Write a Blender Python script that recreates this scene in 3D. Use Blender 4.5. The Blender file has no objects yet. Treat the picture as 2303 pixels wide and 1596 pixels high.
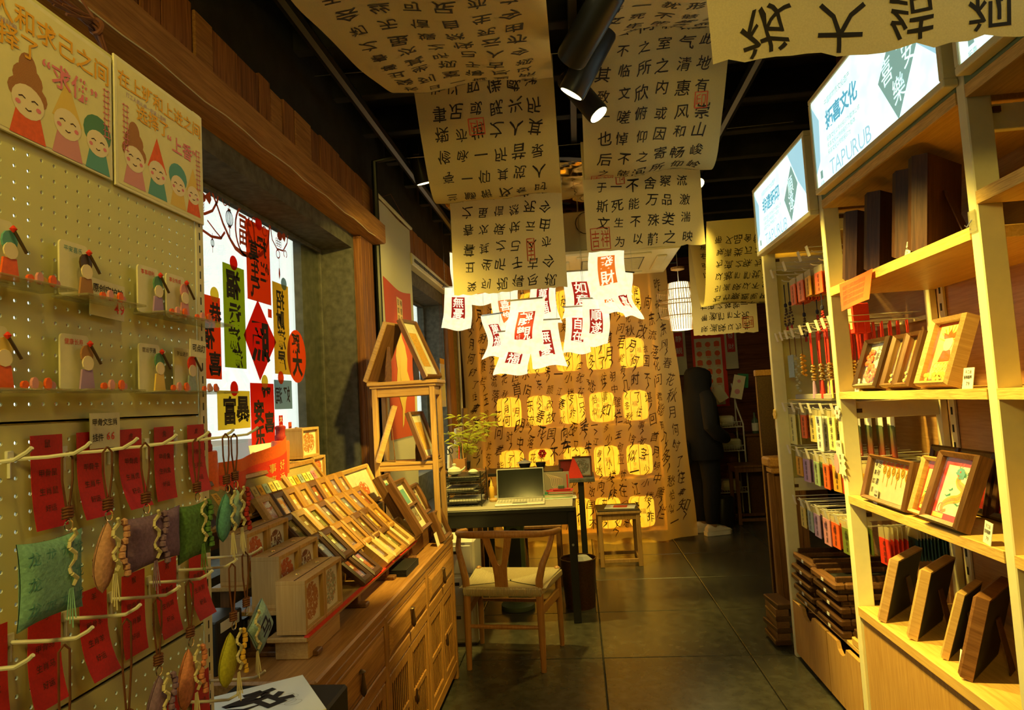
import bpy, math, random
from mathutils import Vector, Matrix
S = bpy.context.scene
C = S.collection
PI = math.pi
# ------------------------------------------------------------------ camera
cam = bpy.data.cameras.new('camera')
cam.sensor_fit = 'HORIZONTAL'; cam.sensor_width = 36.0
cam.lens = 36.0 * 1500.0 / 2303.0
cam.clip_start = 0.02
camo = bpy.data.objects.new('camera', cam); C.objects.link(camo)
_d = Vector((148, -97, -1500)).normalized()
_u = Vector((-.0565, 1, -(.0565 * 148 + 97) / 1500)).normalized()
_r = _d.cross(_u)
_m = Matrix((_r, _d, _u)).to_4x4()
_m.translation = Vector((0, 0, 1.45))
camo.matrix_world = _m
S.camera = camo
# ------------------------------------------------------------------ view, world
S.view_settings.view_transform = 'Standard'
S.view_settings.look = 'None'
S.view_settings.gamma = 1.0
S.view_settings.exposure = 0.28
S.view_settings.use_curve_mapping = False
S.cycles.max_bounces = 6; S.cycles.diffuse_bounces = 3; S.cycles.glossy_bounces = 3; S.cycles.transmission_bounces = 4; S.cycles.transparent_max_bounces = 10
S.cycles.caustics_reflective = False; S.cycles.caustics_refractive = False; S.cycles.sample_clamp_indirect = 4.0; S.cycles.use_adaptive_sampling = True; S.cycles.adaptive_threshold = .09; S.cycles.adaptive_min_samples = 16
W = bpy.data.worlds.new('overcast_sky'); S.world = W
W.use_nodes = True
_bg = W.node_tree.nodes['Background']
_bg.inputs[0].default_value = (0.90, 0.97, 0.88, 1); _bg.inputs[1].default_value = 1.5
# ------------------------------------------------------------------ lamps of the room (spots in the ceiling track heads are made with the heads)
WARM = (1.0, 0.73, 0.13)
SPOTS = [  # position, aim, watts, cone degrees
    ((0.05, 2.60, 2.66), (-1.00, 2.98, 1.05), 28, 42),
    ((0.185, 3.15, 2.80), (1.25, 2.85, 1.15), 32, 44),
    ((0.05, 2.25, 2.62), (-1.20, 4.10, 1.60), 15, 52),
    ((-0.15, 0.55, 2.95), (-0.90, 1.35, 1.25), 1.5, 62),
    ((0.05, 1.95, 2.74), (1.20, 2.22, 1.00), 34, 48),
    ((0.93, 4.70, 2.90), (1.25, 3.35, 1.10), 26, 46),
    ((-0.92, 4.25, 2.92), (-0.55, 4.80, 0.75), 24, 58),
    ((0.95, 4.95, 2.92), (0.25, 4.70, 0.0), 8, 62),
]
# ------------------------------------------------------------------ helpers
RND = random.Random(11)
def rr(a, b): return RND.uniform(a, b)

class MB:
    def __init__(s): s.v = []; s.f = []; s.mi = []; s.M = None; s.m = 0; s.jz = 0
    def add(s, vs, fs):
        n = len(s.v)
        if s.M is not None: vs = [s.M @ Vector(p) for p in vs]
        s.v += [tuple(p) for p in vs]
        for q in fs: s.f.append(tuple(i + n for i in q)); s.mi.append(s.m)
        return s
    def box(s, x0, x1, y0, y1, z0, z1, b=0.0):
        if x0 > x1: x0, x1 = x1, x0
        if y0 > y1: y0, y1 = y1, y0
        if z0 > z1: z0, z1 = z1, z0
        if b <= 0:
            vs = [(x, y, z) for x in (x0, x1) for y in (y0, y1) for z in (z0, z1)]
            return s.add(vs, [(0, 1, 3, 2), (4, 6, 7, 5), (0, 4, 5, 1), (2, 3, 7, 6), (0, 2, 6, 4), (1, 5, 7, 3)])
        b = min(b, (x1 - x0) * .45, (y1 - y0) * .45, (z1 - z0) * .45)
        vs = []; ix = {}
        for i, (X, sx) in enumerate(((x0, 1), (x1, -1))):
            for j, (Y, sy) in enumerate(((y0, 1), (y1, -1))):
                for k, (Z, sz) in enumerate(((z0, 1), (z1, -1))):
                    for a in range(3):
                        ix[i, j, k, a] = len(vs)
                        vs.append((X + (0 if a == 0 else sx * b), Y + (0 if a == 1 else sy * b), Z + (0 if a == 2 else sz * b)))
        fs = []
        o = ((0, 0), (1, 0), (1, 1), (0, 1))
        for e in (0, 1):
            q = [ix[e, p, r, 0] for p, r in o]; fs.append(q if e else q[::-1])
            q = [ix[p, e, r, 1] for p, r in o]; fs.append(q[::-1] if e else q)
            q = [ix[p, r, e, 2] for p, r in o]; fs.append(q if e else q[::-1])
        for p in (0, 1):
            for r in (0, 1):
                fs.append([ix[0, p, r, 1], ix[1, p, r, 1], ix[1, p, r, 2], ix[0, p, r, 2]][::1 if p != r else -1])
                fs.append([ix[p, 0, r, 0], ix[p, 1, r, 0], ix[p, 1, r, 2], ix[p, 0, r, 2]][::-1 if p != r else 1])
                fs.append([ix[p, r, 0, 0], ix[p, r, 1, 0], ix[p, r, 1, 1], ix[p, r, 0, 1]][::1 if p != r else -1])
        for i in (0, 1):
            for j in (0, 1):
                for k in (0, 1):
                    q = [ix[i, j, k, a] for a in range(3)]; fs.append(q if (i + j + k) % 2 else q[::-1])
        return s.add(vs, fs)
    def tube(s, pts, r, n=6, caps=True, closed=False, flat=1.0):
        pts = [Vector(p) for p in pts]; N = len(pts)
        rs = r if isinstance(r, (list, tuple)) else [r] * N
        t0 = (pts[1] - pts[0]).normalized()
        a = Vector((0, 0, 1)) if abs(t0.z) < .9 else Vector((1, 0, 0))
        nrm = t0.cross(a).normalized(); vs = []; prev = t0
        for i, p in enumerate(pts):
            if closed: t = pts[(i + 1) % N] - pts[i - 1]
            else: t = pts[min(i + 1, N - 1)] - pts[max(i - 1, 0)]
            t = t.normalized() if t.length > 1e-9 else prev
            ax = prev.cross(t)
            if ax.length > 1e-6:
                nrm = Matrix.Rotation(prev.angle(t), 3, ax.normalized()) @ nrm
            prev = t; bn = t.cross(nrm)
            for k in range(n):
                an = 2 * PI * k / n
                vs.append(p + (nrm * math.cos(an) + bn * math.sin(an) * flat) * rs[i])
        fs = []
        for i in range(N if closed else N - 1):
            j = (i + 1) % N
            for k in range(n):
                k2 = (k + 1) % n
                fs.append((i * n + k, i * n + k2, j * n + k2, j * n + k))
        if caps and not closed:
            fs.append(tuple(range(n))[::-1]); fs.append(tuple((N - 1) * n + k for k in range(n)))
        return s.add(vs, fs)
    def lathe(s, prof, c=(0, 0, 0), n=16, sx=1, sy=1):
        vs = []; fs = []
        for r, z in prof:
            for k in range(n):
                a = 2 * PI * k / n; vs.append((c[0] + r * sx * math.cos(a), c[1] + r * sy * math.sin(a), c[2] + z))
        for i in range(len(prof) - 1):
            for k in range(n):
                k2 = (k + 1) % n; fs.append((i * n + k, i * n + k2, (i + 1) * n + k2, (i + 1) * n + k))
        fs.append(tuple(range(n))[::-1]); fs.append(tuple((len(prof) - 1) * n + k for k in range(n)))
        return s.add(vs, fs)
    def prism(s, poly, fn, t):
        """poly in (u,v); fn(u,v,w) -> point; w from 0 to t"""
        n = len(poly)
        vs = [fn(u, v, 0) for u, v in poly] + [fn(u, v, t) for u, v in poly]
        fs = [tuple(range(n))[::-1], tuple(range(n, 2 * n))]
        for i in range(n): j = (i + 1) % n; fs.append((i, j, n + j, n + i))
        return s.add(vs, fs)
    def grid(s, nu, nv, fn, close=False):
        vs = [fn(i / nu, j / nv) for i in range(nu + 1) for j in range(nv + 1)]
        fs = [(i * (nv + 1) + j, (i + 1) * (nv + 1) + j, (i + 1) * (nv + 1) + j + 1, i * (nv + 1) + j + 1) for i in range(nu) for j in range(nv)]
        return s.add(vs, fs)
    def sheet(s, nu, nv, fn, t):
        """thin solid sheet: fn(u,v) -> (point, normal)"""
        A = []; B = []
        for i in range(nu + 1):
            for j in range(nv + 1):
                p, n = fn(i / nu, j / nv); p = Vector(p); n = Vector(n)
                A.append(p + n * t * .5); B.append(p - n * t * .5)
        w = nv + 1; k = len(A); fs = []
        for i in range(nu):
            for j in range(nv):
                q = (i * w + j, (i + 1) * w + j, (i + 1) * w + j + 1, i * w + j + 1)
                fs.append(q); fs.append(tuple(k + a for a in q[::-1]))
        for i in range(nu):
            for j in (0, nv): a, b = i * w + j, (i + 1) * w + j; fs.append((a, k + a, k + b, b))
        for j in range(nv):
            for i in (0, nu): a, b = i * w + j, i * w + j + 1; fs.append((a, b, k + b, k + a))
        return s.add(A + B, fs)
    # flat print: everything mapped through fn(u,v) -> point
    def strip(s, pts, w, fn):
        n = len(pts); ws = w if isinstance(w, (list, tuple)) else [w] * n; vs = []
        for i, (u, v) in enumerate(pts):
            a = pts[max(i - 1, 0)]; b = pts[min(i + 1, n - 1)]
            du, dv = b[0] - a[0], b[1] - a[1]; l = math.hypot(du, dv) or 1
            nu, nv = -dv / l * ws[i] / 2, du / l * ws[i] / 2
            vs += [fn(u + nu, v + nv), fn(u - nu, v - nv)]
        return s.add(vs, [(2 * i, 2 * i + 1, 2 * i + 3, 2 * i + 2) for i in range(n - 1)])
    def disc(s, u, v, ru, rv, fn, n=14, a0=0, a1=2 * PI):
        vs = [fn(u + ru * math.cos(a0 + (a1 - a0) * k / n), v + rv * math.sin(a0 + (a1 - a0) * k / n)) for k in range(n)]
        return s.add(vs, [tuple(range(n))])
    def ring(s, u, v, ru, rv, w, fn, n=20):
        return s.strip([(u + ru * math.cos(2 * PI * k / n), v + rv * math.sin(2 * PI * k / n)) for k in range(n + 1)], w, fn)
    def poly(s, pts, fn): return s.add([fn(u, v) for u, v in pts], [tuple(range(len(pts)))])
    def rect(s, u0, u1, v0, v1, fn): return s.poly([(u0, v0), (u1, v0), (u1, v1), (u0, v1)], fn)
    def char(s, ch, u, v, su, sv, fn, rot=0.0, shear=0.0, bold=0.0, brush=0.0):
        gv, gf = glyph(ch, bold); c_, s_ = math.cos(rot), math.sin(rot); vs = []
        for j, (x, y) in enumerate(gv):
            if brush: x, y = x + brush * math.sin(y * 7 + brush * 90), y + brush * math.sin(x * 6 + 1) + brush * 1.3 * x
            x = (x + shear * y) * su; y = y * sv
            vs.append(fn(u + x * c_ - y * s_, v + x * s_ + y * c_, j * s.jz) if s.jz else fn(u + x * c_ - y * s_, v + x * s_ + y * c_))
        return s.add(vs, gf)
    def column(s, txt, u, v, size, pitch, fn, jit=0.0, flip=1, bold=0.0, asp=1.0, flipx=1):
        """vertical writing, first sign at v, going down by pitch (pitch<0 goes up)"""
        for i, ch in enumerate(txt):
            k = 1 + RND.uniform(-jit, jit) * 2.2
            s.char(ch, u + RND.uniform(-jit, jit) * size, v - pitch * i, size * asp * k * flipx, size * k * flip, fn, RND.uniform(-jit, jit) * 1.4, .12 * (jit > 0), bold)
        return s
    def line(s, txt, u, v, size, fn, adv=1.0, bold=0.0, jit=0.0, flipx=1):
        x = u
        for ch in txt:
            w = 1.0 if ord(ch) > 0x2e80 else (.45 if ord(ch) > 0x2000 else .62)
            s.char(ch, x + size * w * .5 * flipx, v, size * flipx, size, fn, RND.uniform(-jit, jit), 0, bold); x += size * w * adv * flipx
        return s
    def build(s, name, mat, parent=None, loc=None, rot=None, smooth=False, kind=None):
        me = bpy.data.meshes.new(name); me.from_pydata(s.v, [], s.f)
        ms = mat if isinstance(mat, (list, tuple)) else [mat]
        for m in ms: me.materials.append(M[m] if isinstance(m, str) else m)
        if len(ms) > 1: me.polygons.foreach_set('material_index', s.mi)
        if smooth:
            me.polygons.foreach_set('use_smooth', [True] * len(s.f))
            try: me.set_sharp_from_angle(angle=math.radians(38))
            except Exception: pass
        me.update()
        o = bpy.data.objects.new(name, me); C.objects.link(o)
        if parent is not None: o.parent = parent
        if loc is not None: o.location = loc
        if rot is not None: o.rotation_euler = rot
        if kind: o['kind'] = kind
        return o

_gc = {}; _fc = bpy.data.curves.new('type', 'FONT'); _fc.resolution_u = 2
_fo = bpy.data.objects.new('type', _fc); C.objects.link(_fo)
def glyph(ch, bold=0.0):
    k = (ch, bold)
    if k not in _gc:
        _fc.body = ch; _fc.offset = bold
        dg = bpy.context.evaluated_depsgraph_get(); dg.update()
        ev = _fo.evaluated_get(dg); me = ev.to_mesh()
        vs = [(v.co.x, v.co.y) for v in me.vertices]; fs = [tuple(p.vertices) for p in me.polygons]
        ev.to_mesh_clear()
        if vs:
            cx = .5 if ord(ch) > 0x2e80 else (min(x for x, y in vs) + max(x for x, y in vs)) / 2
            vs = [(x - cx, y - .38) for x, y in vs]
        _gc[k] = (vs, fs)
    return _gc[k]

def thing(name, label, cat, loc=(0, 0, 0), rotz=0, group=None):
    o = bpy.data.objects.new(name, None); C.objects.link(o); o.empty_display_size = .05
    o.location = loc; o.rotation_euler = (0, 0, rotz); o['label'] = label; o['category'] = cat
    if group: o['group'] = group
    return o
def tag(o, label, cat, group=None, kind=None):
    o['label'] = label; o['category'] = cat
    if group: o['group'] = group
    if kind: o['kind'] = kind
    return o
def struct(o, label=None):
    o['kind'] = 'structure'
    if label: o['label'] = label
    return o
def dup(root, loc=None, rotz=None, label=None, group=None, parent=None):
    r = root.copy(); C.objects.link(r)
    if parent is not None: r.parent = parent
    if loc is not None: r.location = loc
    if rotz is not None: r.rotation_euler = (r.rotation_euler[0], r.rotation_euler[1], rotz)
    if label: r['label'] = label
    if group: r['group'] = group
    for ch in list(root.children):
        c = ch.copy(); C.objects.link(c); c.parent = r
        for g in ch.children:
            d = g.copy(); C.objects.link(d); d.parent = c
    return r
ORD = ['first', 'second', 'third', 'fourth', 'fifth', 'sixth', 'seventh', 'eighth', 'ninth', 'tenth', 'eleventh', 'twelfth', 'thirteenth', 'fourteenth']
# faces
def faceX(x, y0, z0, sgn=1): return lambda u, v: (x, y0 + u * sgn, z0 + v)     # plane X = x
def faceY(y, x0, z0): return lambda u, v: (x0 + u, y, z0 + v)                  # plane Y = y
def faceZ(z, x0, y0): return lambda u, v: (x0 + u, y0 + v, z)
# ------------------------------------------------------------------ materials
M = {}
def nodes(name):
    m = bpy.data.materials.new(name); m.use_nodes = True; M[name] = m
    nt = m.node_tree; b = nt.nodes['Principled BSDF']
    return m, nt, b
def setc(b, c, rough, metal=0, spec=.5):
    b.inputs['Base Color'].default_value = (*c, 1); b.inputs['Roughness'].default_value = rough
    b.inputs['Metallic'].default_value = metal; b.inputs['Specular IOR Level'].default_value = spec
def coords(nt, scale=(1, 1, 1)):
    tc = nt.nodes.new('ShaderNodeTexCoord'); mp = nt.nodes.new('ShaderNodeMapping'); mp.inputs['Scale'].default_value = scale
    nt.links.new(tc.outputs['Object'], mp.inputs['Vector']); return mp
def ramp(nt, stops):
    r = nt.nodes.new('ShaderNodeValToRGB'); e = r.color_ramp.elements
    while len(e) < len(stops): e.new(.5)
    for i, (p, c) in enumerate(stops): e[i].position = p; e[i].color = (*c, 1)
    return r
def mat(name, c, rough=.6, metal=0, spec=.4, vary=0.0, scale=20, bump=0.0, emit=None, es=1.0, bs=None):
    m, nt, b = nodes(name); setc(b, c, rough, metal, spec)
    if vary or bump:
        mp = coords(nt, (scale,) * 3); n = nt.nodes.new('ShaderNodeTexNoise'); n.inputs['Detail'].default_value = 5
        nt.links.new(mp.outputs[0], n.inputs['Vector'])
        if vary:
            r = ramp(nt, [(.3, tuple(max(0, x * (1 - vary)) for x in c)), (.7, tuple(min(1, x * (1 + vary)) for x in c))])
            nt.links.new(n.outputs['Fac'], r.inputs[0]); nt.links.new(r.outputs[0], b.inputs['Base Color'])
        if bump:
            bp = nt.nodes.new('ShaderNodeBump'); bp.inputs['Strength'].default_value = bump; bp.inputs['Distance'].default_value = .004
            nt.links.new(n.outputs['Fac'], bp.inputs['Height']); nt.links.new(bp.outputs[0], b.inputs['Normal'])
    if emit: b.inputs['Emission Color'].default_value = (*emit, 1); b.inputs['Emission Strength'].default_value = es
    return m
def wood(name, c1, c2, axis='Y', rough=.45, scale=1.0, spec=.35):
    m, nt, b = nodes(name); setc(b, c1, rough, 0, spec)
    sc = {'X': (1.2, 22, 22), 'Y': (22, 1.2, 22), 'Z': (22, 22, 1.2)}[axis]
    mp = coords(nt, tuple(x * scale for x in sc)); n = nt.nodes.new('ShaderNodeTexNoise')
    n.inputs['Detail'].default_value = 7; n.inputs['Roughness'].default_value = .62; n.inputs['Distortion'].default_value = .6
    nt.links.new(mp.outputs[0], n.inputs['Vector'])
    r = ramp(nt, [(.28, c2), (.62, c1), (.8, tuple(min(1, x * 1.12) for x in c1))]); nt.links.new(n.outputs['Fac'], r.inputs[0])
    nt.links.new(r.outputs[0], b.inputs['Base Color'])
    bp = nt.nodes.new('ShaderNodeBump'); bp.inputs['Strength'].default_value = .25; bp.inputs['Distance'].default_value = .002
    nt.links.new(n.outputs['Fac'], bp.inputs['Height']); nt.links.new(bp.outputs[0], b.inputs['Normal'])
    return m
def paper(name, c, trans=.4, rough=.8, sheer=0.0, fibre=0.0):
    m, nt, b = nodes(name); setc(b, c, rough, 0, .2); out = nt.nodes['Material Output']
    if fibre:
        mp = coords(nt, (60, 60, 60)); n = nt.nodes.new('ShaderNodeTexNoise'); n.inputs['Detail'].default_value = 6
        nt.links.new(mp.outputs[0], n.inputs['Vector'])
        r = ramp(nt, [(.35, tuple(x * (1 - fibre) for x in c)), (.65, c)]); nt.links.new(n.outputs['Fac'], r.inputs[0]); nt.links.new(r.outputs[0], b.inputs['Base Color'])
    t = nt.nodes.new('ShaderNodeBsdfTranslucent'); t.inputs[0].default_value = (*c, 1)
    mx = nt.nodes.new('ShaderNodeMixShader'); mx.inputs[0].default_value = trans
    nt.links.new(b.outputs[0], mx.inputs[1]); nt.links.new(t.outputs[0], mx.inputs[2]); last = mx
    if sheer:
        tr = nt.nodes.new('ShaderNodeBsdfTransparent'); m2 = nt.nodes.new('ShaderNodeMixShader'); m2.inputs[0].default_value = sheer
        nt.links.new(last.outputs[0], m2.inputs[1]); nt.links.new(tr.outputs[0], m2.inputs[2]); last = m2
    nt.links.new(last.outputs[0], out.inputs[0]); return m
def clear(name, tint=(1, 1, 1), gloss=.12, rough=.03, haze=0.0, hz=(.8, .8, .8), fr=.45, bl=.35):
    m, nt, b = nodes(name); out = nt.nodes['Material Output']
    tr = nt.nodes.new('ShaderNodeBsdfTransparent'); tr.inputs[0].default_value = (*tint, 1)
    g = nt.nodes.new('ShaderNodeBsdfGlossy'); g.inputs['Roughness'].default_value = rough
    lw = nt.nodes.new('ShaderNodeLayerWeight'); lw.inputs[0].default_value = bl
    mt = nt.nodes.new('ShaderNodeMath'); mt.operation = 'MULTIPLY_ADD'; mt.inputs[1].default_value = fr; mt.inputs[2].default_value = gloss
    nt.links.new(lw.outputs['Fresnel'], mt.inputs[0])
    mx = nt.nodes.new('ShaderNodeMixShader'); nt.links.new(mt.outputs[0], mx.inputs[0])
    nt.links.new(tr.outputs[0], mx.inputs[1]); nt.links.new(g.outputs[0], mx.inputs[2]); last = mx
    if haze:
        df = nt.nodes.new('ShaderNodeBsdfDiffuse'); df.inputs[0].default_value = (*hz, 1)
        m2 = nt.nodes.new('ShaderNodeMixShader'); m2.inputs[0].default_value = haze
        nt.links.new(last.outputs[0], m2.inputs[1]); nt.links.new(df.outputs[0], m2.inputs[2]); last = m2
    nt.links.new(last.outputs[0], out.inputs[0]); return m
def emis(name, c, s, c2=None, scale=8):
    m, nt, b = nodes(name); setc(b, tuple(min(.8, x * .6) for x in c), .6)
    b.inputs['Emission Color'].default_value = (*c, 1); b.inputs['Emission Strength'].default_value = s
    if name in ('flag_red', 'flag_orange', 'flag_white', 'sign_blue', 'sign_grey', 'sign_pale', 'spot_lens', 'lamp_core'): m.cycles.emission_sampling = 'NONE'
    if c2:
        mp = coords(nt, (scale,) * 3); n = nt.nodes.new('ShaderNodeTexNoise'); nt.links.new(mp.outputs[0], n.inputs['Vector'])
        r = ramp(nt, [(.4, c), (.65, c2)]); nt.links.new(n.outputs['Fac'], r.inputs[0]); nt.links.new(r.outputs[0], b.inputs['Emission Color'])
    return m
def emblem(name, bg, c1, c2, scale=14, rad=.42, thr=.48, w=(1, 1, 0)):
    """printed paper-cut figure: broken coloured shapes inside an oval on plain paper"""
    m, nt, b = nodes(name); setc(b, bg, .6)
    tc = nt.nodes.new('ShaderNodeTexCoord'); sub = nt.nodes.new('ShaderNodeVectorMath'); sub.operation = 'DISTANCE'
    ml = nt.nodes.new('ShaderNodeVectorMath'); ml.operation = 'MULTIPLY'; ml.inputs[1].default_value = w; nt.links.new(tc.outputs['Generated'], ml.inputs[0])
    sub.inputs[1].default_value = tuple(.5 * q for q in w); nt.links.new(ml.outputs[0], sub.inputs[0])
    n = nt.nodes.new('ShaderNodeTexNoise'); n.inputs['Scale'].default_value = scale; n.inputs['Detail'].default_value = 3; n.inputs['Distortion'].default_value = 1.2
    nt.links.new(tc.outputs['Object'], n.inputs['Vector'])
    v = nt.nodes.new('ShaderNodeTexVoronoi'); v.inputs['Scale'].default_value = scale * 1.5; nt.links.new(tc.outputs['Object'], v.inputs['Vector'])
    r1 = ramp(nt, [(.0, c1), (.5, c2), (1, c1)]); nt.links.new(v.outputs['Distance'], r1.inputs[0])
    a = nt.nodes.new('ShaderNodeMath'); a.operation = 'LESS_THAN'; a.inputs[1].default_value = rad; nt.links.new(sub.outputs['Value'], a.inputs[0])
    g = nt.nodes.new('ShaderNodeMath'); g.operation = 'GREATER_THAN'; g.inputs[1].default_value = thr; nt.links.new(n.outputs['Fac'], g.inputs[0])
    mu = nt.nodes.new('ShaderNodeMath'); mu.operation = 'MULTIPLY'; nt.links.new(a.outputs[0], mu.inputs[0]); nt.links.new(g.outputs[0], mu.inputs[1])
    mx = nt.nodes.new('ShaderNodeMixRGB'); mx.inputs[1].default_value = (*bg, 1)
    nt.links.new(mu.outputs[0], mx.inputs[0]); nt.links.new(r1.outputs[0], mx.inputs[2]); nt.links.new(mx.outputs[0], b.inputs['Base Color'])
    return m
mat('black_paint', (.012, .012, .011), .55)
mat('black_metal', (.02, .02, .019), .38, .3)
mat('dark_ceiling', (.013, .012, .010), .8, vary=.5, scale=2)
mat('plaster_grey', (.10, .095, .075), .85, vary=.35, scale=5, bump=.3)
mat('plaster_white', (.68, .66, .58), .8, vary=.06, scale=4)
mat('cream_metal', (.80, .74, .44), .42, vary=.03, scale=6)
mat('cream_board', (.66, .62, .28), .5, vary=.03, scale=3)
mat('white_wire', (.78, .77, .72), .4)
mat('chrome', (.75, .73, .68), .18, 1)
mat('steel', (.55, .54, .50), .3, 1)
mat('brass', (.80, .55, .18), .28, 1)
mat('gold_mirror', (.95, .62, .16), .06, 1)
mat('coin', (.85, .58, .12), .35, .35)
mat('poster_ground', (.78, .71, .40), .65, vary=.04, scale=6)
mat('bronze', (.13, .08, .04), .4, .8)
mat('ink', (.016, .010, .007), .7)
mat('ink_brown', (.05, .022, .010), .75)
mat('seal_red', (.62, .09, .03), .7)
mat('print_red', (.60, .035, .02), .6, vary=.15, scale=40)
mat('bright_red', (.80, .045, .02), .55, vary=.08, scale=30)
mat('orange_red', (.85, .13, .02), .5, vary=.1, scale=25)
mat('tag_red', (.52, .008, .014), .6, vary=.12, scale=50)
mat('gold_print', (.80, .55, .12), .5)
mat('white_paper', (.80, .80, .74), .75)
mat('cream_paper', (.80, .74, .52), .75, vary=.05, scale=9)
mat('yellow_print', (.88, .68, .16), .6)
mat('pale_yellow', (.85, .78, .28), .6)
mat('green_print', (.45, .50, .05), .6, vary=.12, scale=40)
mat('blue_print', (.34, .43, .44), .6, vary=.12, scale=30)
mat('lilac_print', (.42, .26, .50), .6)
mat('pink_print', (.78, .22, .30), .6)
mat('rose_print', (.70, .30, .34), .6)
mat('orange_print', (.82, .40, .03), .6)
mat('skin_print', (.86, .72, .52), .6)
mat('hair_brown', (.40, .17, .06), .6, vary=.3, scale=220)
mat('teal_print', (.12, .36, .36), .6)
mat('green_dark_print', (.10, .26, .16), .6)
mat('grey_felt', (.10, .10, .085), .9)
mat('slate', (.060, .056, .040), .27, spec=.45, vary=.35, scale=3, bump=.12)
mat('slate_line', (.03, .03, .025), .6)
mat('green_paint', (.16, .24, .13), .45)
mat('white_plastic', (.70, .68, .60), .4)
mat('dark_plastic', (.025, .024, .022), .4)
mat('laptop_grey', (.42, .41, .37), .35, .6)
mat('laptop_light', (.66, .63, .55), .4, .2)
mat('screen_black', (.010, .012, .010), .12, spec=.6)
mat('cloth_black', (.006, .0055, .0055), .9, vary=.3, scale=30, bump=.4)
mat('cloth_trouser', (.005, .005, .006), .9, vary=.3, scale=30, bump=.3)
mat('skin', (.55, .34, .22), .6)
mat('shoe_white', (.70, .62, .46), .6)
mat('shoe_sole', (.78, .72, .56), .6)
mat('shoe_grey', (.35, .32, .26), .7)
mat('cord_brown', (.14, .045, .018), .75)
mat('cord_cream', (.62, .55, .34), .8)
mat('cord_navy', (.02, .02, .06), .8)
mat('leaf', (.46, .50, .06), .5)
mat('twig', (.25, .15, .05), .7)
mat('stone', (.22, .22, .19), .9, vary=.3, scale=6, bump=.6)
mat('roof_tile', (.13, .13, .12), .9, vary=.4, scale=5, bump=.5)
mat('bush', (.10, .14, .06), .9, vary=.6, scale=5)
mat('terracotta', (.42, .20, .08), .7)
mat('ceramic', (.62, .64, .52), .25)
mat('mustard', (.72, .42, .06), .3)
mat('emerald', (.03, .24, .10), .5)
mat('rope', (.62, .52, .30), .85, vary=.25, scale=160, bump=.6)
mat('glass_green', (.10, .16, .10), .2)
for n_, a, b_ in (('sachet_teal', (.20, .42, .36), .2), ('sachet_green', (.09, .20, .05), .3), ('sachet_purple', (.22, .13, .24), .2), ('sachet_pink', (.55, .28, .20), .2),
                  ('sachet_lime', (.46, .44, .03), .2), ('sachet_blue', (.30, .46, .50), .2), ('sachet_salmon', (.62, .23, .13), .2), ('leaf_teal', (.10, .32, .30), .2), ('bead_red', (.35, .02, .02), .2)):
    mat(n_, a, .75, vary=b_, scale=40, bump=.3)
wood('wood_counter', (.50, .25, .065), (.27, .11, .022), 'Y', .38)
wood('wood_counter_z', (.50, .25, .065), (.29, .12, .025), 'Z', .38)
wood('wood_top', (.46, .23, .07), (.26, .11, .025), 'Y', .32)
wood('wood_beam', (.42, .20, .055), (.20, .08, .02), 'Y', .6, .8)
wood('wood_plank', (.36, .145, .04), (.12, .04, .012), 'Z', .6, .7)
wood('wood_jamb', (.26, .10, .03), (.10, .035, .01), 'Z', .65, .7)
wood('wood_bamboo', (.60, .36, .13), (.42, .22, .06), 'Z', .35)
wood('wood_bamboo_x', (.60, .36, .13), (.42, .22, .06), 'X', .35)
wood('wood_shelf', (.72, .46, .14), (.55, .31, .07), 'Y', .4)
wood('wood_ply', (.78, .52, .16), (.48, .26, .06), 'Y', .5, 2.2)
wood('wood_base', (.58, .33, .10), (.44, .22, .05), 'Z', .42)
wood('wood_back', (.50, .27, .10), (.36, .17, .05), 'Y', .35)
wood('wood_dark', (.085, .036, .014), (.035, .013, .005), 'Y', .35)
wood('wood_walnut', (.19, .085, .03), (.09, .035, .011), 'Y', .38)
wood('wood_walnut_z', (.24, .11, .04), (.12, .045, .014), 'Z', .38)
wood('wood_oak', (.58, .36, .15), (.40, .22, .07), 'Z', .42)
wood('wood_light', (.58, .36, .13), (.45, .26, .075), 'Z', .42)
wood('wood_light_y', (.56, .35, .12), (.43, .24, .07), 'Y', .42)
wood('wood_gold', (.42, .21, .045), (.24, .105, .02), 'Y', .3)
wood('wood_chair', (.50, .25, .07), (.36, .15, .035), 'Z', .36)
wood('wood_stool', (.46, .27, .10), (.30, .15, .045), 'Z', .5)
wood('wood_wall', (.20, .06, .022), (.09, .022, .008), 'X', .6, .6)
paper('xuan', (.84, .71, .32), .35, .85, fibre=.10)
paper('xuan_near', (.80, .70, .36), .4, .85, fibre=.14)
paper('scroll_silk', (.80, .76, .56), .15, .85, fibre=.06)
paper('sheer', (.80, .68, .38), .45, .8, sheer=.40)
paper('plastic_header', (.85, .78, .5), .4, .3, sheer=.45)
for n_, c_ in (('st_red', (.86, .07, .03)), ('st_orange', (.88, .16, .03)), ('st_green', (.50, .54, .05)), ('st_gold', (.78, .52, .08)), ('st_yellow', (.92, .72, .14)), ('st_blue', (.36, .46, .46))): paper(n_, c_, .75, .7, fibre=.12)
clear('pane', (.97, .99, .97), .02, .005, fr=.45, bl=.16)
clear('frame_glass', (1, 1, 1), .05, .04)
clear('acrylic', (.96, .97, .9), .10, .05, .18, (.8, .75, .5))
clear('bag', (1, .97, .85), .10, .12, .12, (.8, .72, .4))
emis('flag_glow', (1.0, .96, .66), .80, (1.0, .92, .52), 6)
emis('flag_red', (.62, .022, .012), .35)
emis('flag_orange', (.95, .22, .02), .6)
emis('flag_white', (1.0, .93, .68), .8)
emis('lantern_glow', (1.0, .50, .02), 2.4, (1.0, .40, .010), 2.5)
emis('lamp_core', (1.0, .90, .50), 1.5)
emis('spot_lens', (1.0, .86, .42), 3.5)
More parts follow.
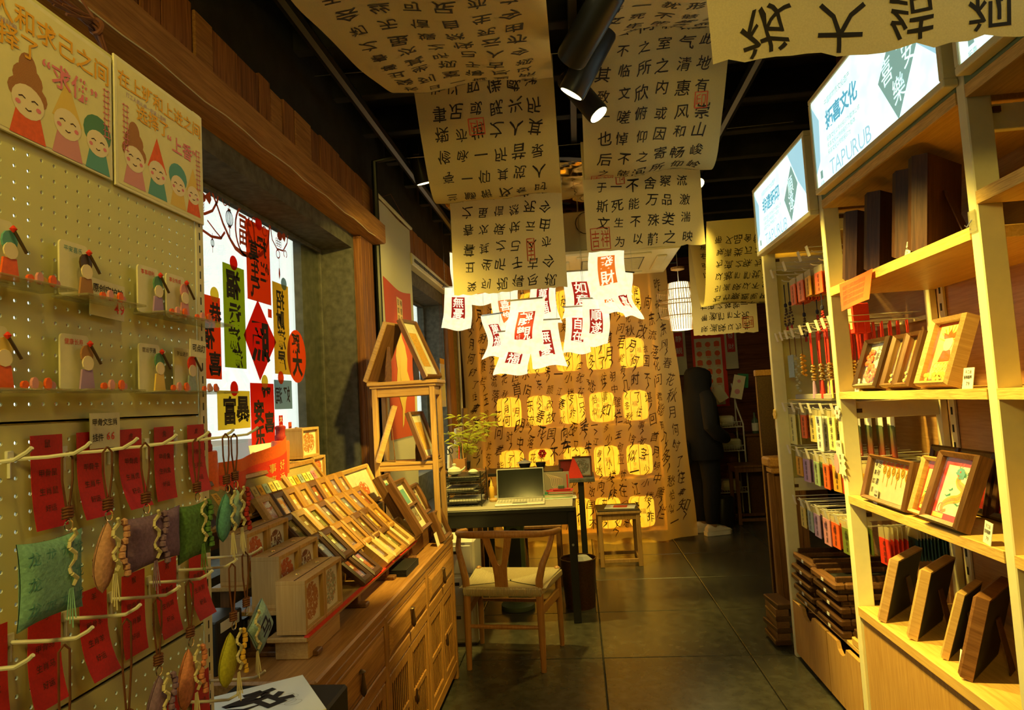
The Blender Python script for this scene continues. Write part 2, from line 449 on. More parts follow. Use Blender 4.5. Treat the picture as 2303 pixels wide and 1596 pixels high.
emis('sign_white', (.82, 1.0, .95), 1.0, (.66, .96, 1.0), 3)
emis('sign_blue', (.16, .60, .80), .55)
emis('sign_grey', (.30, .55, .47), .55)
emis('sign_pale', (.45, .82, .95), .65)
for sfx, ww in (('', (1, 1, 0)), ('_box', (0, 1, 1))):
    emblem('emb_red' + sfx, (.80, .76, .56), (.50, .04, .02), (.70, .20, .06), 60, .44, .42, ww)
    emblem('emb_multi' + sfx, (.80, .76, .56), (.60, .14, .05), (.30, .42, .25), 60, .42, .46, ww)
    emblem('emb_black' + sfx, (.80, .76, .56), (.05, .03, .02), (.30, .10, .04), 50, .38, .50, ww)
    emblem('emb_brown' + sfx, (.78, .70, .45), (.34, .10, .03), (.50, .22, .06), 60, .42, .44, ww)
    emblem('emb_dark' + sfx, (.10, .07, .04), (.45, .12, .04), (.20, .28, .22), 60, .5, .45, ww)
# ================================================================== THE ROOM
b = MB().box(-1.5, 3.1, -2.6, 9.0, -.12, -.012)
floor = struct(b.build('floor', 'slate_line'), 'dark slate tiled floor')
t_ = MB().box(-.397, .397, -.397, .397, -.014, 0, .003); t0 = None
for i in range(6):
    for j in range(15):
        x, y = -1.15 + i * .8, -2.15 + j * .8
        if t0 is None: t0 = t_.build('tile', 'slate', floor, (x, y, 0))
        else:
            o = t0.copy(); C.objects.link(o); o.location = (x, y, 0)
b = MB().box(-1.6, 3.1, -2.6, 9.0, 3.3, 3.4)
ceil = struct(b.build('ceiling', 'dark_ceiling'), 'black painted ceiling with exposed joists')
for k in range(16):
    y = .9 + k * .5
    MB().box(-1.22, 3.0, y, y + .07, 3.14, 3.3, .004).build('joist', 'dark_ceiling', ceil)
b = MB()
b.box(-1.5, -1.25, -2.6, .3, 0, 3.3); b.box(-1.5, -1.25, .3, 3.72, 0, .92); b.box(-1.5, -1.25, .3, 3.72, 2.395, 3.3)
b.box(-1.5, -1.25, 3.72, 5.02, 0, 3.3); b.box(-1.5, -1.25, 5.02, 6.32, 0, .92); b.box(-1.5, -1.25, 5.02, 6.32, 2.42, 3.3)
b.box(-1.5, -1.25, 6.32, 9.0, 0, 3.3); b.box(-1.50, -1.455, 3.475, 3.72, .92, 2.395)
MB().box(-1.252, -1.246, -2.6, 9.0, 2.862, 3.3).build('wall_band', 'dark_ceiling', None)
wl = struct(b.build('wall_left', 'plaster_grey'), 'grey plastered wall with shop windows')
b = MB().box(2.95, 3.1, -2.6, 9.0, 0, 3.3); struct(b.build('wall_right', 'plaster_grey'))
b = MB().box(-1.5, 3.1, 8.6, 8.75, 0, 3.3); wb = struct(b.build('wall_back', 'wood_wall'), 'dark red wooden wall of the back room')
for k in range(17):
    MB().box(.9, 2.95, 8.585, 8.6, .02 + k * .18, .19 + k * .18, .004).build('board', 'wood_wall', wb)
b = MB().box(-1.5, 3.1, -2.75, -2.6, 0, 3.3); struct(b.build('wall_front', 'plaster_grey'))
b = MB().box(-1.25, .92, 7.42, 7.5, 0, 3.3); struct(b.build('wall_partition', 'wood_wall'), 'pale partition behind the lantern rack')
b = MB().box(1.58, 1.64, -2.0, 3.84, 0, 3.3); struct(b.build('wall_side', 'wood_jamb'), 'brown wall behind the shelving')
bpy.data.objects['wall_band'].parent = wl
# windows
for n, (y0, y1, z1) in enumerate(((.3, 3.72, 2.395), (5.02, 6.32, 2.42))):
    f = MB()
    f.box(-1.47, -1.43, y0, y0 + .03, .92, z1, .004); f.box(-1.47, -1.43, y1 - .03, y1, .92, z1, .004)
    f.box(-1.47, -1.43, y0 + .03, y1 - .03, .92, .96, .004); f.box(-1.47, -1.43, y0 + .03, y1 - .03, z1 - .02, z1, .004)
    w = struct(f.build('window_%d' % (n + 1), 'plaster_grey'), ('large shop window with paper stickers', 'rear window behind the hanging scroll')[n])
    MB().box(-1.450, -1.444, y0 + .03, y1 - .03, .96, z1 - .02).build('pane', 'pane', w)
tm = struct(MB().box(-1.43, -1.36, 1.62, 2.10, .93, 2.39, .006).build('trim_sky_block', 'wood_jamb'), 'timber board added to keep bright sky out of the pegboard holes')  # unseen board, added to darken the view through the pegboard holes
for k in range(4): MB().box(-1.362, -1.352, 1.622 + k * .12, 1.738 + k * .12, .94, 2.38, .003).build('plank', 'wood_jamb', tm)
# timber over the windows
tr = struct(MB().box(-1.30, -1.13, .2, 4.02, 2.475, 2.60, .008).build('trim_1', 'wood_beam'), 'rough timber beam over the window')
tp = struct(MB().box(-1.262, -1.25, .2, 7.4, 2.56, 2.86).build('trim_2', 'wood_jamb'), 'band of vertical timber planks above the windows')
y = .2; k = 0
while y < 7.3:
    w_ = rr(.10, .19); d = rr(-.004, .008)
    MB().box(-1.25, -1.218 + d, y + .003, y + w_ - .003, 2.58 if y < 4.0 else 2.56, 2.85 + rr(-.01, .01), .004).build('plank', RND.choice(['wood_plank', 'wood_plank', 'wood_jamb', 'wood_beam']), tp)
    y += w_
tj = struct(MB().box(-1.30, -1.215, 3.745, 3.98, 0, 2.475, .006).build('trim_3', 'wood_jamb'), 'dark timber post beside the window')
for k in range(3):
    MB().box(-1.22, -1.205, 3.75 + k * .077, 3.822 + k * .077, 0, 2.474, .004).build('plank', 'wood_jamb', tj)
tj = struct(MB().box(-1.30, -1.21, 6.34, 6.62, 0, 2.55, .006).build('trim_4', 'wood_plank'), 'reddish timber post by the curtain')
p = MB().tube([(-1.19, 4.03, 0), (-1.19, 4.03, 2.92)], .018, 8).build('wall_pipe', 'black_metal', smooth=True); tag(p, 'dark vertical pipe between timber post and silk scroll', 'pipe')
p = MB()
p.tube([(-1.17, 6.66, .05), (-1.17, 6.68, 2.45)], .012, 8)
tag(p.build('wall_pipe', 'cream_metal', smooth=True), 'thin cream pipe rising left of the sheer curtain', 'pipe')
# linear vent over rear window
v = thing('linear_vent', 'cream linear air vent above the rear window', 'vent', (-1.2, 4.9, 2.53))
MB().box(-.05, .02, 0, 1.95, 0, .09, .006).build('housing', 'cream_metal', v)
for k in range(12): MB().box(.018, .027, .06 + k * .155, .19 + k * .155, .03, .055, .002).build('slot', 'plaster_grey', v)
# ceiling pipes
p = MB(); p.tube([(-1.02, 1.0, 3.02), (-1.02, 7.2, 3.02)], .03, 8); p.tube([(-1.02, 4.0, 3.02), (-1.18, 4.0, 3.0), (-1.18, 4.0, 2.5)], .02, 8)
tag(p.build('ceiling_pipe', 'black_metal', smooth=True), 'black pipe run along the ceiling above the windows', 'pipe')
p = MB(); p.tube([(.98, 2.0, 3.05), (.98, 6.6, 3.05)], .032, 8); tag(p.build('ceiling_pipe', 'black_metal', smooth=True), 'black ceiling pipe above the lit shelf signs', 'pipe')
# outdoors
o = MB().box(-60, -1.52, -20, 60, -.7, -.6).build('ground_outside', 'stone'); struct(o, 'grey paving outside the window')
h = thing('garden_wall', 'grey tiled garden wall seen through the shop window', 'wall', (-6.2, 8, -.6))
MB().box(-.15, .15, -7, 16, 0, .62).build('wall_body', 'stone', h)
for k in range(46):
    MB().box(-.32, .32, -7 + k * .5, -6.55 + k * .5, .62, .74 + .03 * (k % 2), .02).build('coping_tile', 'roof_tile', h)
for k, (x, y, s) in enumerate(((-3.6, 6.3, .30), (-3.9, 7.2, .26), (-3.3, 7.9, .33), (-4.3, 9.4, .4))):
    g = MB(); g.lathe([(.5 * s, 0), (.62 * s, .35 * s), (.5 * s, .8 * s), (.34 * s, 1.0 * s), (.38 * s, 1.25 * s), (.3 * s, 1.5 * s), (.08 * s, 1.65 * s)], n=10)
    st = tag(g.build('garden_stone', 'stone', None, (x, y, .25), smooth=True), ['small grey stone figure outside, nearest the pegboard', 'grey stone figure outside below the yellow sticker', 'grey stone figure outside behind the red scroll', 'larger grey stone figure outside by the garden wall'][k], 'stone figure', 'stone figures outside')
    MB().box(-.3, .3, -.3, .3, -.85, 0, .03).build('plinth', 'stone', st)
for k, (x, y, s) in enumerate(((-5.2, 9.0, .8), (-5.0, 12.5, .9), (-5.1, 15.5, 1.0))):
    g = MB()
    for q in range(14):
        a, e = rr(0, 6.28), rr(0, 1.2)
        c = (math.cos(a) * math.cos(e) * .35 * s, math.sin(a) * math.cos(e) * .35 * s, .3 * s + math.sin(e) * .3 * s)
        g.lathe([(.02 * s, -.14 * s), (.13 * s, -.08 * s), (.17 * s, 0), (.12 * s, .09 * s), (.02 * s, .15 * s)], c, 8)
    tag(g.build('bush', 'bush', None, (x, y, -.6), smooth=True), ['dark green bush outside beside the pegboard edge', 'green bush outside along the garden wall', 'farthest green bush along the garden wall'][k], 'bush')
# ================================================================== TRACK LIGHTS
def spot_head(pos, aim, watts, cone, label):
    p = Vector(pos); d = (Vector(aim) - p).normalized()
    t = thing('track_spotlight', label, 'spotlight', (p.x, p.y, p.z))
    rot = d.to_track_quat('-Z', 'Y').to_matrix().to_4x4()
    g = MB(); g.M = rot
    g.lathe([(.052, .0), (.055, .01), (.055, .26), (.05, .27), (.012, .272)], n=18); g.build('housing', 'black_metal', t, smooth=True)
    g = MB(); g.M = rot; g.lathe([(.047, -.001), (.047, .004)], n=16); g.build('lens', 'spot_lens', t)
    g = MB(); top = rot @ Vector((0, 0, .15)); g.tube([top, (top.x, top.y, 3.12 - p.z)], .012, 6); g.box(top.x - .02, top.x + .02, top.y - .07, top.y + .07, 3.08 - p.z, 3.14 - p.z, .003)
    g.build('stem', 'black_metal', t)
    l = bpy.data.lights.new('spot', 'SPOT'); l.energy = watts * 10; l.color = WARM; l.spot_size = math.radians(cone); l.spot_blend = .55; l.shadow_soft_size = .045
    o = bpy.data.objects.new('spot', l); C.objects.link(o); o.parent = t; o.location = d * .02
    o.rotation_euler = d.to_track_quat('-Z', 'Y').to_euler()
lab = ['black track spotlight hanging left of the right-hand calligraphy banner', 'lower black track spotlight against the right-hand calligraphy banner', 'black track spotlight facing the silk scroll', 'black track spotlight above the pegboard',
       'black track spotlight facing the frame shelves', 'black track spotlight facing the packet hooks', 'black track spotlight over the desk', 'black track spotlight near the stool']
for k, (p, a, w, c) in enumerate(SPOTS): spot_head(p, a, w, c, lab[k])
g = MB().box(-.02, .02, 0, 5.2, 3.11, 3.15, .003); tag(g.build('light_track', 'black_metal', None, (.08, .8, 0)), 'black lighting track on the ceiling', 'light track')
for k, (x, y, z, e) in enumerate(((-.42, -.9, 2.25, 52), (.4, -1.7, 2.3, 14))):  # globe lamps added out of view as fill light for the banners
    t = thing('fill_pendant', ['glass globe pendant lamp at the shop entrance', 'second glass globe pendant lamp at the shop entrance'][k], 'pendant lamp', (x, y, z))
    MB().lathe([(.03, -.14), (.10, -.10), (.14, 0), (.10, .10), (.03, .14)], n=20).build('globe', 'lamp_core', t, smooth=True); MB().tube([(0, 0, .14), (0, 0, 3.3 - z)], .005, 6).build('cable', 'black_metal', t)
    l = bpy.data.lights.new('bulb', 'POINT'); l.energy = e; l.color = WARM; l.shadow_soft_size = .15; o = bpy.data.objects.new('bulb', l); C.objects.link(o); o.parent = t; o.location = (0, .2, 0)
# ================================================================== CALLIGRAPHY BANNERS
def path_fn(pts):
    """smooth curve through (y,z) points by arc length"""
    P = []
    n = len(pts)
    for i in range(n - 1):
        p0 = pts[max(i - 1, 0)]; p1 = pts[i]; p2 = pts[i + 1]; p3 = pts[min(i + 2, n - 1)]
        for k in range(12):
            t = k / 12.0
            P.append(tuple(.5 * ((2 * p1[a]) + (-p0[a] + p2[a]) * t + (2 * p0[a] - 5 * p1[a] + 4 * p2[a] - p3[a]) * t * t + (-p0[a] + 3 * p1[a] - 3 * p2[a] + p3[a]) * t ** 3) for a in (0, 1)))
    P.append(tuple(pts[-1]))
    L = [0]
    for i in range(1, len(P)): L.append(L[-1] + math.hypot(P[i][0] - P[i - 1][0], P[i][1] - P[i - 1][1]))
    def f(s):
        s = min(max(s, 0), L[-1]); lo = 0; hi = len(L) - 1
        while hi - lo > 1:
            m = (lo + hi) // 2
            if L[m] <= s: lo = m
            else: hi = m
        t = (s - L[lo]) / max(1e-9, L[hi] - L[lo]); a, b = P[lo], P[hi]
        dy, dz = b[0] - a[0], b[1] - a[1]; l = math.hypot(dy, dz) or 1
        return a[0] + dy * t, a[1] + dz * t, -dz / l, dy / l
    return f, L[-1]
def banner(name, label, pts, x0, x1, cols, flip, seals, size=.078, pitch=.116, matn='xuan', fromend=True, ragged=.012, wob=.012, margin=.06, drift=0.0):
    f, L = path_fn(pts); Wd = x1 - x0
    def surf(u, s, e=0.0):      # u 0..Wd across, s arc length from the start
        y, z, ny, nz = f(s)
        w = wob * math.sin(u * 9 + s * 4.3) * math.sin(s * 6.1 + 1) + wob * .5 * math.sin(u * 17 - s * 3)
        return (x0 + u + drift * s, y + ny * (w + e), z + nz * (w + e))
    t = thing(name, label, 'paper banner', (0, 0, 0))
    nu, nv = 26, int(L / .028)
    edge = [rr(-1, 1) * ragged for _ in range(nu + 1)]
    g = MB(); vs = []; fs = []
    for i in range(nu + 1):
        for j in range(nv + 1):
            s_ = L * j / nv
            vs.append(surf(Wd * i / nu, s_ + (edge[i] if j == nv else 0)) if j < nv or edge[i] <= 0 else surf(Wd * i / nu, L - abs(edge[i])))
    for i in range(nu):
        for j in range(nv): a = i * (nv + 1) + j; fs.append((a, a + nv + 1, a + nv + 2, a + 1))
    g.add(vs, fs); g.build('sheet', matn, t, smooth=True)
    n = len(cols); ink = MB(); ink2 = MB()
    for c, txt in enumerate(cols):
        u = margin + (Wd - 2 * margin) * (c + .5) / n
        for k in range(80):
            ch = txt[k % len(txt)]; s_ = L - .062 - pitch * k
            if s_ < .06: break
            du, ds, rt, sc, br = rr(-.007, .007), rr(-.008, .008), rr(-.16, .16), rr(.85, 1.15), rr(-.05, .05)
            for e, gg in ((.0016, ink), (-.0016, ink2)):
                gg.char(ch, u + du, ds, size * sc * .92, size * sc * flip, lambda a, b_, s0=s_, e=e: surf(a, s0 - b_, e), rt * .6, .14 * flip, .004, br)
    ink.build('ink_writing', 'ink', t, kind='stuff'); ink2.build('ink_writing', 'ink', t, kind='stuff')
    for (su, ss, sw, sh, txt) in seals:
        r = MB()
        for e in (.002, -.002):
            fn = lambda a, b_, e=e: surf(su + a, L - ss - b_ * flip, e)
            w2, h2 = sw / 2, sh / 2
            r.strip([(-w2, -h2), (0, -h2), (w2, -h2), (w2, 0), (w2, h2), (0, h2), (-w2, h2), (-w2, 0), (-w2, -h2)], .006, fn)
            q = len(txt)
            for k, ch in enumerate(txt): r.char(ch, (k - (q - 1) / 2) * sw / max(1, q), 0, sw / q * .92, sh * .85, fn)
        r.build('seal_stamp', 'seal_red', t)
    return t
T1 = ['癸丑暮春之初会于会稽山阴之兰亭修禊事也群贤毕至少长', '列坐其次虽无丝竹管弦之盛一觞一咏亦足以畅叙幽情是日',
      '视听之娱信可乐也夫人之相与俯仰一世或取诸怀抱悟言一室', '得于己快然自足不知老之将至及其所之既倦情随事迁感慨',
      '尽古人云死生亦大矣岂不痛哉每览昔人兴感之由若合一契', '视今亦由今之视昔悲夫故列叙时人录其所述虽世殊事异所以']
banner('calligraphy_banner', 'left draped calligraphy banner with its free end hanging above the lantern cluster',
       [(1.30, 2.78), (1.62, 2.63), (1.97, 2.66), (2.40, 2.74), (2.80, 2.84), (3.08, 3.02), (3.16, 3.13), (3.26, 3.05), (3.38, 2.86), (3.52, 2.66), (3.66, 2.60), (3.82, 2.68), (4.00, 2.92), (4.08, 3.02), (4.12, 2.93), (4.13, 2.75), (4.13, 2.45), (4.13, 2.135)],
       -.735, -.02, T1, -1, [(.50, .26, .045, .14, '吉'), (.20, 1.02, .13, .10, '祥'), (.58, .98, .16, .08, '吉祥'), (.48, 1.42, .06, .16, '书'), (.30, 1.95, .08, .08, '印'), (.56, 2.42, .14, .14, '吉祥'), (.25, 2.44, .12, .1, '平安')], wob=.010)
T2 = ['感于斯文览者亦将有异其致一也后之世殊事异所以', '为生死一知固怀于之喻能不悼嗟文临不尝未契', '以不能不犹迹陈为以已间之仰俯欣所之向矣',
      '静殊万舍趣骸形浪放托所寄因或内之室', '之类品察俯大之宙宇观仰畅和风惠清气朗', '映湍激流清又竹修林茂岭峻山崇有地此']
T2[0] = '　文斯于感有将亦者览之后也一致其怀异事殊世'
banner('calligraphy_banner', 'right draped calligraphy banner with square red seal at its lower corner',
       [(1.75, 2.86), (2.10, 2.80), (2.55, 2.90), (2.85, 3.02), (3.00, 3.13), (3.12, 3.12), (3.24, 3.05), (3.42, 2.88), (3.60, 2.72), (3.78, 2.70), (3.92, 2.82), (4.02, 3.0), (4.07, 3.0), (4.09, 2.88), (4.09, 2.70), (4.09, 2.335)],
       .115, .83, T2, 1, [(.085, .085, .115, .135, '吉祥'), (.49, .52, .06, .06, '印'), (.50, 1.02, .12, .09, '吉祥'), (.10, 1.14, .12, .12, '吉祥'), (.23, .48, .05, .12, '书'), (.60, 1.62, .06, .08, '印')], wob=.012)
banner('calligraphy_banner', 'nearest calligraphy banner hanging over the shelf signs with torn lower edge',
       [(1.0, 3.08), (1.14, 2.95), (1.22, 2.72), (1.26, 2.45), (1.27, 2.24), (1.275, 2.065)], .275, 1.03, ['祓修之会', '大山阴兰', '结亭事也', '视昔今由', '丑暮春之'], -1, [], size=.098, pitch=.15, matn='xuan_near', ragged=.016, wob=.008, drift=.02, margin=.03)
T3 = ['映带左右引以为', '湍激流清又竹', '映静之类品察', '以静殊万舍趣', '为不能不犹', '生死一知固怀']
banner('calligraphy_banner', 'distant looped calligraphy banner beyond the bamboo pendant lamp',
       [(4.75, 2.64), (4.86, 2.40), (4.99, 2.18), (5.11, 2.09), (5.24, 2.16), (5.38, 2.5), (5.48, 2.66), (5.55, 2.55), (5.58, 2.26), (5.58, 1.90)], .98, 1.50, T3, -1, [(.44, .09, .085, .085, '吉祥'), (.40, .9, .065, .065, '印')], size=.062, pitch=.09, wob=.008)
# wires the banners hang over
for k, (y, z, l) in enumerate(((3.16, 3.135, 'nearer ceiling wire carrying the draped banners'), (4.08, 3.03, 'farther ceiling wire carrying the draped banners'))):
    g = MB().tube([(-1.22, y, z + .01), (-.4, y, z - .004), (.3, y, z - .004), (1.4, y, z + .01)], .002, 5); tag(g.build('hanging_wire', 'steel', None), l, 'wire')
# ================================================================== HANGING FLAG LAMPS
fl = thing('chandelier', 'round gold ceiling canopy from which the paper flag lamps hang', 'chandelier', (-.2, 5.05, 3.02))
g = MB().lathe([(.74, 0), (.78, .01), (.78, .06), (.76, .07), (.03, .075)], n=40); g.build('canopy', 'black_metal', fl, smooth=True)
def ripple(u, v):
    x, y = (u - .5) * 1.5, (v - .5) * 1.5; r = math.hypot(x, y)
    if r > .735: x, y = x * .735 / r, y * .735 / r
    return (x, y, -.008 + .010 * math.sin(x * 16 + math.sin(y * 9) * 2) * math.sin(y * 14 + x * 5))
g = MB().grid(36, 36, ripple); g.build('mirror_plate', 'gold_mirror', fl, smooth=True)
FL = [(-0.931, 5.600, 2.563, 0.230, '無', 'r', .9, 'half-hidden red flag lamp at top left of the cluster'), (-0.966, 5.550, 2.267, 0.235, '無憂', 'r', .5, 'lowest left flag lamp with a red panel reading two signs, curled corner'),
      (-0.765, 5.700, 2.500, 0.240, '平', 'o', -.1, 'flag lamp mostly hidden behind the left banner end'), (-0.559, 5.700, 2.231, 0.230, '喜樂', 'o', -.05, 'flag lamp with an orange panel near the cluster centre'),
      (-0.660, 5.500, 2.005, 0.200, '萬福', 'r', -.45, 'narrow flag lamp turned left below the orange one'), (-0.500, 5.420, 1.850, 0.245, '萬福', 'r', -.12, 'lowest flag lamp of the cluster, its lower corner curling right'),
      (-0.319, 4.500, 1.960, 0.240, '靜觀', 'r', -.15, 'front flag lamp with dark red panel in the cluster middle'), (-0.204, 5.120, 2.211, 0.189, '萬福', 'r', .05, 'flag lamp just below the left banner end, right of centre'),
      (-0.219, 5.120, 1.883, 0.234, '無憂', 'r', .12, 'lower right flag lamp of the left bunch, two-sign red panel'), (0.065, 5.150, 2.250, 0.245, '如意', 'r', .02, 'tall flag lamp right of the left banner end'),
      (0.022, 5.120, 1.971, 0.180, '自在', 'r', .1, 'low flag lamp hidden by the tilted one on the right'), (0.172, 5.120, 2.027, 0.205, '順遂', 'r', .3, 'tilted flag lamp at the lower right of the cluster'),
      (0.263, 4.520, 2.300, 0.235, '發財', 'o', .06, 'topmost right flag lamp with bright orange-red panel'), (0.303, 5.120, 2.260, 0.196, '如意', 'o', .5, 'small flag lamp tucked behind the topmost right one'),
      (0.409, 5.120, 2.212, 0.201, '雙喜', 'r', .75, 'far right flag lamp swinging outward')]
for k, (x, y, z, w, txt, col, tw, label) in enumerate(FL):
    h = .36; t = thing('flag_lamp', label, 'pendant lamp', (x, y, z), tw, 'paper flag lamps')
    amp = .030 + .016 * (k % 3); ph = k * 1.3; curl = [1, -1, 1, -1, 1, -1, -1, 1][k % 8]
    def sp(u, v, e=0.0, w=w, amp=amp, ph=ph, curl=curl):   # u,v 0..1, v=0 top
        yy = amp * math.sin(v * 5.2 + ph) * (0.3 + v) - .05 * max(0, v - .8) * 5 * (max(0, (u - .5) * curl)) 
        xx = (u - .5) * w * (1 + .10 * v) + .018 * math.sin(v * 4 + ph) + .09 * curl * max(0, v - .75) * max(0, (u - .5) * curl)
        return (xx, yy - e, h * (.5 - v) + .012 * math.sin(u * 6 + ph) * v)
    g = MB().sheet(10, 16, lambda u, v: (sp(u, v), (0, 1, 0)), .003); g.build('shade', 'flag_glow', t, smooth=True)
    for e in (.004, -.005):
        g = MB().grid(6, 10, lambda u, v: sp(.26 + u * .48, .23 + v * .52, e)); g.build('panel', 'flag_red' if col == 'r' else 'flag_orange', t, smooth=True)
    g = MB()
    for q, ch in enumerate(txt):
        for e, fx in ((.0065, 1),):
            g.char(ch, .5, .36 + .27 * q, .40, -.26, lambda a, b_: sp(a, b_, e), 0, .05, .015)
    g.build('writing', 'flag_white', t)
    MB().box(-w * .52, w * .52, -.008 + sp(.5, 0)[1], .008 + sp(.5, 0)[1], h * .5 - .004, h * .5 + .008, .002).build('top_bar', 'steel', t)
    g = MB()
    for s_ in (-1, 1): g.tube([(s_ * w * .42, sp(.5, 0)[1], h * .5), (s_ * w * .40, sp(.5, 0)[1], 3.02 - z)], .0013, 4, caps=False)
    g.build('suspension_wire', 'steel', t)
# ================================================================== AIR CONDITIONER
ac = thing('ceiling_air_conditioner', 'cream four-way cassette air conditioner below the black ceiling', 'air conditioner', (.36, 5.78, 2.58))
MB().box(-.52, .52, -.52, .52, 0, .045, .012).build('fascia', 'cream_metal', ac)
MB().box(-.42, .42, -.40, .42, .045, .39, .01).build('body', 'steel', ac)
for k in range(13): MB().box(-.25, .25, -.25 + k * .04, -.235 + k * .04, -.008, .002, .002).build('grille_slat', 'cream_metal', ac)
MB().box(-.26, .26, -.26, .26, -.002, .004).build('grille_recess', 'grey_felt', ac)
for a in range(4):
    g = MB(); g.M = Matrix.Rotation(a * PI / 2, 4, 'Z'); g.box(-.30, .30, .36, .44, -.014, .002, .006); g.build('louvre', 'cream_metal', ac)
g = MB()
for s_ in (-.2, .15): g.tube([(s_ + .09 * math.cos(q * PI / 8), -.422, .28 + .09 * math.sin(q * PI / 8)) for q in range(17)], .003, 4)
g.build('knockout_ring', 'black_metal', ac)
# ================================================================== BAMBOO PENDANT
bp = thing('bamboo_pendant_lamp', 'bamboo pendant lamp with two woven rings beside the curtain', 'pendant lamp', (.955, 6.0, 2.0))
g = MB().lathe([(.085, 0), (.10, .12), (.105, .20), (.10, .30), (.085, .42)], n=20); g.build('glowing_core', 'lamp_core', bp, smooth=True)
for k in range(28):
    a = 2 * PI * k / 28; g = MB()
    g.tube([(.115 * math.cos(a) * s_, .115 * math.sin(a) * s_, z) for s_, z in ((.82, 0), (1, .2), (.82, .42))], .0028, 4); g.build('bamboo_slat', 'wood_bamboo', bp)
for z0, z1, r in ((.10, .22, .185), (.235, .345, .195)):
    for k in range(40):
        a = 2 * PI * k / 40; g = MB(); g.tube([(math.cos(a) * q, math.sin(a) * q, z) for q, z in ((.115, z0), (r * .96, z0 + .02), (r, (z0 + z1) / 2), (r, z1))], .002, 4); g.build('basket_rib', 'wood_bamboo', bp)
    for z, q in ((z1, r), (z0 + .02, r * .95)):
        g = MB(); g.tube([(q * math.cos(2 * PI * i / 28), q * math.sin(2 * PI * i / 28), z) for i in range(28)], .004, 5, closed=True); g.build('hoop', 'wood_bamboo', bp)
MB().tube([(0, 0, .42), (0, 0, 1.13)], .004, 5).build('cable', 'white_wire', bp)
MB().lathe([(.02, 0), (.06, .01), (.06, .03), (.02, .035)], (0, 0, .53), 14).build('ceiling_cap', 'wood_bamboo', bp)
g = bpy.data.lights.new('bulb', 'POINT'); g.energy = 7; g.color = (1, .8, .35); g.shadow_soft_size = .1
o = bpy.data.objects.new('bulb', g); C.objects.link(o); o.parent = bp; o.location = (0, 0, -.12)
# ================================================================== PEGBOARD
PX = -.80
pb = thing('pegboard_rack', 'cream perforated pegboard rack at the left foreground', 'pegboard', (PX, 0, 0))
def pegpanel(z0, rows, zr, z1):
    """panel from z0 to z1 with rows of round holes starting at height zr"""
    g = MB(); Y0, nY, p, r, t = .695, 26, .025, .0031, .003
    N = 8
    for i in range(nY):
        for j in range(rows):
            cy, cz = Y0 + (i + .5) * p, zr + j * p; h = p / 2
            sq = [(h, 0), (h, h), (0, h), (-h, h), (-h, 0), (-h, -h), (0, -h), (h, -h)]
            ci = [(r * math.cos(2 * PI * k / N), r * math.sin(2 * PI * k / N)) for k in range(N)]
            vs = [(0, cy + a, cz + c) for a, c in sq] + [(0, cy + a, cz + c) for a, c in ci] + [(-t, cy + a, cz + c) for a, c in ci] + [(-t, cy + a, cz + c) for a, c in sq]
            fs = []
            for k in range(N):
                q = (k + 1) % N
                fs += [(k, q, 8 + q, 8 + k), (8 + k, 8 + q, 16 + q, 16 + k), (16 + k, 16 + q, 24 + q, 24 + k)]
            g.add(vs, fs)
    ya, yb = Y0, Y0 + nY * p; za, zb = zr - p / 2, zr + (rows - .5) * p
    g.box(-t, 0, ya, yb, z0, za); g.box(-t, 0, ya, yb, zb, z1); g.box(-.012, 0, ya, yb, z0, z0 + .003)
    g.build('perforated_panel', 'cream_board', pb)
pegpanel(1.0295, 16, 1.0565, 1.4565); pegpanel(1.459, 25, 1.4865, 2.115); pegpanel(.60, 16, .6265, 1.0265)
for y in (1.349, .665):
    MB().box(-.035, .001, y, y + .030, .02, 2.125, .002).build('upright', 'cream_metal', pb)
g = MB()
for k in range(50): g.box(.0005, .0016, 1.361, 1.3645, .70 + k * .0285, .716 + k * .0285)
g.build('slots', 'black_paint', pb, kind='stuff')
for z in (1.4577, 1.028): MB().box(-.008, -.005, .70, 1.345, z - .012, z + .012).build('seam_light_stop', 'cream_metal', pb)  # hidden strips added so no sky light leaks through the panel seams
for y in (.68, 1.365): MB().box(-.25, .2, y - .02, y + .02, 0, .03, .004).build('foot', 'cream_metal', pb)
for z in (1.413, 1.163, .913):
    for k in range(7):
        y = .77 + k * .1 - (.0 if k < 5 else .012)
        g = MB(); g.tube([(.0, y, z - .004), (.06, y, z - .003), (.10, y, z), (.118, y, z + .009), (.124, y, z + .014)], .0028, 6)
        g.tube([(.001, y, z), (.001, y, z - .03)], .0028, 5); g.box(-.001, .004, y - .006, y + .006, z - .008, z + .008, .001)
        g.build('peg_hook', 'white_wire', pb, smooth=True)
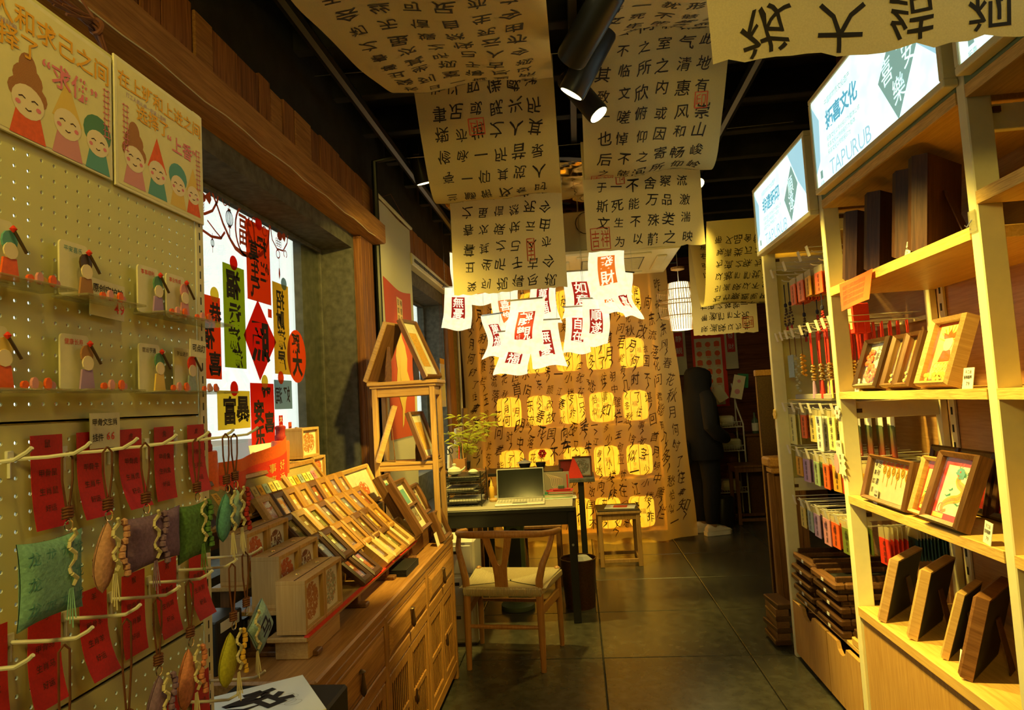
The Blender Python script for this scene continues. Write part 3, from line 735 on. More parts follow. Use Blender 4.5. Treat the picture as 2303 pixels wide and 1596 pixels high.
# red cards behind the hooks
zod = '鼠牛虎兔龙蛇马羊猴鸡狗猪'
k = 0
for row, (z0, ys) in enumerate(((1.302, (.93, 1.02, 1.118, 1.215, 1.322)), (1.052, (.83, .925, 1.022, 1.12, 1.215, 1.318)), (.802, (.925, 1.02, 1.115, 1.215, 1.318)))):
    for i, y in enumerate(ys):
        w = .060; tilt = rr(-.03, .03); hgt = .138
        t = thing('red_card', 'red card behind the %s peg hook of the %s hook row' % (ORD[i], ('upper', 'middle', 'lowest')[row]), 'card', (PX + .003, y, z0), 0, 'red cards on the pegboard')
        fn = lambda u, v, e=0.0: (.004 + .020 * max(0, .6 - v / hgt) ** 2 * (1 + (i % 3)) + e, u + tilt * (hgt - v), v)
        MB().sheet(4, 8, lambda a, b_: (fn((a - .5) * w, b_ * hgt), (1, 0, 0)), .0008).build('sheet', 'tag_red', t, smooth=True)
        g = MB(); f2 = lambda u, v: fn(u, v, .0012)
        g.char(zod[k % 12], 0, .125, .013, .013, f2); g.line('甲骨' + zod[k % 12], -.018, .082, .012, f2); g.line('生肖' + zod[k % 12], -.018, .055, .012, f2); g.line('好运', -.01, .03, .011, f2)
        g.build('writing', 'ink_brown', t); k += 1
# posters
def figure(g, fn, u, v, s, hair, robe, hat):
    """small generic printed figure: robe, face, head-dress. materials: 0 hair 1 skin 2 robe 3 line 4 blush"""
    g.m = robe; g.poly([(u - .30 * s, v), (u + .30 * s, v), (u + .20 * s, v + .36 * s), (u - .20 * s, v + .36 * s)], fn)
    g.m = hair
    if hat == 0:
        for q, (a, r_) in enumerate(((.62, .33), (.82, .25), (.98, .15))): g.disc(u, v + a * s, r_ * s, .2 * s, lambda x_, y_: tuple(Vector(fn(x_, y_)) + Vector((-.00008 * q, 0, 0))), 16)
    elif hat == 1: g.poly([(u - .3 * s, v + .55 * s), (u + .3 * s, v + .55 * s), (u + .16 * s, v + .85 * s), (u, v + 1.2 * s), (u - .16 * s, v + .85 * s)], fn)
    else: g.disc(u, v + .70 * s, .34 * s, .3 * s, fn, 16)
    f2 = lambda a, b_: tuple(Vector(fn(a, b_)) + Vector((.0003, 0, 0)))
    g.m = 1; g.disc(u, v + .5 * s, .27 * s, .23 * s, f2, 18)
    f3 = lambda a, b_: tuple(Vector(fn(a, b_)) + Vector((.0006, 0, 0)))
    g.m = 3
    for sg in (-1, 1): g.strip([(u + sg * .16 * s, v + .53 * s), (u + sg * .10 * s, v + .555 * s), (u + sg * .05 * s, v + .53 * s)], .018 * s, f3)
    g.strip([(u - .05 * s, v + .40 * s), (u, v + .38 * s), (u + .05 * s, v + .40 * s)], .018 * s, f3)
    g.m = 4
    for sg in (-1, 1): g.disc(u + sg * .17 * s, v + .45 * s, .045 * s, .035 * s, f3, 8)
FM = ['hair_brown', 'skin_print', 'orange_red', 'ink_brown', 'pink_print', 'teal_print', 'green_dark_print', 'rose_print', 'gold_print']
def poster(y0, z0, w, h, label, lines, figs, frames):
    t = thing('poster', label, 'poster', (PX + .004, y0, z0))
    MB().box(0, .004, 0, w, 0, h, .001).build('board', 'cream_paper', t)
    fn = lambda u, v, w=0: (.0054 + w, u, v)
    fm = lambda u, v: (.0044, u, v)
    MB().rect(.008, w - .008, .006, h - .008, fm).build('print_ground', 'poster_ground', t)
    for mname in ('orange_print', 'pink_print', 'lilac_print'):
        g = MB(); g.jz = 4e-6
        for (txt, u, v, s, m_, bo) in lines:
            if m_ == mname: g.line(txt, u, v, s, fn, 1.0, bo)
        g.build('lettering', mname, t)
    g = MB()
    for u in frames:
        for a in (-.0045, .0045): g.strip([(u + a, .07), (u + a, .16)], .0016, fn)
        for q in range(9): g.strip([(u - .009, .073 + q * .0105), (u + .009, .074 + q * .0105)], .0016, fn)
    g.build('lattice_border', 'pink_print', t)
    g = MB(); g.m = 0
    for (u, v, s, hair, robe, hat) in figs: figure(g, lambda a, b_: (.0047, a, b_), u, v, s, hair, robe, hat)
    g.build('printed_figures', FM, t)
poster(.748, 1.878, .334, .226, 'poster with orange lettering and printed round-faced figures, left of the pair', [('在求人和求己之间', .003, .185, .0405, 'orange_print', .013), ('选择了', .058, .145, .038, 'orange_print', .013), ('“求佛”', .175, .130, .042, 'pink_print', .013), ('打工人的心声一起来拜拜吧', .01, .163, .010, 'lilac_print', 0)],
       [(.150, .004, .112, 0, 2, 0), (.228, .004, .108, 8, 7, 1), (.296, .004, .098, 6, 5, 2)], (.318,))
poster(1.088, 1.874, .283, .243, 'poster with orange lettering and four small printed figures, right of the pair', [('在上班和上进之间', .008, .205, .0335, 'orange_print', .013), ('选择了', .058, .160, .034, 'orange_print', .013), ('“上香”', .152, .142, .036, 'pink_print', .013), ('打工人的心声一起来上香吧', .03, .180, .010, 'lilac_print', 0)],
       [(.052, .012, .105, 0, 7, 0), (.120, .012, .10, 2, 5, 1), (.188, .012, .092, 5, 8, 2), (.243, .012, .085, 8, 2, 1)], (.028, .262))
# acrylic stands
def roundrect(w, h, r, n=4):
    P = []
    for cx, cz, a0 in ((w / 2 - r, h - r, 0), (-w / 2 + r, h - r, PI / 2), (-w / 2 + r, r, PI), (w / 2 - r, r, 1.5 * PI)):
        for k in range(n + 1): a = a0 + PI / 2 * k / n; P.append((cx + r * math.cos(a), cz + r * math.sin(a)))
    return P
def ell(u, v, a, b_, n=12): return [(u + a * math.cos(2 * PI * k / n), v + b_ * math.sin(2 * PI * k / n)) for k in range(n)]
def stand(y0, y1, z, plaques, label):
    t = thing('acrylic_stand', label, 'ornament stand', (PX + .003, (y0 + y1) / 2, z), 0, 'acrylic ornament stands')
    h = (y1 - y0) / 2
    MB().box(0, .062, -h, h, 0, .0035, .001).build('shelf', 'acrylic', t)
    for (c, title, hair, robe, tm) in plaques:
        c -= (y0 + y1) / 2
        pq = MB().prism(roundrect(.060, .088, .007), lambda u, v, w: (.012 + w, c + u, .0035 + v), .003).build('plaque', 'cream_paper', t)
        g = MB(); g.line(title, c - .022, .080, .010, lambda u, v: (.0154, u, v)); g.build('lettering', tm, pq)
        cb = c + .012
        g = MB(); g.m = 0; g.prism(ell(cb, .060, .013, .015), lambda u, v, w: (.024 + w, u, v), .003)
        g.m = 1; g.prism(ell(cb, .046, .012, .012), lambda u, v, w: (.0265 + w, u, v), .002)
        g.m = 2; g.prism([(cb - .016, .004), (cb + .016, .004), (cb + .011, .036), (cb - .011, .036)], lambda u, v, w: (.024 + w, u, v), .003)
        g.build('cutout_figure', [hair, 'skin_print', robe], t)
        g = MB(); g.m = 0; g.tube([(.03, c + .015, .075), (.036, c + .03, .045)], .0022, 6); g.m = 1; g.lathe([(.001, -.005), (.005, 0), (.001, .005)], (.03, c + .014, .077), 8)
        g.build('stick', ['bronze', 'bright_red'], t)
        g = MB(); g.m = 0
        for q in range(5): g.m = q % 3; g.prism(ell(c + .028 + q * .012, .009 + .002 * (q % 2), .006, .006 + .003 * (q % 2), 9), lambda u, v, w: (.040 + w + .004 * (q % 2), u, v), .004)
        g.build('offering', ['orange_red', 'rose_print', 'gold_print'], t)
stand(.76, .925, 1.652, [(.83, '平安', 'teal_print', 'orange_red', 'teal_print')], 'clear ornament stand with a teal-haired cutout, upper left on the pegboard')
stand(.945, 1.085, 1.650, [(.975, '平安喜乐', 'bronze', 'terracotta', 'teal_print')], 'clear ornament stand with teal-lettered plaque, middle of the upper row')
stand(1.135, 1.385, 1.648, [(1.16, '事事顺利', 'green_dark_print', 'lilac_print', 'bright_red'), (1.245, '事业有成', 'rose_print', 'rose_print', 'bright_red')], 'clear ornament stand with two red-lettered plaques, upper right on the pegboard')
stand(.76, .93, 1.502, [(.82, '招财', 'gold_print', 'orange_red', 'orange_print')], 'clear ornament stand with gold cutout, lower left on the pegboard')
stand(.943, 1.08, 1.503, [(.975, '健康长寿', 'terracotta', 'lilac_print', 'bright_red')], 'clear ornament stand with purple-robed cutout, middle of the lower row')
stand(1.135, 1.395, 1.503, [(1.16, '官运亨通', 'green_dark_print', 'gold_print', 'ink'), (1.265, '学业进步', 'bright_red', 'blue_print', 'ink')], 'clear ornament stand with blue-robed cutout, lower right on the pegboard')
o = thing('cable_bundle', 'knotted brown cords tied above the pegboard posters', 'cable', (-.86, 1.13, 2.20))
for q in range(7):
    a = q * .9; MB().tube([(0, -.07 - .01 * q, -.02 + .012 * (q % 3)), (.006 * math.cos(a), -.02, .008 * math.sin(a)), (.008 * math.sin(a), .0, .006 * math.cos(a)), (-.004 * q, .05 + .012 * q, -.05 - .02 * (q % 4))], .003, 5).build('strand', 'cord_brown', o, smooth=True)
MB().tube([(.012 * math.cos(q * PI / 5), .004, .014 * math.sin(q * PI / 5)) for q in range(10)], .004, 5, closed=True).build('knot', 'cord_brown', o, smooth=True)
MB().tube([(0, 0, .012), (-.08, 0, .14), (-.28, .02, .30)], .0025, 5).build('tie_cord', 'cord_brown', o)
tag(MB().tube([(-1.132, 1.2 + .13 * q, 2.473 + .006 * math.sin(q * 1.9)) for q in range(21)], .0022, 5).build('string_cable', 'cord_cream', smooth=True), 'thin pale cable running along the lower beam edge', 'cable')
# handwritten price cards
def pcard(x, y0, z0, w, h, lines, label, tilt=0):
    o = thing('price_card', label, 'price card', (x, y0, z0)); o.rotation_euler = (tilt, 0, 0)
    MB().box(0, .0015, 0, w, 0, h).build('sheet', 'cream_paper', o)
    for mt in ('ink', 'bright_red'):
        g = MB()
        for (txt, u, v, s, mm) in lines:
            if mm == mt: g.line(txt, u, v, s, lambda a, b_: (.0021, a, b_), .95, .01, .12)
        if g.v: g.build('handwriting', mt, o)
pcard(PX + .014, 1.012, 1.632, .083, .062, [('原创守护神', .004, .047, .0155, 'ink'), ('49', .055, .020, .024, 'bright_red')], 'cream price card handwritten 49 beside the upper ornament stands', -.04)
pcard(PX + .05, 1.235, 1.575, .056, .034, [('可点灯', .006, .018, .016, 'ink')], 'small cream card with three handwritten signs above the lower right stand', -.03)
pcard(PX + .012, 1.012, 1.412, .070, .058, [('甲骨文生肖', .004, .043, .0125, 'ink'), ('挂件', .004, .018, .0135, 'ink'), ('66', .036, .020, .018, 'bright_red')], 'cream price card handwritten 66 above the red cards', .0)
# ------------------------------------------------------------------ sachet pendants
def pillow(g, w, h, t, fnp, nu=12, nv=12, pinch=.10):
    for sg in (1, -1):
        def s_(u, v):
            a, b_ = u * 2 - 1, v * 2 - 1
            k = 1 - pinch * (1 - a * a) * 0 - pinch * (1 - b_ * b_) * abs(a)
            k2 = 1 - pinch * (1 - a * a) * abs(b_)
            return fnp(a * w / 2 * k, b_ * h / 2 * k2, sg * (.0006 + t * math.sqrt(max(0, (1 - a ** 4) * (1 - b_ ** 4)))))
        g.grid(nu, nv, s_)
def leafshape(g, w, h, t, fnp):
    for sg in (1, -1):
        def s_(u, v):
            b_ = v * 2 - 1; ww = w / 2 * math.sin(PI * min(1, max(0, v)) ** .8) ** .9
            a = u * 2 - 1; return fnp(a * ww + .15 * w * b_, b_ * h / 2, sg * (.0004 + t * math.sqrt(max(0, (1 - a * a))) * max(0, math.sin(PI * v)) ** .5))
        g.grid(8, 12, s_)
def pendant(y, zh, x, drop, kind, m_, label, off=0.0, w=.1, h=.1, extra=()):
    t = thing('sachet_pendant', label, 'pendant', (x, y, zh), 0, 'sachet pendants')
    g = MB()
    g.tube([(0, 0, .004), (.003, .006, -.004), (.002, .007, -drop * .5), (0, .003, -drop)], .0016, 5, False); g.tube([(0, 0, .004), (-.003, -.006, -.004), (-.002, -.007, -drop * .5), (0, -.003, -drop)], .0016, 5, False)
    g.build('cord_loop', 'cord_brown', t, smooth=True)
    g = MB()
    for q in range(4): g.tube([(.0055 * math.cos(a * PI / 4), .0065 * math.sin(a * PI / 4), -drop - .003 - q * .0042 + .001 * math.sin(a)) for a in range(8)], .0022, 5, closed=True)
    g.lathe([(.003, 0), (.0045, -.008), (.003, -.018)][::-1], (0, 0, -drop), 6); g.build('knot', 'cord_brown', t, smooth=True)
    g = MB(); zc = -drop - .027; g.tube([(.001, .0075 * math.cos(a * PI / 5), zc + .0075 * math.sin(a * PI / 5)) for a in range(10)], .0012, 5, closed=True); g.build('ring', 'chrome', t, smooth=True)
    zb = zc - .008
    if kind in ('pillow', 'diamond'):
        rot = 0 if kind == 'pillow' else .62
        g = MB(); P = lambda a, b_, c: (c, off + a * math.cos(rot) - b_ * math.sin(rot), zb - h / 2 + a * math.sin(rot) + b_ * math.cos(rot))
        pillow(g, w, h, .012, P); sa = g.build('sachet', m_, t, smooth=True)
        if 'print' in extra:
            g = MB()
            for i in range(4):
                for j in range(3): g.char('龙', (i - 1.5) * w * .23, (j - 1) * h * .29, w * .17, w * .17, lambda a, b_: P(a, b_, .0005 + .012 * math.sqrt(max(0, (1 - (2 * a / w) ** 4) * (1 - (2 * b_ / h) ** 4)))))
            g.build('printed_pattern', 'leaf_teal', sa)
        if 'sign' in extra:
            g = MB(); g.char('马', 0, 0, w * .55, w * .55, lambda a, b_: P(a, b_, .001 + .012 * math.sqrt(max(0, (1 - (2 * a / w) ** 4) * (1 - (2 * b_ / h) ** 4)))), 0, 0, .02); g.build('embroidered_sign', 'cord_navy', sa)
    else:
        g = MB(); leafshape(g, w, h, .010, lambda a, b_, c: (c, off + a, zb - h / 2 + b_)); g.build('sachet', m_, t, smooth=True)
    g = MB()
    for q in range(9): g.tube([(.014 + .003 * math.cos(q * 1.7), .006 * math.sin(q * 1.7) + off * .3, zb + .004 - q * .0085), (.014 + .003 * math.cos(q * 1.7 + 1), .006 * math.sin(q * 1.7 + 1.7) + off * .3, zb + .004 - q * .0085 - .008)], .0028, 5)
    g.build('braid', 'cord_cream', t, smooth=True)
    if 'beads' in extra:
        g = MB()
        for q in range(9): g.lathe([(.001, -.006), (.005, -.003), (.005, .003), (.001, .006)], (.016, .016 + .006 * math.sin(q) + off * .4, zb - .004 - q * .0095), 8)
        g.build('bead_string', 'bead_red' if m_ == 'leaf_teal' or 'red' in extra else ('mustard' if m_ == 'sachet_lime' else m_), t, smooth=True)
    g = MB()
    for q in range(4): g.tube([(.012, (q - 2) * .002 + off * .3, zb - .075), (.012 + .002 * q, (q - 2) * .003 + off * .3 - .003, zb - .115 - .006 * (q % 3))], .0011, 4)
    g.build('tassel', m_ if kind == 'pillow' else 'cord_cream', t)
XH = -.70
pendant(.875, 1.411, -.715, .070, 'pillow', 'sachet_teal', 'square teal printed sachet on a brown cord, leftmost on the pegboard', -.030, .112, .110, ('print',))
pendant(.935, 1.413, XH, .070, 'leaf', 'sachet_pink', 'pink leaf-shaped sachet beside the square teal one', -.008, .042, .10, ('beads',))
pendant(1.022, 1.414, XH, .075, 'pillow', 'sachet_purple', 'wide purple cushion sachet with cream braid', .018, .145, .085, ('beads',))
pendant(1.167, 1.412, XH, .075, 'pillow', 'sachet_green', 'dark green cushion sachet with bead string', -.012, .10, .10, ('beads',))
pendant(1.243, 1.416, -.685, .075, 'leaf', 'leaf_teal', 'teal leaf-shaped sachet hanging before the counter display', -.012, .046, .09, ())
pendant(1.275, 1.414, -.685, .07, 'leaf', 'sachet_blue', 'grey-blue leaf sachet with red beads on the last upper hook', .0, .03, .08, ('beads', 'red'))
pendant(.848, 1.158, XH, .14, 'leaf', 'sachet_salmon', 'long brown cord pendant on the lower left hook', 0, .04, .09, ())
pendant(.971, 1.152, XH, .13, 'leaf', 'sachet_purple', 'long brown cord pendant on the second lower hook', 0, .04, .09, ())
pendant(1.046, 1.162, XH, .085, 'leaf', 'sachet_purple', 'purple leaf-shaped sachet at the bottom of the picture', -.006, .046, .09, ('beads',))
pendant(1.136, 1.165, XH, .075, 'leaf', 'sachet_salmon', 'salmon leaf-shaped sachet at the bottom near the rack upright', -.014, .046, .10, ('beads',))
pendant(1.245, 1.167, -.68, .085, 'leaf', 'sachet_lime', 'yellow-green leaf-shaped sachet with orange beads', -.022, .060, .095, ('beads',))
pendant(1.296, 1.178, -.68, .085, 'diamond', 'sachet_blue', 'pale blue diamond-shaped sachet with a dark sign', .055, .078, .078, ('sign',))
# ================================================================== WINDOW STICKERS
def sticker(name, label, outline, m_, ink, dot=None, extra=None, x=-1.4425, im='ink'):
    t = thing(name, label, 'window sticker', (x, 0, 0), 0, 'paper stickers on the shop window')
    MB().prism(outline, lambda u, v, w: (w, u, v), .001).build('sheet', m_, t)
    g = MB()
    for (ch, y, z, s, fx, bo) in ink: g.char(ch, y, z, s * fx * .92, s, lambda u, v: (.0017, u, v), 0, 0, bo)
    g.build('brush_writing', im, t)
    if dot: MB().prism(ell(dot[0], dot[1], .032, .032, 18), lambda u, v, w: (.0014 + w, u, v), .0008).build('round_magnet', dot[2], t)
R4 = lambda a, b_, c, d: [(a, c), (b_, c), (b_, d), (a, d)]
sticker('paper_sticker', 'orange-red window sticker at the pegboard edge', R4(2.436, 2.6, 1.608, 1.943), 'st_orange', [('恭', 2.56, 1.87, .10, -1, .03), ('福', 2.50, 1.78, .11, -1, .03), ('喜', 2.55, 1.67, .10, -1, .03)], (2.558, 1.952, 'st_yellow'))
sticker('paper_sticker', 'long olive-green window sticker with black brush writing', R4(2.628, 2.808, 1.66, 2.102), 'st_green', [('福', 2.71, 2.02, .13, -1, .035), ('运', 2.72, 1.89, .11, -1, .035), ('满', 2.71, 1.78, .11, -1, .035), ('满', 2.74, 1.70, .08, -1, .03)], (2.718, 2.115, 'st_red'))
sticker('paper_sticker', 'tall red window sticker under the lace paper-cut', R4(2.836, 3.067, 1.978, 2.347), 'st_orange', [('摆', 2.985, 2.245, .10, -1, .03), ('烂', 3.005, 2.125, .10, -1, .03), ('莫', 2.905, 2.21, .10, -1, .03), ('生', 2.91, 2.12, .09, -1, .03), ('气', 2.91, 2.04, .10, -1, .03)], (2.96, 2.352, 'st_red'))
sticker('paper_sticker', 'red diamond window sticker with one large brush sign', [(2.928, 1.985), (2.79, 1.81), (2.93, 1.612), (3.105, 1.803)], 'st_red', [('照', 2.945, 1.795, .19, -1, .04)], None, x=-1.4415)
sticker('paper_sticker', 'long golden window sticker right of the red diamond', R4(3.086, 3.262, 1.65, 2.102), 'st_gold', [('招', 3.165, 2.02, .10, -1, .03), ('财', 3.16, 1.92, .10, -1, .03), ('满', 3.17, 1.82, .10, -1, .03), ('屋', 3.165, 1.72, .10, -1, .03)], (3.213, 2.108, 'st_blue'))
sticker('paper_sticker', 'red oval window sticker beside the glass edge', ell(3.342, 1.749, .115, .138, 28), 'st_orange', [('踩', 3.33, 1.815, .11, -1, .03), ('大', 3.345, 1.71, .13, -1, .045)], None, x=-1.4415)
sticker('paper_sticker', 'square yellow window sticker with black brush writing', R4(2.561, 2.829, 1.402, 1.563), 'st_yellow', [('富', 2.655, 1.48, .12, -1, .035), ('暴', 2.765, 1.485, .12, -1, .035)], (2.695, 1.572, 'st_red'))
sticker('paper_sticker', 'long red window sticker below the diamond, reaching the display', R4(2.836, 3.065, 1.10, 1.60), 'st_red', [('平', 2.985, 1.535, .11, 1, .04), ('安', 2.91, 1.47, .11, 1, .04), ('喜', 3.01, 1.42, .10, 1, .035), ('乐', 2.915, 1.36, .10, 1, .035), ('未', 2.915, 1.25, .10, 1, .035)], (2.974, 1.608, 'st_yellow'))
sticker('paper_sticker', 'pale blue window sticker beside the long red one', R4(3.072, 3.268, 1.478, 1.62), 'st_blue', [('润', 3.115, 1.545, .085, -1, .02), ('好', 3.205, 1.55, .085, -1, .02)], (3.145, 1.632, 'st_orange'))
sticker('paper_sticker', 'tiny red window sticker reading two signs', R4(3.112, 3.153, 1.367, 1.448), 'st_red', [('大', 3.132, 1.43, .034, 1, .02), ('吉', 3.132, 1.388, .034, 1, .02)], None, im='white_paper')
sticker('paper_sticker', 'tiny dark red window sticker nearest the dark glass edge', R4(3.215, 3.252, 1.344, 1.412), 'seal_red', [('福', 3.233, 1.378, .03, 1, .01)], None)
sticker('paper_sticker', 'small orange seal sticker above the diamond', R4(3.031, 3.068, 1.917, 1.958), 'st_orange', [], None)
# paper-cut lace along the top of the glass
t = thing('window_papercut', 'reddish lace paper-cut of fish, lanterns and scrolls along the window top', 'window decoration', (-1.442, 0, 0))
fn = lambda u, v: (0, u, v)
def arc(cx, cz, r, a0, a1, n=16, rz=None): rz = rz or r; return [(cx + r * math.cos(math.radians(a0 + (a1 - a0) * k / n)), cz + rz * math.sin(math.radians(a0 + (a1 - a0) * k / n))) for k in range(n + 1)]
g = MB()
g.strip([(2.40, 2.27), (2.50, 2.27), (2.56, 2.30), (2.60, 2.35), (2.61, 2.39)], .012, fn)
g.strip([(2.55, 2.392), (2.60, 2.33), (2.64, 2.27), (2.69, 2.22), (2.74, 2.185), (2.80, 2.175), (2.90, 2.182), (2.98, 2.21), (3.03, 2.25), (3.06, 2.30), (3.08, 2.392)], [.012, .012, .014, .016, .02, .024, .024, .02, .016, .014, .012], fn)
g.strip([(2.42, 2.245), (2.48, 2.20), (2.55, 2.19), (2.62, 2.20), (2.655, 2.235)], .012, fn); g.strip(arc(2.435, 2.232, .018, 0, 300), .006, fn)
g.strip([(2.52, 2.25), (2.58, 2.22), (2.63, 2.20)], .007, fn)
g.strip(arc(2.83, 2.28, .085, 100, 400, 24, .11), .012, fn)
g.strip([(3.08, 2.392), (3.10, 2.31), (3.15, 2.275), (3.22, 2.28), (3.27, 2.33), (3.285, 2.39)], .009, fn); g.strip(arc(3.245, 2.268, .018, -60, 240), .006, fn)
g.strip(arc(3.16, 2.25, .02, 0, 360), .006, fn); g.strip(arc(3.02, 2.33, .022, 0, 330), .006, fn); g.strip(arc(2.66, 2.37, .018, 30, 340), .005, fn); g.strip(arc(2.92, 2.35, .02, 0, 330), .006, fn)
g.build('scrollwork', 'seal_red', t)
g = MB()
for cu, cv in ((2.47, 2.325), (3.17, 2.335)):
    g.disc(cu + .015, cv + .012, .028, .022, fn, 16); g.poly([(cu + .03, cv + .02), (cu + .075, cv + .05), (cu + .085, cv + .02), (cu + .07, cv - .005)], fn)
    for q in range(9): g.ring(cu - .02 + (q % 3) * .02, cv - .012 - (q // 3) * .013, .010, .007, .003, fn, 10)
    g.ring(cu + .012, cv + .016, .016, .014, .003, fn)
g.build('fish', 'seal_red', t)
for cu, cv, s in ((2.695, 2.305, 1.0), (2.555, 2.165, .45)):
    g = MB()
    for q in (-1, -.5, 0, .5, 1): g.ring(cu, cv, max(.002, abs(q)) * .028 * s, .034 * s, .004 * s + .001, fn)
    g.rect(cu - .012 * s, cu + .012 * s, cv + .034 * s, cv + .042 * s, fn); g.rect(cu - .012 * s, cu + .012 * s, cv - .042 * s, cv - .034 * s, fn); g.strip([(cu, cv - .04 * s), (cu, cv - .09 * s)], .006 * s, fn); g.strip([(cu, cv + .04 * s), (cu, cv + .09 * s)], .003, fn)
    g.build('lantern', 'seal_red', t)
g = MB(); g.char('福', 2.83, 2.285, -.12, .16, fn, 0, 0, .01); g.build('cut_sign', 'seal_red', t)
g = MB(); g.strip([(3.17, 2.24), (3.17, 2.18)], .002, fn); g.poly([(3.165, 2.18), (3.175, 2.18), (3.178, 2.15), (3.168, 2.12), (3.16, 2.15)], fn); g.build('cut_drop', 'seal_red', t)
# ================================================================== SIDEBOARD COUNTER
cb = thing('sideboard', 'long honey-coloured wooden sideboard with drawers and slatted doors', 'sideboard', (0, 0, 0))
CX = -.72
MB().box(-1.24, CX - .03, 1.74, 3.62, .08, .72, .004).build('carcass', 'wood_counter', cb)
MB().box(-1.245, CX, 1.72, 3.64, .72, .757, .006).build('top', 'wood_top', cb)
MB().box(-1.245, CX + .0005, 1.7195, 1.79, .7205, .7575, .006).build('end_board', 'wood_top', cb)
for y in (1.725, 2.345, 2.985, 3.595): MB().box(-.76, CX - .003, y, y + .035, 0, .72, .004).build('stile', 'wood_counter_z', cb)
for z0, z1 in ((.69, .72), (.505, .555), (.05, .10)): MB().box(-.755, CX - .005, 1.73, 3.63, z0, z1, .004).build('rail', 'wood_counter', cb)
for y0, y1 in ((1.765, 2.34), (2.385, 2.98), (3.025, 3.59)):
    d = MB(); d.box(-.75, CX - .007, y0, y1, .558, .688, .003); 
    d.add([(CX - .006, y0 + .012, .57), (CX - .006, y1 - .012, .57), (CX - .006, y1 - .012, .676), (CX - .006, y0 + .012, .676), (CX + .003, y0 + .035, .588), (CX + .003, y1 - .035, .588), (CX + .003, y1 - .035, .658), (CX + .003, y0 + .035, .658)],
          [(0, 1, 5, 4), (1, 2, 6, 5), (2, 3, 7, 6), (3, 0, 4, 7), (4, 5, 6, 7)])
    dr = d.build('drawer', 'wood_counter', cb); ym = (y0 + y1) / 2
    h = MB(); h.lathe([(.001, -.075), (.008, -.066), (.010, -.055), (.006, -.025), (.004, -.005), (.003, .004)], (CX + .012, ym, .65), 10)
    h.lathe([(.014, 0), (.016, .002), (.012, .006), (.002, .008)], (CX + .004, ym, .648), 12); h.build('handle', 'bronze', dr, smooth=True)
for y0, y1 in ((1.765, 2.05), (2.055, 2.34), (2.385, 2.68), (2.685, 2.98), (3.025, 3.305), (3.31, 3.59)):
    d = MB(); w = .035
    d.box(-.75, CX - .008, y0, y0 + w, .10, .50, .003); d.box(-.75, CX - .008, y1 - w, y1, .10, .50, .003); d.box(-.75, CX - .008, y0 + w, y1 - w, .10, .14, .003); d.box(-.75, CX - .008, y0 + w, y1 - w, .46, .50, .003); d.box(-.75, CX - .010, y0 + w, y1 - w, .285, .31, .002)
    dr = d.build('door', 'wood_counter_z', cb)
    n = 9; st = (y1 - y0 - 2 * w) / n
    MB().box(-.752, -.7365, y0 + w, y1 - w, .14, .46).build('backing', 'wood_dark', dr)
    for k in range(n): MB().box(-.7365, -.7335, y0 + w + st * (k + .30), y0 + w + st * (k + .66), .14, .46, .001).build('slat', 'wood_counter_z', dr)
    if y0 in (2.055, 2.685, 3.31):
        h = MB(); h.lathe([(.001, -.06), (.007, -.05), (.008, -.04), (.003, 0)], (CX + .008, y0 + .012, .33), 9); h.build('handle', 'bronze', dr, smooth=True)
# stepped rack on the sideboard
rk = thing('stepped_display_rack', 'stepped wooden rack with red edge strip on the sideboard', 'display rack', (0, 0, 0))
ROWS = [(-.80, .825, 40), (-.882, .908, 46), (-.964, .985, 47), (-1.046, 1.048, 58), (-1.128, 1.118, 54)]
for r, (x, z, t_) in enumerate(ROWS):
    y0 = (1.85, 2.23, 2.20, 2.16, 1.90)[r]; y1 = 3.08 if r else 3.12
    MB().box(x - .115, x + .004, y0, y1, z - .014, z - .001, .002).build('step', 'wood_light_y', rk)
    if r: MB().box(x - .03, x - .015, y0 + .02, y1 - .02, ROWS[r - 1][1], z - .014).build('riser', 'wood_walnut', rk)
MB().box(-.804, -.790, 1.85, 3.12, .8245, .829).build('edge_strip', 'bright_red', rk)
for y in (1.90, 2.34, 2.70, 3.04):
    MB().box(-.845, -.815, y, y + .03, .77, .811, .002).build('leg', 'wood_walnut_z', rk); MB().box(-1.10, -.785, y - .005, y + .035, .757, .772, .003).build('foot', 'wood_walnut', rk)
for x0, x1, y0, y1, z0, z1 in ((-1.02, -.905, 1.90, 2.23, .872, .884), (-1.12, -1.01, 1.92, 2.24, .938, .950)):
    MB().box(x0, x1, y0, y1, z0, z1, .002).build('step', 'wood_light_y', rk)
    for y in (y0 + .02, y1 - .05): MB().box(x0 + .02, x0 + .05, y, y + .03, .7575, z0, .002).build('leg', 'wood_walnut_z', rk)
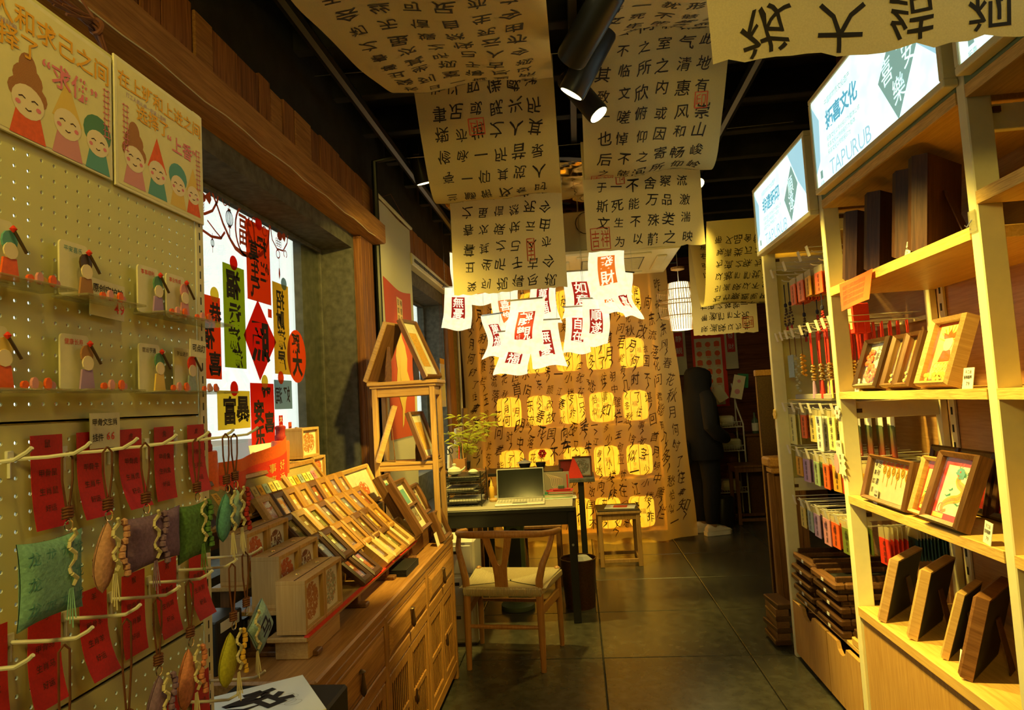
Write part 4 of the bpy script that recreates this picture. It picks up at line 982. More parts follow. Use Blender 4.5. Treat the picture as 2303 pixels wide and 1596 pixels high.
# narrow frames leaning in rows.  local: u along Y (width), v up the slope, w outwards
def fr_mesh(w, h, d, bar, mats, pr, rounded=True):
    """frame parts for a frame lying in local XY plane, +Z is the face"""
    fm = MB(); a, c = w / 2, h / 2
    out = [(-a, -c), (a, -c), (a, c), (-a, c)]; inn = [(-a + bar, -c + bar), (a - bar, -c + bar), (a - bar, c - bar), (-a + bar, c - bar)]
    mid = [(-a + bar * .35, -c + bar * .35), (a - bar * .35, -c + bar * .35), (a - bar * .35, c - bar * .35), (-a + bar * .35, c - bar * .35)]
    rings = [[(x, y, 0) for x, y in out], [(x, y, d * .78) for x, y in out], [(x, y, d) for x, y in mid], [(x, y, d * .80) for x, y in inn], [(x, y, d * .4) for x, y in inn]]
    vs = [p for r in rings for p in r]; fs = []
    for r in range(4):
        for k in range(4): q = (k + 1) % 4; fs.append((r * 4 + k, r * 4 + q, r * 4 + 4 + q, r * 4 + 4 + k))
    fs.append((3, 2, 1, 0)); fm.add(vs, fs)
    bk = MB().rect(-a + bar, a - bar, -c + bar, c - bar, lambda u, v: (u, v, d * .42))
    gl = MB().rect(-a + bar, a - bar, -c + bar, c - bar, lambda u, v: (u, v, d * .70))
    return fm, bk, gl
PROTO = {}
def small_frame(w, h, d, bar, wd, prm, label, group, Mx, orn=True):
    t = thing('framed_print', label, 'picture frame', (0, 0, 0), 0, group); t.matrix_world = Mx
    key = (w, h, d, bar, wd, prm)
    if key not in PROTO:
        fm, bk, gl = fr_mesh(w, h, d, bar, None, None)
        a = fm.build('moulding', wd, t); b_ = bk.build('print', prm, t); c = gl.build('glass', 'frame_glass', t); e = None
        if orn:
            s_ = MB(); s_.rect(-w * .09, w * .11, h * .02, h * .14, lambda u, v: (u, v, d * .45)); e = s_.build('slip', 'cream_paper', t)
            s2 = MB()
            for q in range(5): s2.lathe([(.001, -.003), (.004, 0), (.001, .003)], (-w * .1 + q * w * .05, -h * .5 + bar + .008 + .004 * (q % 2), d * .5), 6)
            f_ = s2.build('charm', 'brass', t, smooth=True)
        PROTO[key] = [o for o in t.children]
    else:
        for o in PROTO[key]: q = o.copy(); C.objects.link(q); q.parent = t
    return t
def lean(x, y, z, tilt, h, toward=1):
    """matrix of a frame whose bottom edge is at (x,z), leaning back toward -X, facing +X; local X runs along +Y"""
    a = math.radians(tilt); up = Vector((-math.cos(a) * toward, 0, math.sin(a))); along = Vector((0, 1, 0)) * toward; nrm = along.cross(up)
    o = Vector((x, y, z)) + up * h / 2
    return Matrix(((along.x, up.x, nrm.x, o.x), (along.y, up.y, nrm.y, o.y), (along.z, up.z, nrm.z, o.z), (0, 0, 0, 1)))
mat('print_brown', (.26, .16, .05), .6, vary=.4, scale=60); mat('print_olive', (.20, .19, .06), .6, vary=.4, scale=60); mat('print_rust', (.34, .09, .03), .6, vary=.4, scale=60); mat('print_sand', (.44, .33, .12), .6, vary=.3, scale=60); mat('print_amber', (.72, .38, .06), .6, vary=.3, scale=60)
COL = {'g': ('wood_gold', 'gold-brown'), 'd': ('wood_dark', 'dark brown'), 'l': ('wood_light', 'light wooden'), 'w': ('wood_walnut', 'walnut')}
LAY = [('2.345 2.46', 'dd', 'br'), None]
FR = {0: [(2.343, 'd', 'print_rust'), (2.455, 'd', 'print_rust'), (2.606, 'l', 'print_sand'), (2.72, 'l', 'print_sand'), (2.832, 'g', 'print_olive'), (2.942, 'l', 'print_sand'), (3.052, 'l', 'print_brown')],
      1: [(2.259, 'd', 'print_olive'), (2.372, 'd', 'print_olive'), (2.485, 'g', 'print_brown'), (2.597, 'g', 'print_brown'), (2.71, 'w', 'print_brown'), (2.825, 'w', 'print_amber'), (2.94, 'g', 'print_amber')],
      2: [(2.222, 'd', 'print_olive'), (2.325, 'l', 'print_brown'), (2.43, 'g', 'print_olive'), (2.535, 'w', 'print_brown'), (2.64, 'g', 'print_sand'), (2.75, 'g', 'print_olive'), (2.86, 'g', 'print_brown'), (2.968, 'g', 'print_rust')],
      3: [(2.181, 'l', 'print_brown'), (2.285, 'd', 'print_amber'), (2.388, 'g', 'print_amber'), (2.491, 'g', 'print_sand'), (2.595, 'w', 'print_rust'), (2.70, 'g', 'print_amber'), (2.803, 'g', 'print_brown'), (2.905, 'g', 'print_sand')]}
rn = ['front row', 'second row', 'third row', 'fourth row']
for r, lst in FR.items():
    x, z, t_ = ROWS[r]
    for i, (y, c, p) in enumerate(lst):
        small_frame(.102, .142, .034 if (r == 0 and c == 'l') else .022, .026, COL[c][0], p, '%s frame, %s from the near end in the rack\'s %s' % (COL[c][1], ORD[i], rn[r]), 'small frames on the stepped rack', lean(x + .002, y + .052, z, t_, .142))
x, z, t_ = ROWS[4]
for y, lb in ((2.195, 'nearer pane'), (2.55, 'farther pane')):
    t = small_frame(.352, .145, .024, .018, 'wood_gold', 'print_sand', 'wide gilt frame of paper slips on the top row, %s' % lb, 'wide frames on the top row', lean(x, y + .176, z, t_, .145), False)
    for q in range(6):
        g = MB().rect(-.14 + q * .045, -.103 + q * .045, -.05, .02, lambda u, v: (u + v * .25, v, .0125)); sl = g.build('paper_slip', ['pink_print', 'yellow_print', 'orange_print', 'blue_print', 'yellow_print', 'pale_yellow'][(q + (y > 2.4)) % 6], t)
        g = MB()
        for k, ch in enumerate('吉祥'): g.char(ch, -.122 + q * .045 - .012 * k, .0 - .03 * k, .018, .022, lambda u, v: (u + v * .25, v, .0132))
        g.build('writing', 'ink_brown', sl)
t = small_frame(.20, .15, .026, .02, 'wood_dark', 'print_olive', 'dark frame with a yellow slip behind the teal sachet', 'wide frames on the top row', lean(x, 2.06, z, t_, .15), False)
g = MB().rect(-.02, .015, -.05, .03, lambda u, v: (u, v, .0135)); sl = g.build('paper_slip', 'orange_print', t)
g = MB().column('吉六', -.002, .015, .024, .03, lambda u, v: (u, v, .0142)); g.build('writing', 'ink', sl)
MB().box(-.11, .11, -.086, -.074, 0, .02, .004).build('ledge', 'wood_light_y', t)
# shadow boxes with paper-cut figures, lid line and brass knob on top
def shadow_box(xf, y0, z, w, h, d, prm, label):
    t = thing('shadow_box', label, 'shadow box', (xf, y0, z), 0, 'wooden shadow boxes'); b_ = .012
    g = MB(); g.box(-d, 0, 0, w, 0, b_, .001); g.box(-d, 0, 0, w, h - b_, h, .001); g.box(-d, 0, 0, b_, b_, h - b_, .001); g.box(-d, 0, w - b_, w, b_, h - b_, .001); g.box(-d, -d + .006, b_, w - b_, b_, h - b_)
    g.build('case', 'wood_light', t)
    MB().box(-.016, -.013, b_, w - b_, b_, h - b_).build('paper_cut', prm + '_box', t)
    g = MB().box(-.034, -.031, .001, w - .001, h - .0002, h + .0012); g.build('lid_groove', 'wood_dark', t)
    MB().lathe([(.001, 0), (.008, .001), (.006, .004), (.001, .005)], (-d * .62, w / 2, h), 10).build('knob', 'brass', t, smooth=True)
shadow_box(-.80, 1.858, .829, .145, .15, .088, 'emb_brown', 'nearest wooden shadow box with brown paper-cut vase')
shadow_box(-.80, 2.006, .829, .145, .15, .088, 'emb_multi', 'wooden shadow box with a coloured figure, beside the nearest one')
shadow_box(-.905, 1.925, .884, .145, .15, .088, 'emb_red', 'wooden shadow box with red paper-cut in the second tier')
shadow_box(-.905, 2.073, .884, .145, .15, .088, 'emb_black', 'wooden shadow box with black writing in the second tier')
shadow_box(-1.01, 1.94, .950, .14, .15, .088, 'emb_red', 'wooden shadow box with red figure behind the hanging sachets')
shadow_box(-1.01, 2.083, .950, .145, .15, .088, 'emb_black', 'wooden shadow box with dark crown figure in the rear tier')
shadow_box(-1.215, 2.80, 1.13, .16, .115, .09, 'emb_multi', 'lower shadow box at the window end of the rack')
shadow_box(-1.215, 2.963, 1.13, .145, .12, .09, 'emb_red', 'lower shadow box with red paper-cut at the window end')
shadow_box(-1.22, 2.86, 1.251, .19, .135, .11, 'emb_brown', 'topmost shadow box with gilt lettering before the window')
g = MB().box(-1.34, -1.20, 1.95, 3.12, 1.10, 1.115, .003); g.box(-1.34, -1.31, 1.97, 2.0, .92, 1.10); g.box(-1.34, -1.31, 3.05, 3.08, .92, 1.10); g.box(-1.25, -1.22, 2.5, 2.53, .757, 1.10)
tag(g.build('sill_shelf', 'wood_walnut'), 'low wooden shelf on the window sill behind the rack', 'shelf')
g = MB(); g.M = Matrix.Translation((-1.31, 2.62, 1.115)) @ Matrix.Rotation(-.18, 4, 'Y'); g.box(-.003, .003, 0, .62, 0, .22); tag(g.build('white_board', 'white_paper'), 'blank white board leaning behind the shadow boxes', 'board')
# red couplet scroll partly unrolled
t = thing('red_scroll', 'half-unrolled red scroll with dark rollers standing before the window', 'scroll', (-1.22, 2.08, 1.115))
for y, ti in ((.02, -.06), (.54, .08)):
    Rm = Matrix.Translation((0, y, 0)) @ Matrix.Rotation(-ti, 4, 'X')
    g = MB(); g.M = Rm; g.lathe([(.035, 0), (.036, .005), (.036, .225), (.033, .23)], n=18); g.build('paper_roll', 'orange_red', t, smooth=True)
    g = MB(); g.M = Rm; g.lathe([(.020, .23), (.022, .235), (.022, .25), (.019, .254), (.019, .275), (.021, .28), (.021, .288), (.016, .292)], n=16); g.build('roller_cap', 'bead_red', t, smooth=True)
fs_ = lambda a, b_, e=0.0: (.018 * math.sin(a * 9) + .03 + e, .03 + a * .50, .02 + b_ * (.17 + .06 * a * a * a))
MB().sheet(24, 8, lambda a, b_: (fs_(a, b_), (1, 0, 0)), .001).build('sheet', 'orange_red', t, smooth=True)
MB().grid(24, 2, lambda a, b_: fs_(a, .05 + b_ * .70, .002)).build('inner_panel', 'bright_red', t, smooth=True)
g = MB()
for q, ch in enumerate('事事好运'): g.char(ch, .74 + .12 * (q // 2), .58 - .24 * (q % 2), .08, .20, lambda a, b_: fs_(a, b_, .004))
g.build('writing', 'gold_print', t)
# light-framed red print behind the tower
t = small_frame(.46, .20, .03, .02, 'wood_light', 'cream_paper', 'light wooden frame with a red seal print behind the rack', None, lean(-1.06, 3.20, .98, 66, .20), False)
MB().rect(-.02, .13, -.075, .03, lambda u, v: (u, v, .0145)).build('red_print', 'emb_red', t)
MB().box(-1.15, -1.03, 3.09, 3.42, .757, .978, .004).build('riser_block', 'wood_walnut', None); tag(bpy.data.objects['riser_block'], 'dark block carrying the light wooden frame', 'block')
# deep walnut frames at the far end
WF = [(.20, .27, -.775, 3.14, .86, 60, 'deep walnut frame with two small prints, behind the front light frames', 2), (.17, .155, -.745, 3.46, .757, 68, 'deep walnut frame with a round-faced print at the sideboard end', 1), (.19, .17, -.84, 3.42, .885, 64, 'walnut frame with red-edged strip print, above the end frame', 3), (.16, .24, -.90, 3.25, .90, 62, 'walnut frame showing two stacked stamps', 2)]
for k, (w, h, x, y, z, ti, lb, n) in enumerate(WF):
    t = small_frame(w, h, .045, .02, 'wood_walnut', 'cream_paper', lb, 'walnut frames at the sideboard end', lean(x, y, z, ti, h), False)
    for q in range(n):
        c = (q - (n - 1) / 2) * h * .36
        MB().rect(-w * .28, w * .28, c - h * .14, c + h * .14, lambda u, v: (u, v, .020)).build('stamp_print', ['emb_dark', 'teal_print', 'emb_dark'][q], t)
    if n == 2 and z > .8: MB().box(-w * .5 + .02, w * .5 - .02, -.006, .006, .018, .04).build('divider', 'wood_walnut', t)
g = MB().box(-.96, -.80, 3.06, 3.58, .757, .858, .004); tag(g.build('display_block', 'wood_walnut'), 'walnut block under the far deep frames', 'block')
g = MB(); g.M = Matrix.Translation((-.735, 3.30, .757)) @ Matrix.Rotation(-.25, 4, 'Y'); g.box(-.001, .001, 0, .055, 0, .065); tag(g.build('price_card', 'cream_paper'), 'small price card leaning at the sideboard end frames', 'price card')
for k in range(5):
    tag(MB().box(-.83, -.745, 2.74, 2.95, .757 + k * .006, .762 + k * .006, .001).build('card_strip', 'black_paint'), 'thin black card strip, %s from the bottom of the pile under the rack' % ORD[k], 'card', 'black card strips under the rack')
g = MB().box(-.90, -.80, 1.87, 2.12, .757, .81, .003); tag(g.build('wooden_box', 'wood_light_y'), 'low plain wooden box under the rack near its front leg', 'box')
for k, (y0, y1, z1, lb) in enumerate(((1.76, 1.9, .90, 'dark box behind the rack, nearest the pegboard'), (1.91, 2.15, .86, 'dark box under the shadow boxes'))):
    t = thing('dark_box', lb, 'box', (-1.06, y0, .757)); MB().box(-.07, .05, 0, y1 - y0, 0, z1 - .757, .004).build('body', 'dark_plastic', t); MB().box(.0495, .0515, .02, y1 - y0 - .02, z1 - .757 - .035, z1 - .757 - .008).build('label', 'white_paper', t)
# white card with brush sign in the foreground
t = thing('display_card', 'white card with a black brush sign lying in front of the sideboard', 'card', (-.775, 1.56, .775), .62)
MB().box(-.11, .11, -.12, .12, -.006, 0, .001).build('sheet', 'white_paper', t)
g = MB(); g.char('悦', -.015, .02, .13, .13, faceZ(.0012, 0, 0), -1.15, .1, .03); g.build('brush_sign', 'ink', t)
g = MB(); 
for q in range(5): g.ring(.045 + .008 * math.sin(q * 2), .01 - .012 * q, .02, .012, .0008, faceZ(.001, 0, 0))
g.build('line_drawing', 'shoe_grey', t)
g = MB().box(-.92, -.62, 1.44, 1.68, 0, .768, .006); tag(g.build('plinth', 'black_paint'), 'dark plinth under the white brush-sign card', 'plinth')
# ================================================================== BAMBOO TOWER ON THE SIDEBOARD
tw = thing('bamboo_shelf', 'small two-tier bamboo shelf standing at the far end of the sideboard', 'shelf', (-.915, 3.545, .757))
for sx in (-1, 1):
    for sy in (-1, 1): MB().box(sx * .155 - .014, sx * .155 + .014, sy * .085 - .014, sy * .085 + .014, 0, .815, .003).build('post', 'wood_bamboo', tw)
MB().box(-.19, .19, -.115, .115, .815, .835, .004).build('top_board', 'wood_bamboo_x', tw); MB().box(-.178, .178, -.105, .105, .802, .815, .002).build('top_moulding', 'wood_bamboo_x', tw)
MB().box(-.165, .165, -.098, .098, .395, .410, .002).build('middle_board', 'wood_bamboo_x', tw)
for z in (.755, .365, .02):
    for sy in (-1, 1): MB().box(-.142, .142, sy * .085 - .008, sy * .085 + .008, z, z + .045 if z > .1 else z + .03, .002).build('apron', 'wood_bamboo_x', tw)
    for sx in (-1, 1): MB().box(sx * .155 - .008, sx * .155 + .008, -.072, .072, z, z + .045 if z > .1 else z + .03, .002).build('side_rail', 'wood_bamboo', tw)
def easel_frame(x0, z0, x1, z1, y, w, d, wd, face, label, prm, ang=-.28):
    """frame leaning sideways from foot (x0,z0) to tip (x1,z1); face +1 shows its print to the right"""
    up = Vector((x1 - x0, 0, z1 - z0)); h = up.length; up.normalize(); along = Vector((0, 1, 0)) * face; n = along.cross(up)
    o = Vector((x0, y, z0)) + up * h / 2 
    Mx = Matrix(((along.x, up.x, n.x, o.x), (along.y, up.y, n.y, o.y), (along.z, up.z, n.z, o.z), (0, 0, 0, 1)))
    Mx = Matrix.Translation(o) @ Matrix.Rotation(ang, 4, 'Z') @ Matrix.Translation(-o) @ Mx
    t = small_frame(w, h, d, .018, wd, prm, label, 'frames on the bamboo shelf', Mx, False)
    g = MB(); sl = -.13 if h > .3 else -.10
    f_ = lambda u, v, q: (u, v, -q)
    L_ = abs(2 * (x1 - x0)) * .62
    g.prism([(-.012, h * .12), (.012, h * .12), (.03, -h * .22), (.03, -h * .47), (-.03, -h * .47), (-.03, -h * .22)], lambda u, v, q: (u, v, -.003 - q - max(0, (h * .12 - v)) * .40), .004)
    g.build('easel_leg', 'wood_walnut', t)
    pm = {1: 'print_amber', -1: 'print_rust'}[face]
    MB().rect(-w * .22, w * .22, -h * .30, h * .28, lambda u, v: (u, v, d * .46)).build('picture', pm, t)
    MB().rect(-w / 2 + .008, w / 2 - .008, -h / 2 + .008, h / 2 - .008, lambda u, v: (u, v, -.001)).build('back_board', 'wood_walnut', t)
    return t
easel_frame(-1.085, 1.594, -.945, 1.90, 3.50, .17, .030, 'wood_oak', -1, 'pale wooden frame seen from behind on top of the bamboo shelf', 'emb_brown')
easel_frame(-.770, 1.594, -.915, 1.915, 3.52, .17, .032, 'wood_walnut', 1, 'walnut frame with orange print leaning on top of the bamboo shelf', 'cream_paper')
easel_frame(-1.063, 1.169, -.965, 1.46, 3.50, .15, .030, 'wood_oak', -1, 'pale frame with a red title strip on the middle bamboo shelf', 'cream_paper', .30)
easel_frame(-.80, 1.169, -.895, 1.42, 3.52, .15, .032, 'wood_walnut', 1, 'walnut frame with an amber print on the middle bamboo shelf', 'cream_paper')
# ================================================================== SILK SCROLL ON THE WALL
sc = thing('hanging_scroll', 'tall cream silk scroll with a red picture panel on the left wall', 'wall scroll', (-1.195, 4.05, 0))
W_ = .88
ss = lambda u, v, e=0.0: (.012 * math.sin(v * 4) + .006 * math.sin(u * 7) + e, u * W_ * (1 - .18 * (1 - v)), .62 + v * 2.18)
MB().sheet(10, 30, lambda u, v: (ss(u, v), (1, 0, 0)), .002).build('silk', 'scroll_silk', sc, smooth=True)
MB().grid(8, 20, lambda u, v: ss(.08 + u * .84, .29 + v * .48 - .015 * math.sin(u * 3) * v, .003)).build('picture_panel', 'seal_red', sc, smooth=True)
g = MB(); g.grid(3, 3, lambda u, v: ss(.44 + u * .20, .645 + v * .085, .005)); g.build('label_patch', 'gold_print', sc)
g = MB()
for q in range(6): g.char('吉祥如意平安'[q], .49 + .10 * (q % 2), .715 - .026 * (q // 2), .07, .022, lambda u, v: ss(u, v, .0065))
g.build('label_writing', 'ink_brown', sc)
g = MB(); q_ = lambda u, v: ss(u, v, .005)
g.poly([(.40, .63), (.46, .66), (.52, .63), (.58, .60), (.66, .58), (.72, .54), (.70, .50), (.78, .47), (.70, .43), (.62, .40), (.52, .33), (.46, .32), (.48, .38), (.36, .42), (.30, .46), (.34, .50), (.30, .54), (.36, .58)], q_)
g.disc(.55, .50, .12, .05, lambda u, v: ss(u, v, .0055), 20)
g.build('gilt_figure', 'gold_print', sc)
MB().tube([(.005, -.01, 2.815), (.005, W_ + .01, 2.815)], .012, 8).build('top_rod', 'scroll_silk', sc); MB().tube([(.01, .05, .61), (.01, W_ - .10, .61)], .018, 8).build('bottom_roller', 'wood_dark', sc)
MB().tube([(.005, .1, 2.82), (-.02, .44, 2.95), (.005, .78, 2.82)], .002, 4).build('hanging_cord', 'cord_brown', sc)
# ================================================================== SHEER CURTAIN
cu = thing('sheer_curtain', 'sheer curtain covered with black cursive writing in front of glowing lanterns', 'curtain', (0, 0, 0))
CX0, CX1 = -1.16, 1.02
def cs(u, v, e=0.0):        # u metres from left edge, v metres up
    a = u * 13.0 + .8 * math.sin(u * 5.1)
    fl_ = 1.0 + .06 * (1 - v / 2.7)
    y = 6.80 + (.035 * math.sin(a) + .018 * math.sin(a * 2.3 + 1)) * (1.2 - .15 * v) + .02 * math.sin(v * 2 + u)
    dy = (.035 * math.cos(a) + .018 * 2.3 * math.cos(a * 2.3 + 1)) * 13
    return (CX0 + u * fl_ + .006 * math.sin(v * 5 + u * 9), y - e, .02 + v + .012 * math.sin(a) * (v < .02))
LW = CX1 - CX0 - .05
MB().grid(150, 26, lambda a, b_: cs(a * LW, b_ * 2.72)).build('fabric', 'sheer', cu, smooth=True)
TX = ['春花秋月何时了往事知多少小楼昨夜又东风', '故国不堪回首月明中雕栏玉砌应犹在只是朱颜改', '问君能有几多愁恰似一江春水向东流落花']
g = MB(); nC = 19
for c in range(nC):
    tx = TX[c % 3]; u = .05 + (LW - .1) * (c + .5) / nC; v = 2.60 - .06 * ((c * 7) % 5); k = c * 5
    while v > .14:
        ch = tx[k % len(tx)]; s_ = rr(.075, .125); 
        g.char(ch, u + rr(-.012, .012), v, s_ * rr(.55, .85), s_ * rr(1.0, 1.4), lambda a, b_: cs(a, b_, .004), rr(-.25, .25), rr(.15, .5), 0, rr(-.10, .10))
        if RND.random() < .28: g.strip([(u + rr(-.02, .02), v - s_ * .5), (u + .012, v - s_ * .75), (u - .012, v - s_ * 1.05), (u - .02, v - s_ * 1.25)], [.012, .010, .007, .002], lambda a, b_: cs(a, b_, .004)); v -= s_ * .45
        v -= s_ * 1.28 + .02; k += 1
g.build('cursive_writing', 'ink_brown', cu, kind='stuff')
MB().tube([(-1.22, 6.80, 2.76), (1.08, 6.80, 2.76)], .012, 8).build('curtain_rod', 'black_metal', cu)
# lantern wall
rk2 = thing('lantern_rack', 'wooden rack of shelves carrying the glowing lanterns behind the curtain', 'rack', (0, 7.25, 0))
for z in (.02, .56, 1.13, 1.69, 2.25): MB().box(-1.05, .85, -.12, .12, z, z + .02, .002).build('shelf', 'wood_shelf', rk2)
for x in (-1.07, .86): MB().box(x - .02, x + .02, -.12, .12, 0, 2.75, .002).build('side', 'wood_shelf', rk2)
L0 = None; cn = ['leftmost', 'second', 'middle', 'fourth', 'rightmost']; rn2 = ['bottom', 'second lowest', 'centre', 'second highest', 'top']
for r, z in enumerate((.04, .58, 1.15, 1.71, 2.27)):
    for c, x in enumerate((-.76, -.42, -.07, .26, .60)):
        lb = 'glowing yellow lantern, %s in the %s row behind the curtain' % (cn[c], rn2[r])
        if L0 is None:
            L0 = thing('paper_lantern', lb, 'lantern', (x, 7.22, z), 0, 'glowing lanterns behind the curtain')
            MB().lathe([(.06, .03), (.115, .045), (.132, .08), (.135, .19), (.132, .30), (.115, .335), (.06, .35)], n=24).build('shade', 'lantern_glow', L0, smooth=True)
            g = MB()
            for q in range(8):
                a = q * PI / 4; g.tube([(math.cos(a) * r_, math.sin(a) * r_, z_) for r_, z_ in ((.06, .03), (.117, .045), (.134, .08), (.137, .19), (.134, .30), (.117, .335), (.06, .35))], .0028, 4)
            g.build('rib', 'wood_walnut', L0)
            for z_ in (.012, .352): MB().lathe([(.075, 0), (.078, .004), (.078, .018), (.07, .022)], (0, 0, z_), 18).build('collar', 'wood_gold', L0, smooth=True)
            g = MB()
            for a0, tx in ((-.35, '拓喜学院'), (.30, '福')):
                for q, ch in enumerate(tx):
                    s_ = .042 if len(tx) > 1 else .06
                    g.char(ch, 0, .27 - .058 * q - (.06 if len(tx) == 1 else 0), s_, s_, lambda u, v: (.139 * math.sin(a0 + u / .135), -.139 * math.cos(a0 + u / .135), v))
            g.build('lettering', 'ink_brown', L0)
        else: dup(L0, (x + rr(-.015, .015), 7.22, z), rr(-.5, .5), lb)
# ================================================================== DESK
dk = thing('work_desk', 'black metal work desk with grey mat in front of the curtain', 'desk', (-.62, 4.78, 0))
MB().box(-.545, .56, -.35, .35, .715, .745, .004).build('top', 'black_metal', dk); MB().box(-.35, .54, -.33, .30, .745, .749, .001).build('desk_mat', 'shoe_grey', dk)
for sx, x in ((-1, -.515), (1, .53)):
    for y in (-.32, .32): MB().box(x - .025, x + .025, y - .025, y + .025, 0, .715, .004).build('leg', 'black_metal', dk)
for y in (-.32, .32): MB().box(-.49, .505, y - .012, y + .012, .63, .715, .002).build('apron', 'black_metal', dk)
MB().lathe([(.008, 0), (.008, .004)], (0, 0, 0), 10).build('bolt', 'steel', dk, (.53, -.346, .5), (PI / 2, 0, 0))
lp = thing('laptop', 'open grey laptop with a black screen on the desk', 'laptop', (-.44, 4.66, .749), .04)
MB().box(-.17, .17, -.125, .11, 0, .014, .004).build('base', 'laptop_light', lp)
kb = MB().box(-.155, .155, -.045, .085, .0135, .0148).build('keyboard', 'laptop_grey', lp)
g = MB()
for i in range(14):
    for j in range(5): g.box(-.15 + i * .0215, -.132 + i * .0215, -.04 + j * .025, -.019 + j * .025, .0148, .0162)
g.build('keys', 'laptop_light', kb, kind='stuff')
MB().box(-.05, .05, -.115, -.055, .0138, .0146).build('touchpad', 'laptop_grey', lp)
g = MB(); g.M = Matrix.Translation((0, .108, .014)) @ Matrix.Rotation(-.22, 4, 'X'); g.box(-.17, .17, 0, .007, 0, .215, .003); g.build('lid', 'laptop_grey', lp)
g = MB(); g.M = Matrix.Translation((0, .108, .014)) @ Matrix.Rotation(-.22, 4, 'X'); g.box(-.162, .162, -.0012, 0, .012, .207); g.build('screen', 'screen_black', lp)
# wire tray tower
bk = thing('wire_tray', 'black three-tier wire mesh tray full of papers on the desk', 'tray', (-.84, 4.72, .745))
for z in (.01, .085, .16):
    g = MB(); 
    for k in range(14): x = -.13 + k * .02; g.tube([(x, -.14, z + .05), (x, -.14, z), (x, .14, z), (x, .14, z + .05)], .0009, 4, caps=False)
    for k in range(13): y = -.13 + k * .022; g.tube([(-.14, y, z + .05), (-.14, y, z), (.14, y, z), (.14, y, z + .05)], .0009, 4, caps=False)
    for h in (.018, .034, .05): g.tube([(-.14, -.14, z + h), (.14, -.14, z + h), (.14, .14, z + h), (-.14, .14, z + h)], .0016 if h > .04 else .0009, 4, closed=True)
    g.build('mesh_tier', 'black_metal', bk, kind='stuff')
for x in (-.142, .142):
    for y in (-.142, .142): MB().tube([(x, y, 0), (x, y, .245)], .004, 6).build('post', 'black_metal', bk)
for k, (z, m_, dx) in enumerate(((.02, 'dark_plastic', 0), (.035, 'white_paper', .02), (.095, 'dark_plastic', .01), (.11, 'shoe_grey', -.02), (.17, 'cloth_black', 0), (.19, 'dark_plastic', .02))):
    o = MB().box(-.11, .11, -.12, .12, 0, .014, .003).build('folder', m_, None, (-.84 + dx, 4.72, .745 + z + .003), (0, 0, .05 * dx * 20)); tag(o, ['black folder at the bottom of the wire tray', 'white papers at the bottom of the wire tray', 'black folder on the middle tray tier', 'grey folder on the middle tray tier', 'black cloth pouch on the top tray tier', 'black case on the top tray tier'][k], 'folder')
o = MB().lathe([(.02, 0), (.045, .012), (.05, .03), (.04, .05), (.015, .06), (.012, .07), (.016, .078), (.004, .084)], n=16).build('teapot', 'ceramic', None, (-.90, 4.70, .955), smooth=True); tag(o, 'pale ceramic teapot on top of the wire tray', 'teapot')
MB().tube([(.045, 0, .03), (.07, 0, .045), (.08, 0, .06)], [.01, .007, .005], 6).build('spout', 'ceramic', o)
o = MB().lathe([(.012, 0), (.03, .006), (.036, .02), (.02, .034), (.004, .038)], n=14).build('ceramic_figure', 'ceramic', None, (-.77, 4.72, .955), smooth=True); tag(o, 'small pale ceramic figure on the right of the wire tray', 'figurine')
# hutch behind, pen holder and plant
h = thing('desk_hutch', 'narrow dark shelf behind the wire tray at the desk back', 'shelf', (-.92, 4.98, .745))
MB().box(-.16, .22, -.07, .07, .20, .215, .002).build('board', 'wood_walnut', h)
for x in (-.15, .20): MB().box(x - .008, x + .008, -.07, .07, 0, .20, .002).build('side', 'wood_walnut', h)
ph = thing('pen_holder', 'square brown wooden pen holder with scissors and pens', 'pen holder', (-.905, 4.96, .960))
g = MB(); g.box(-.045, .045, -.04, -.035, 0, .09); g.box(-.045, .045, .035, .04, 0, .09); g.box(-.045, -.04, -.035, .035, 0, .09); g.box(.04, .045, -.035, .035, 0, .09); g.box(-.04, .04, -.035, .035, 0, .005); g.build('cup', 'terracotta', ph)
for k in range(6):
    x, y = rr(-.025, .03), rr(-.02, .02); tag(MB().tube([(0, 0, 0), (rr(-.02, .02), rr(-.01, .01), .15 + rr(0, .05))], .004, 6).build('pen', ['ink', 'bright_red', 'ink', 'white_paper', 'wood_bamboo', 'ink'][k], None, (-.905 + x, 4.96 + y, .967)), ['black pen at the rear of the square wooden holder', 'red pen in the square wooden holder', 'tall black pen in the square wooden holder', 'white pen in the square wooden holder', 'bamboo brush in the square wooden holder', 'short black pen in the square wooden holder'][k], 'pen', 'pens in the wooden holder')
sc_ = thing('scissors', 'black-handled scissors standing in the wooden holder', 'scissors', (-.935, 4.95, .967)); sc_.rotation_euler = (0, -.3, 0)
MB().box(-.006, .006, -.001, .001, 0, .13).build('blade', 'steel', sc_)
for s_ in (-1, 1): MB().tube([(s_ * .014 + .012 * math.cos(q * PI / 5), 0, .15 + .022 * math.sin(q * PI / 5)) for q in range(10)], .004, 5, closed=True).build('handle', 'dark_plastic', sc_)
pl = thing('feathery_plant', 'feathery yellow-green bamboo plant behind the pen holder', 'plant', (-.88, 5.03, .960))
MB().lathe([(.03, 0), (.04, .01), (.045, .06), (.04, .065), (.002, .062)], n=14).build('pot', 'black_paint', pl, smooth=True)
lf = None
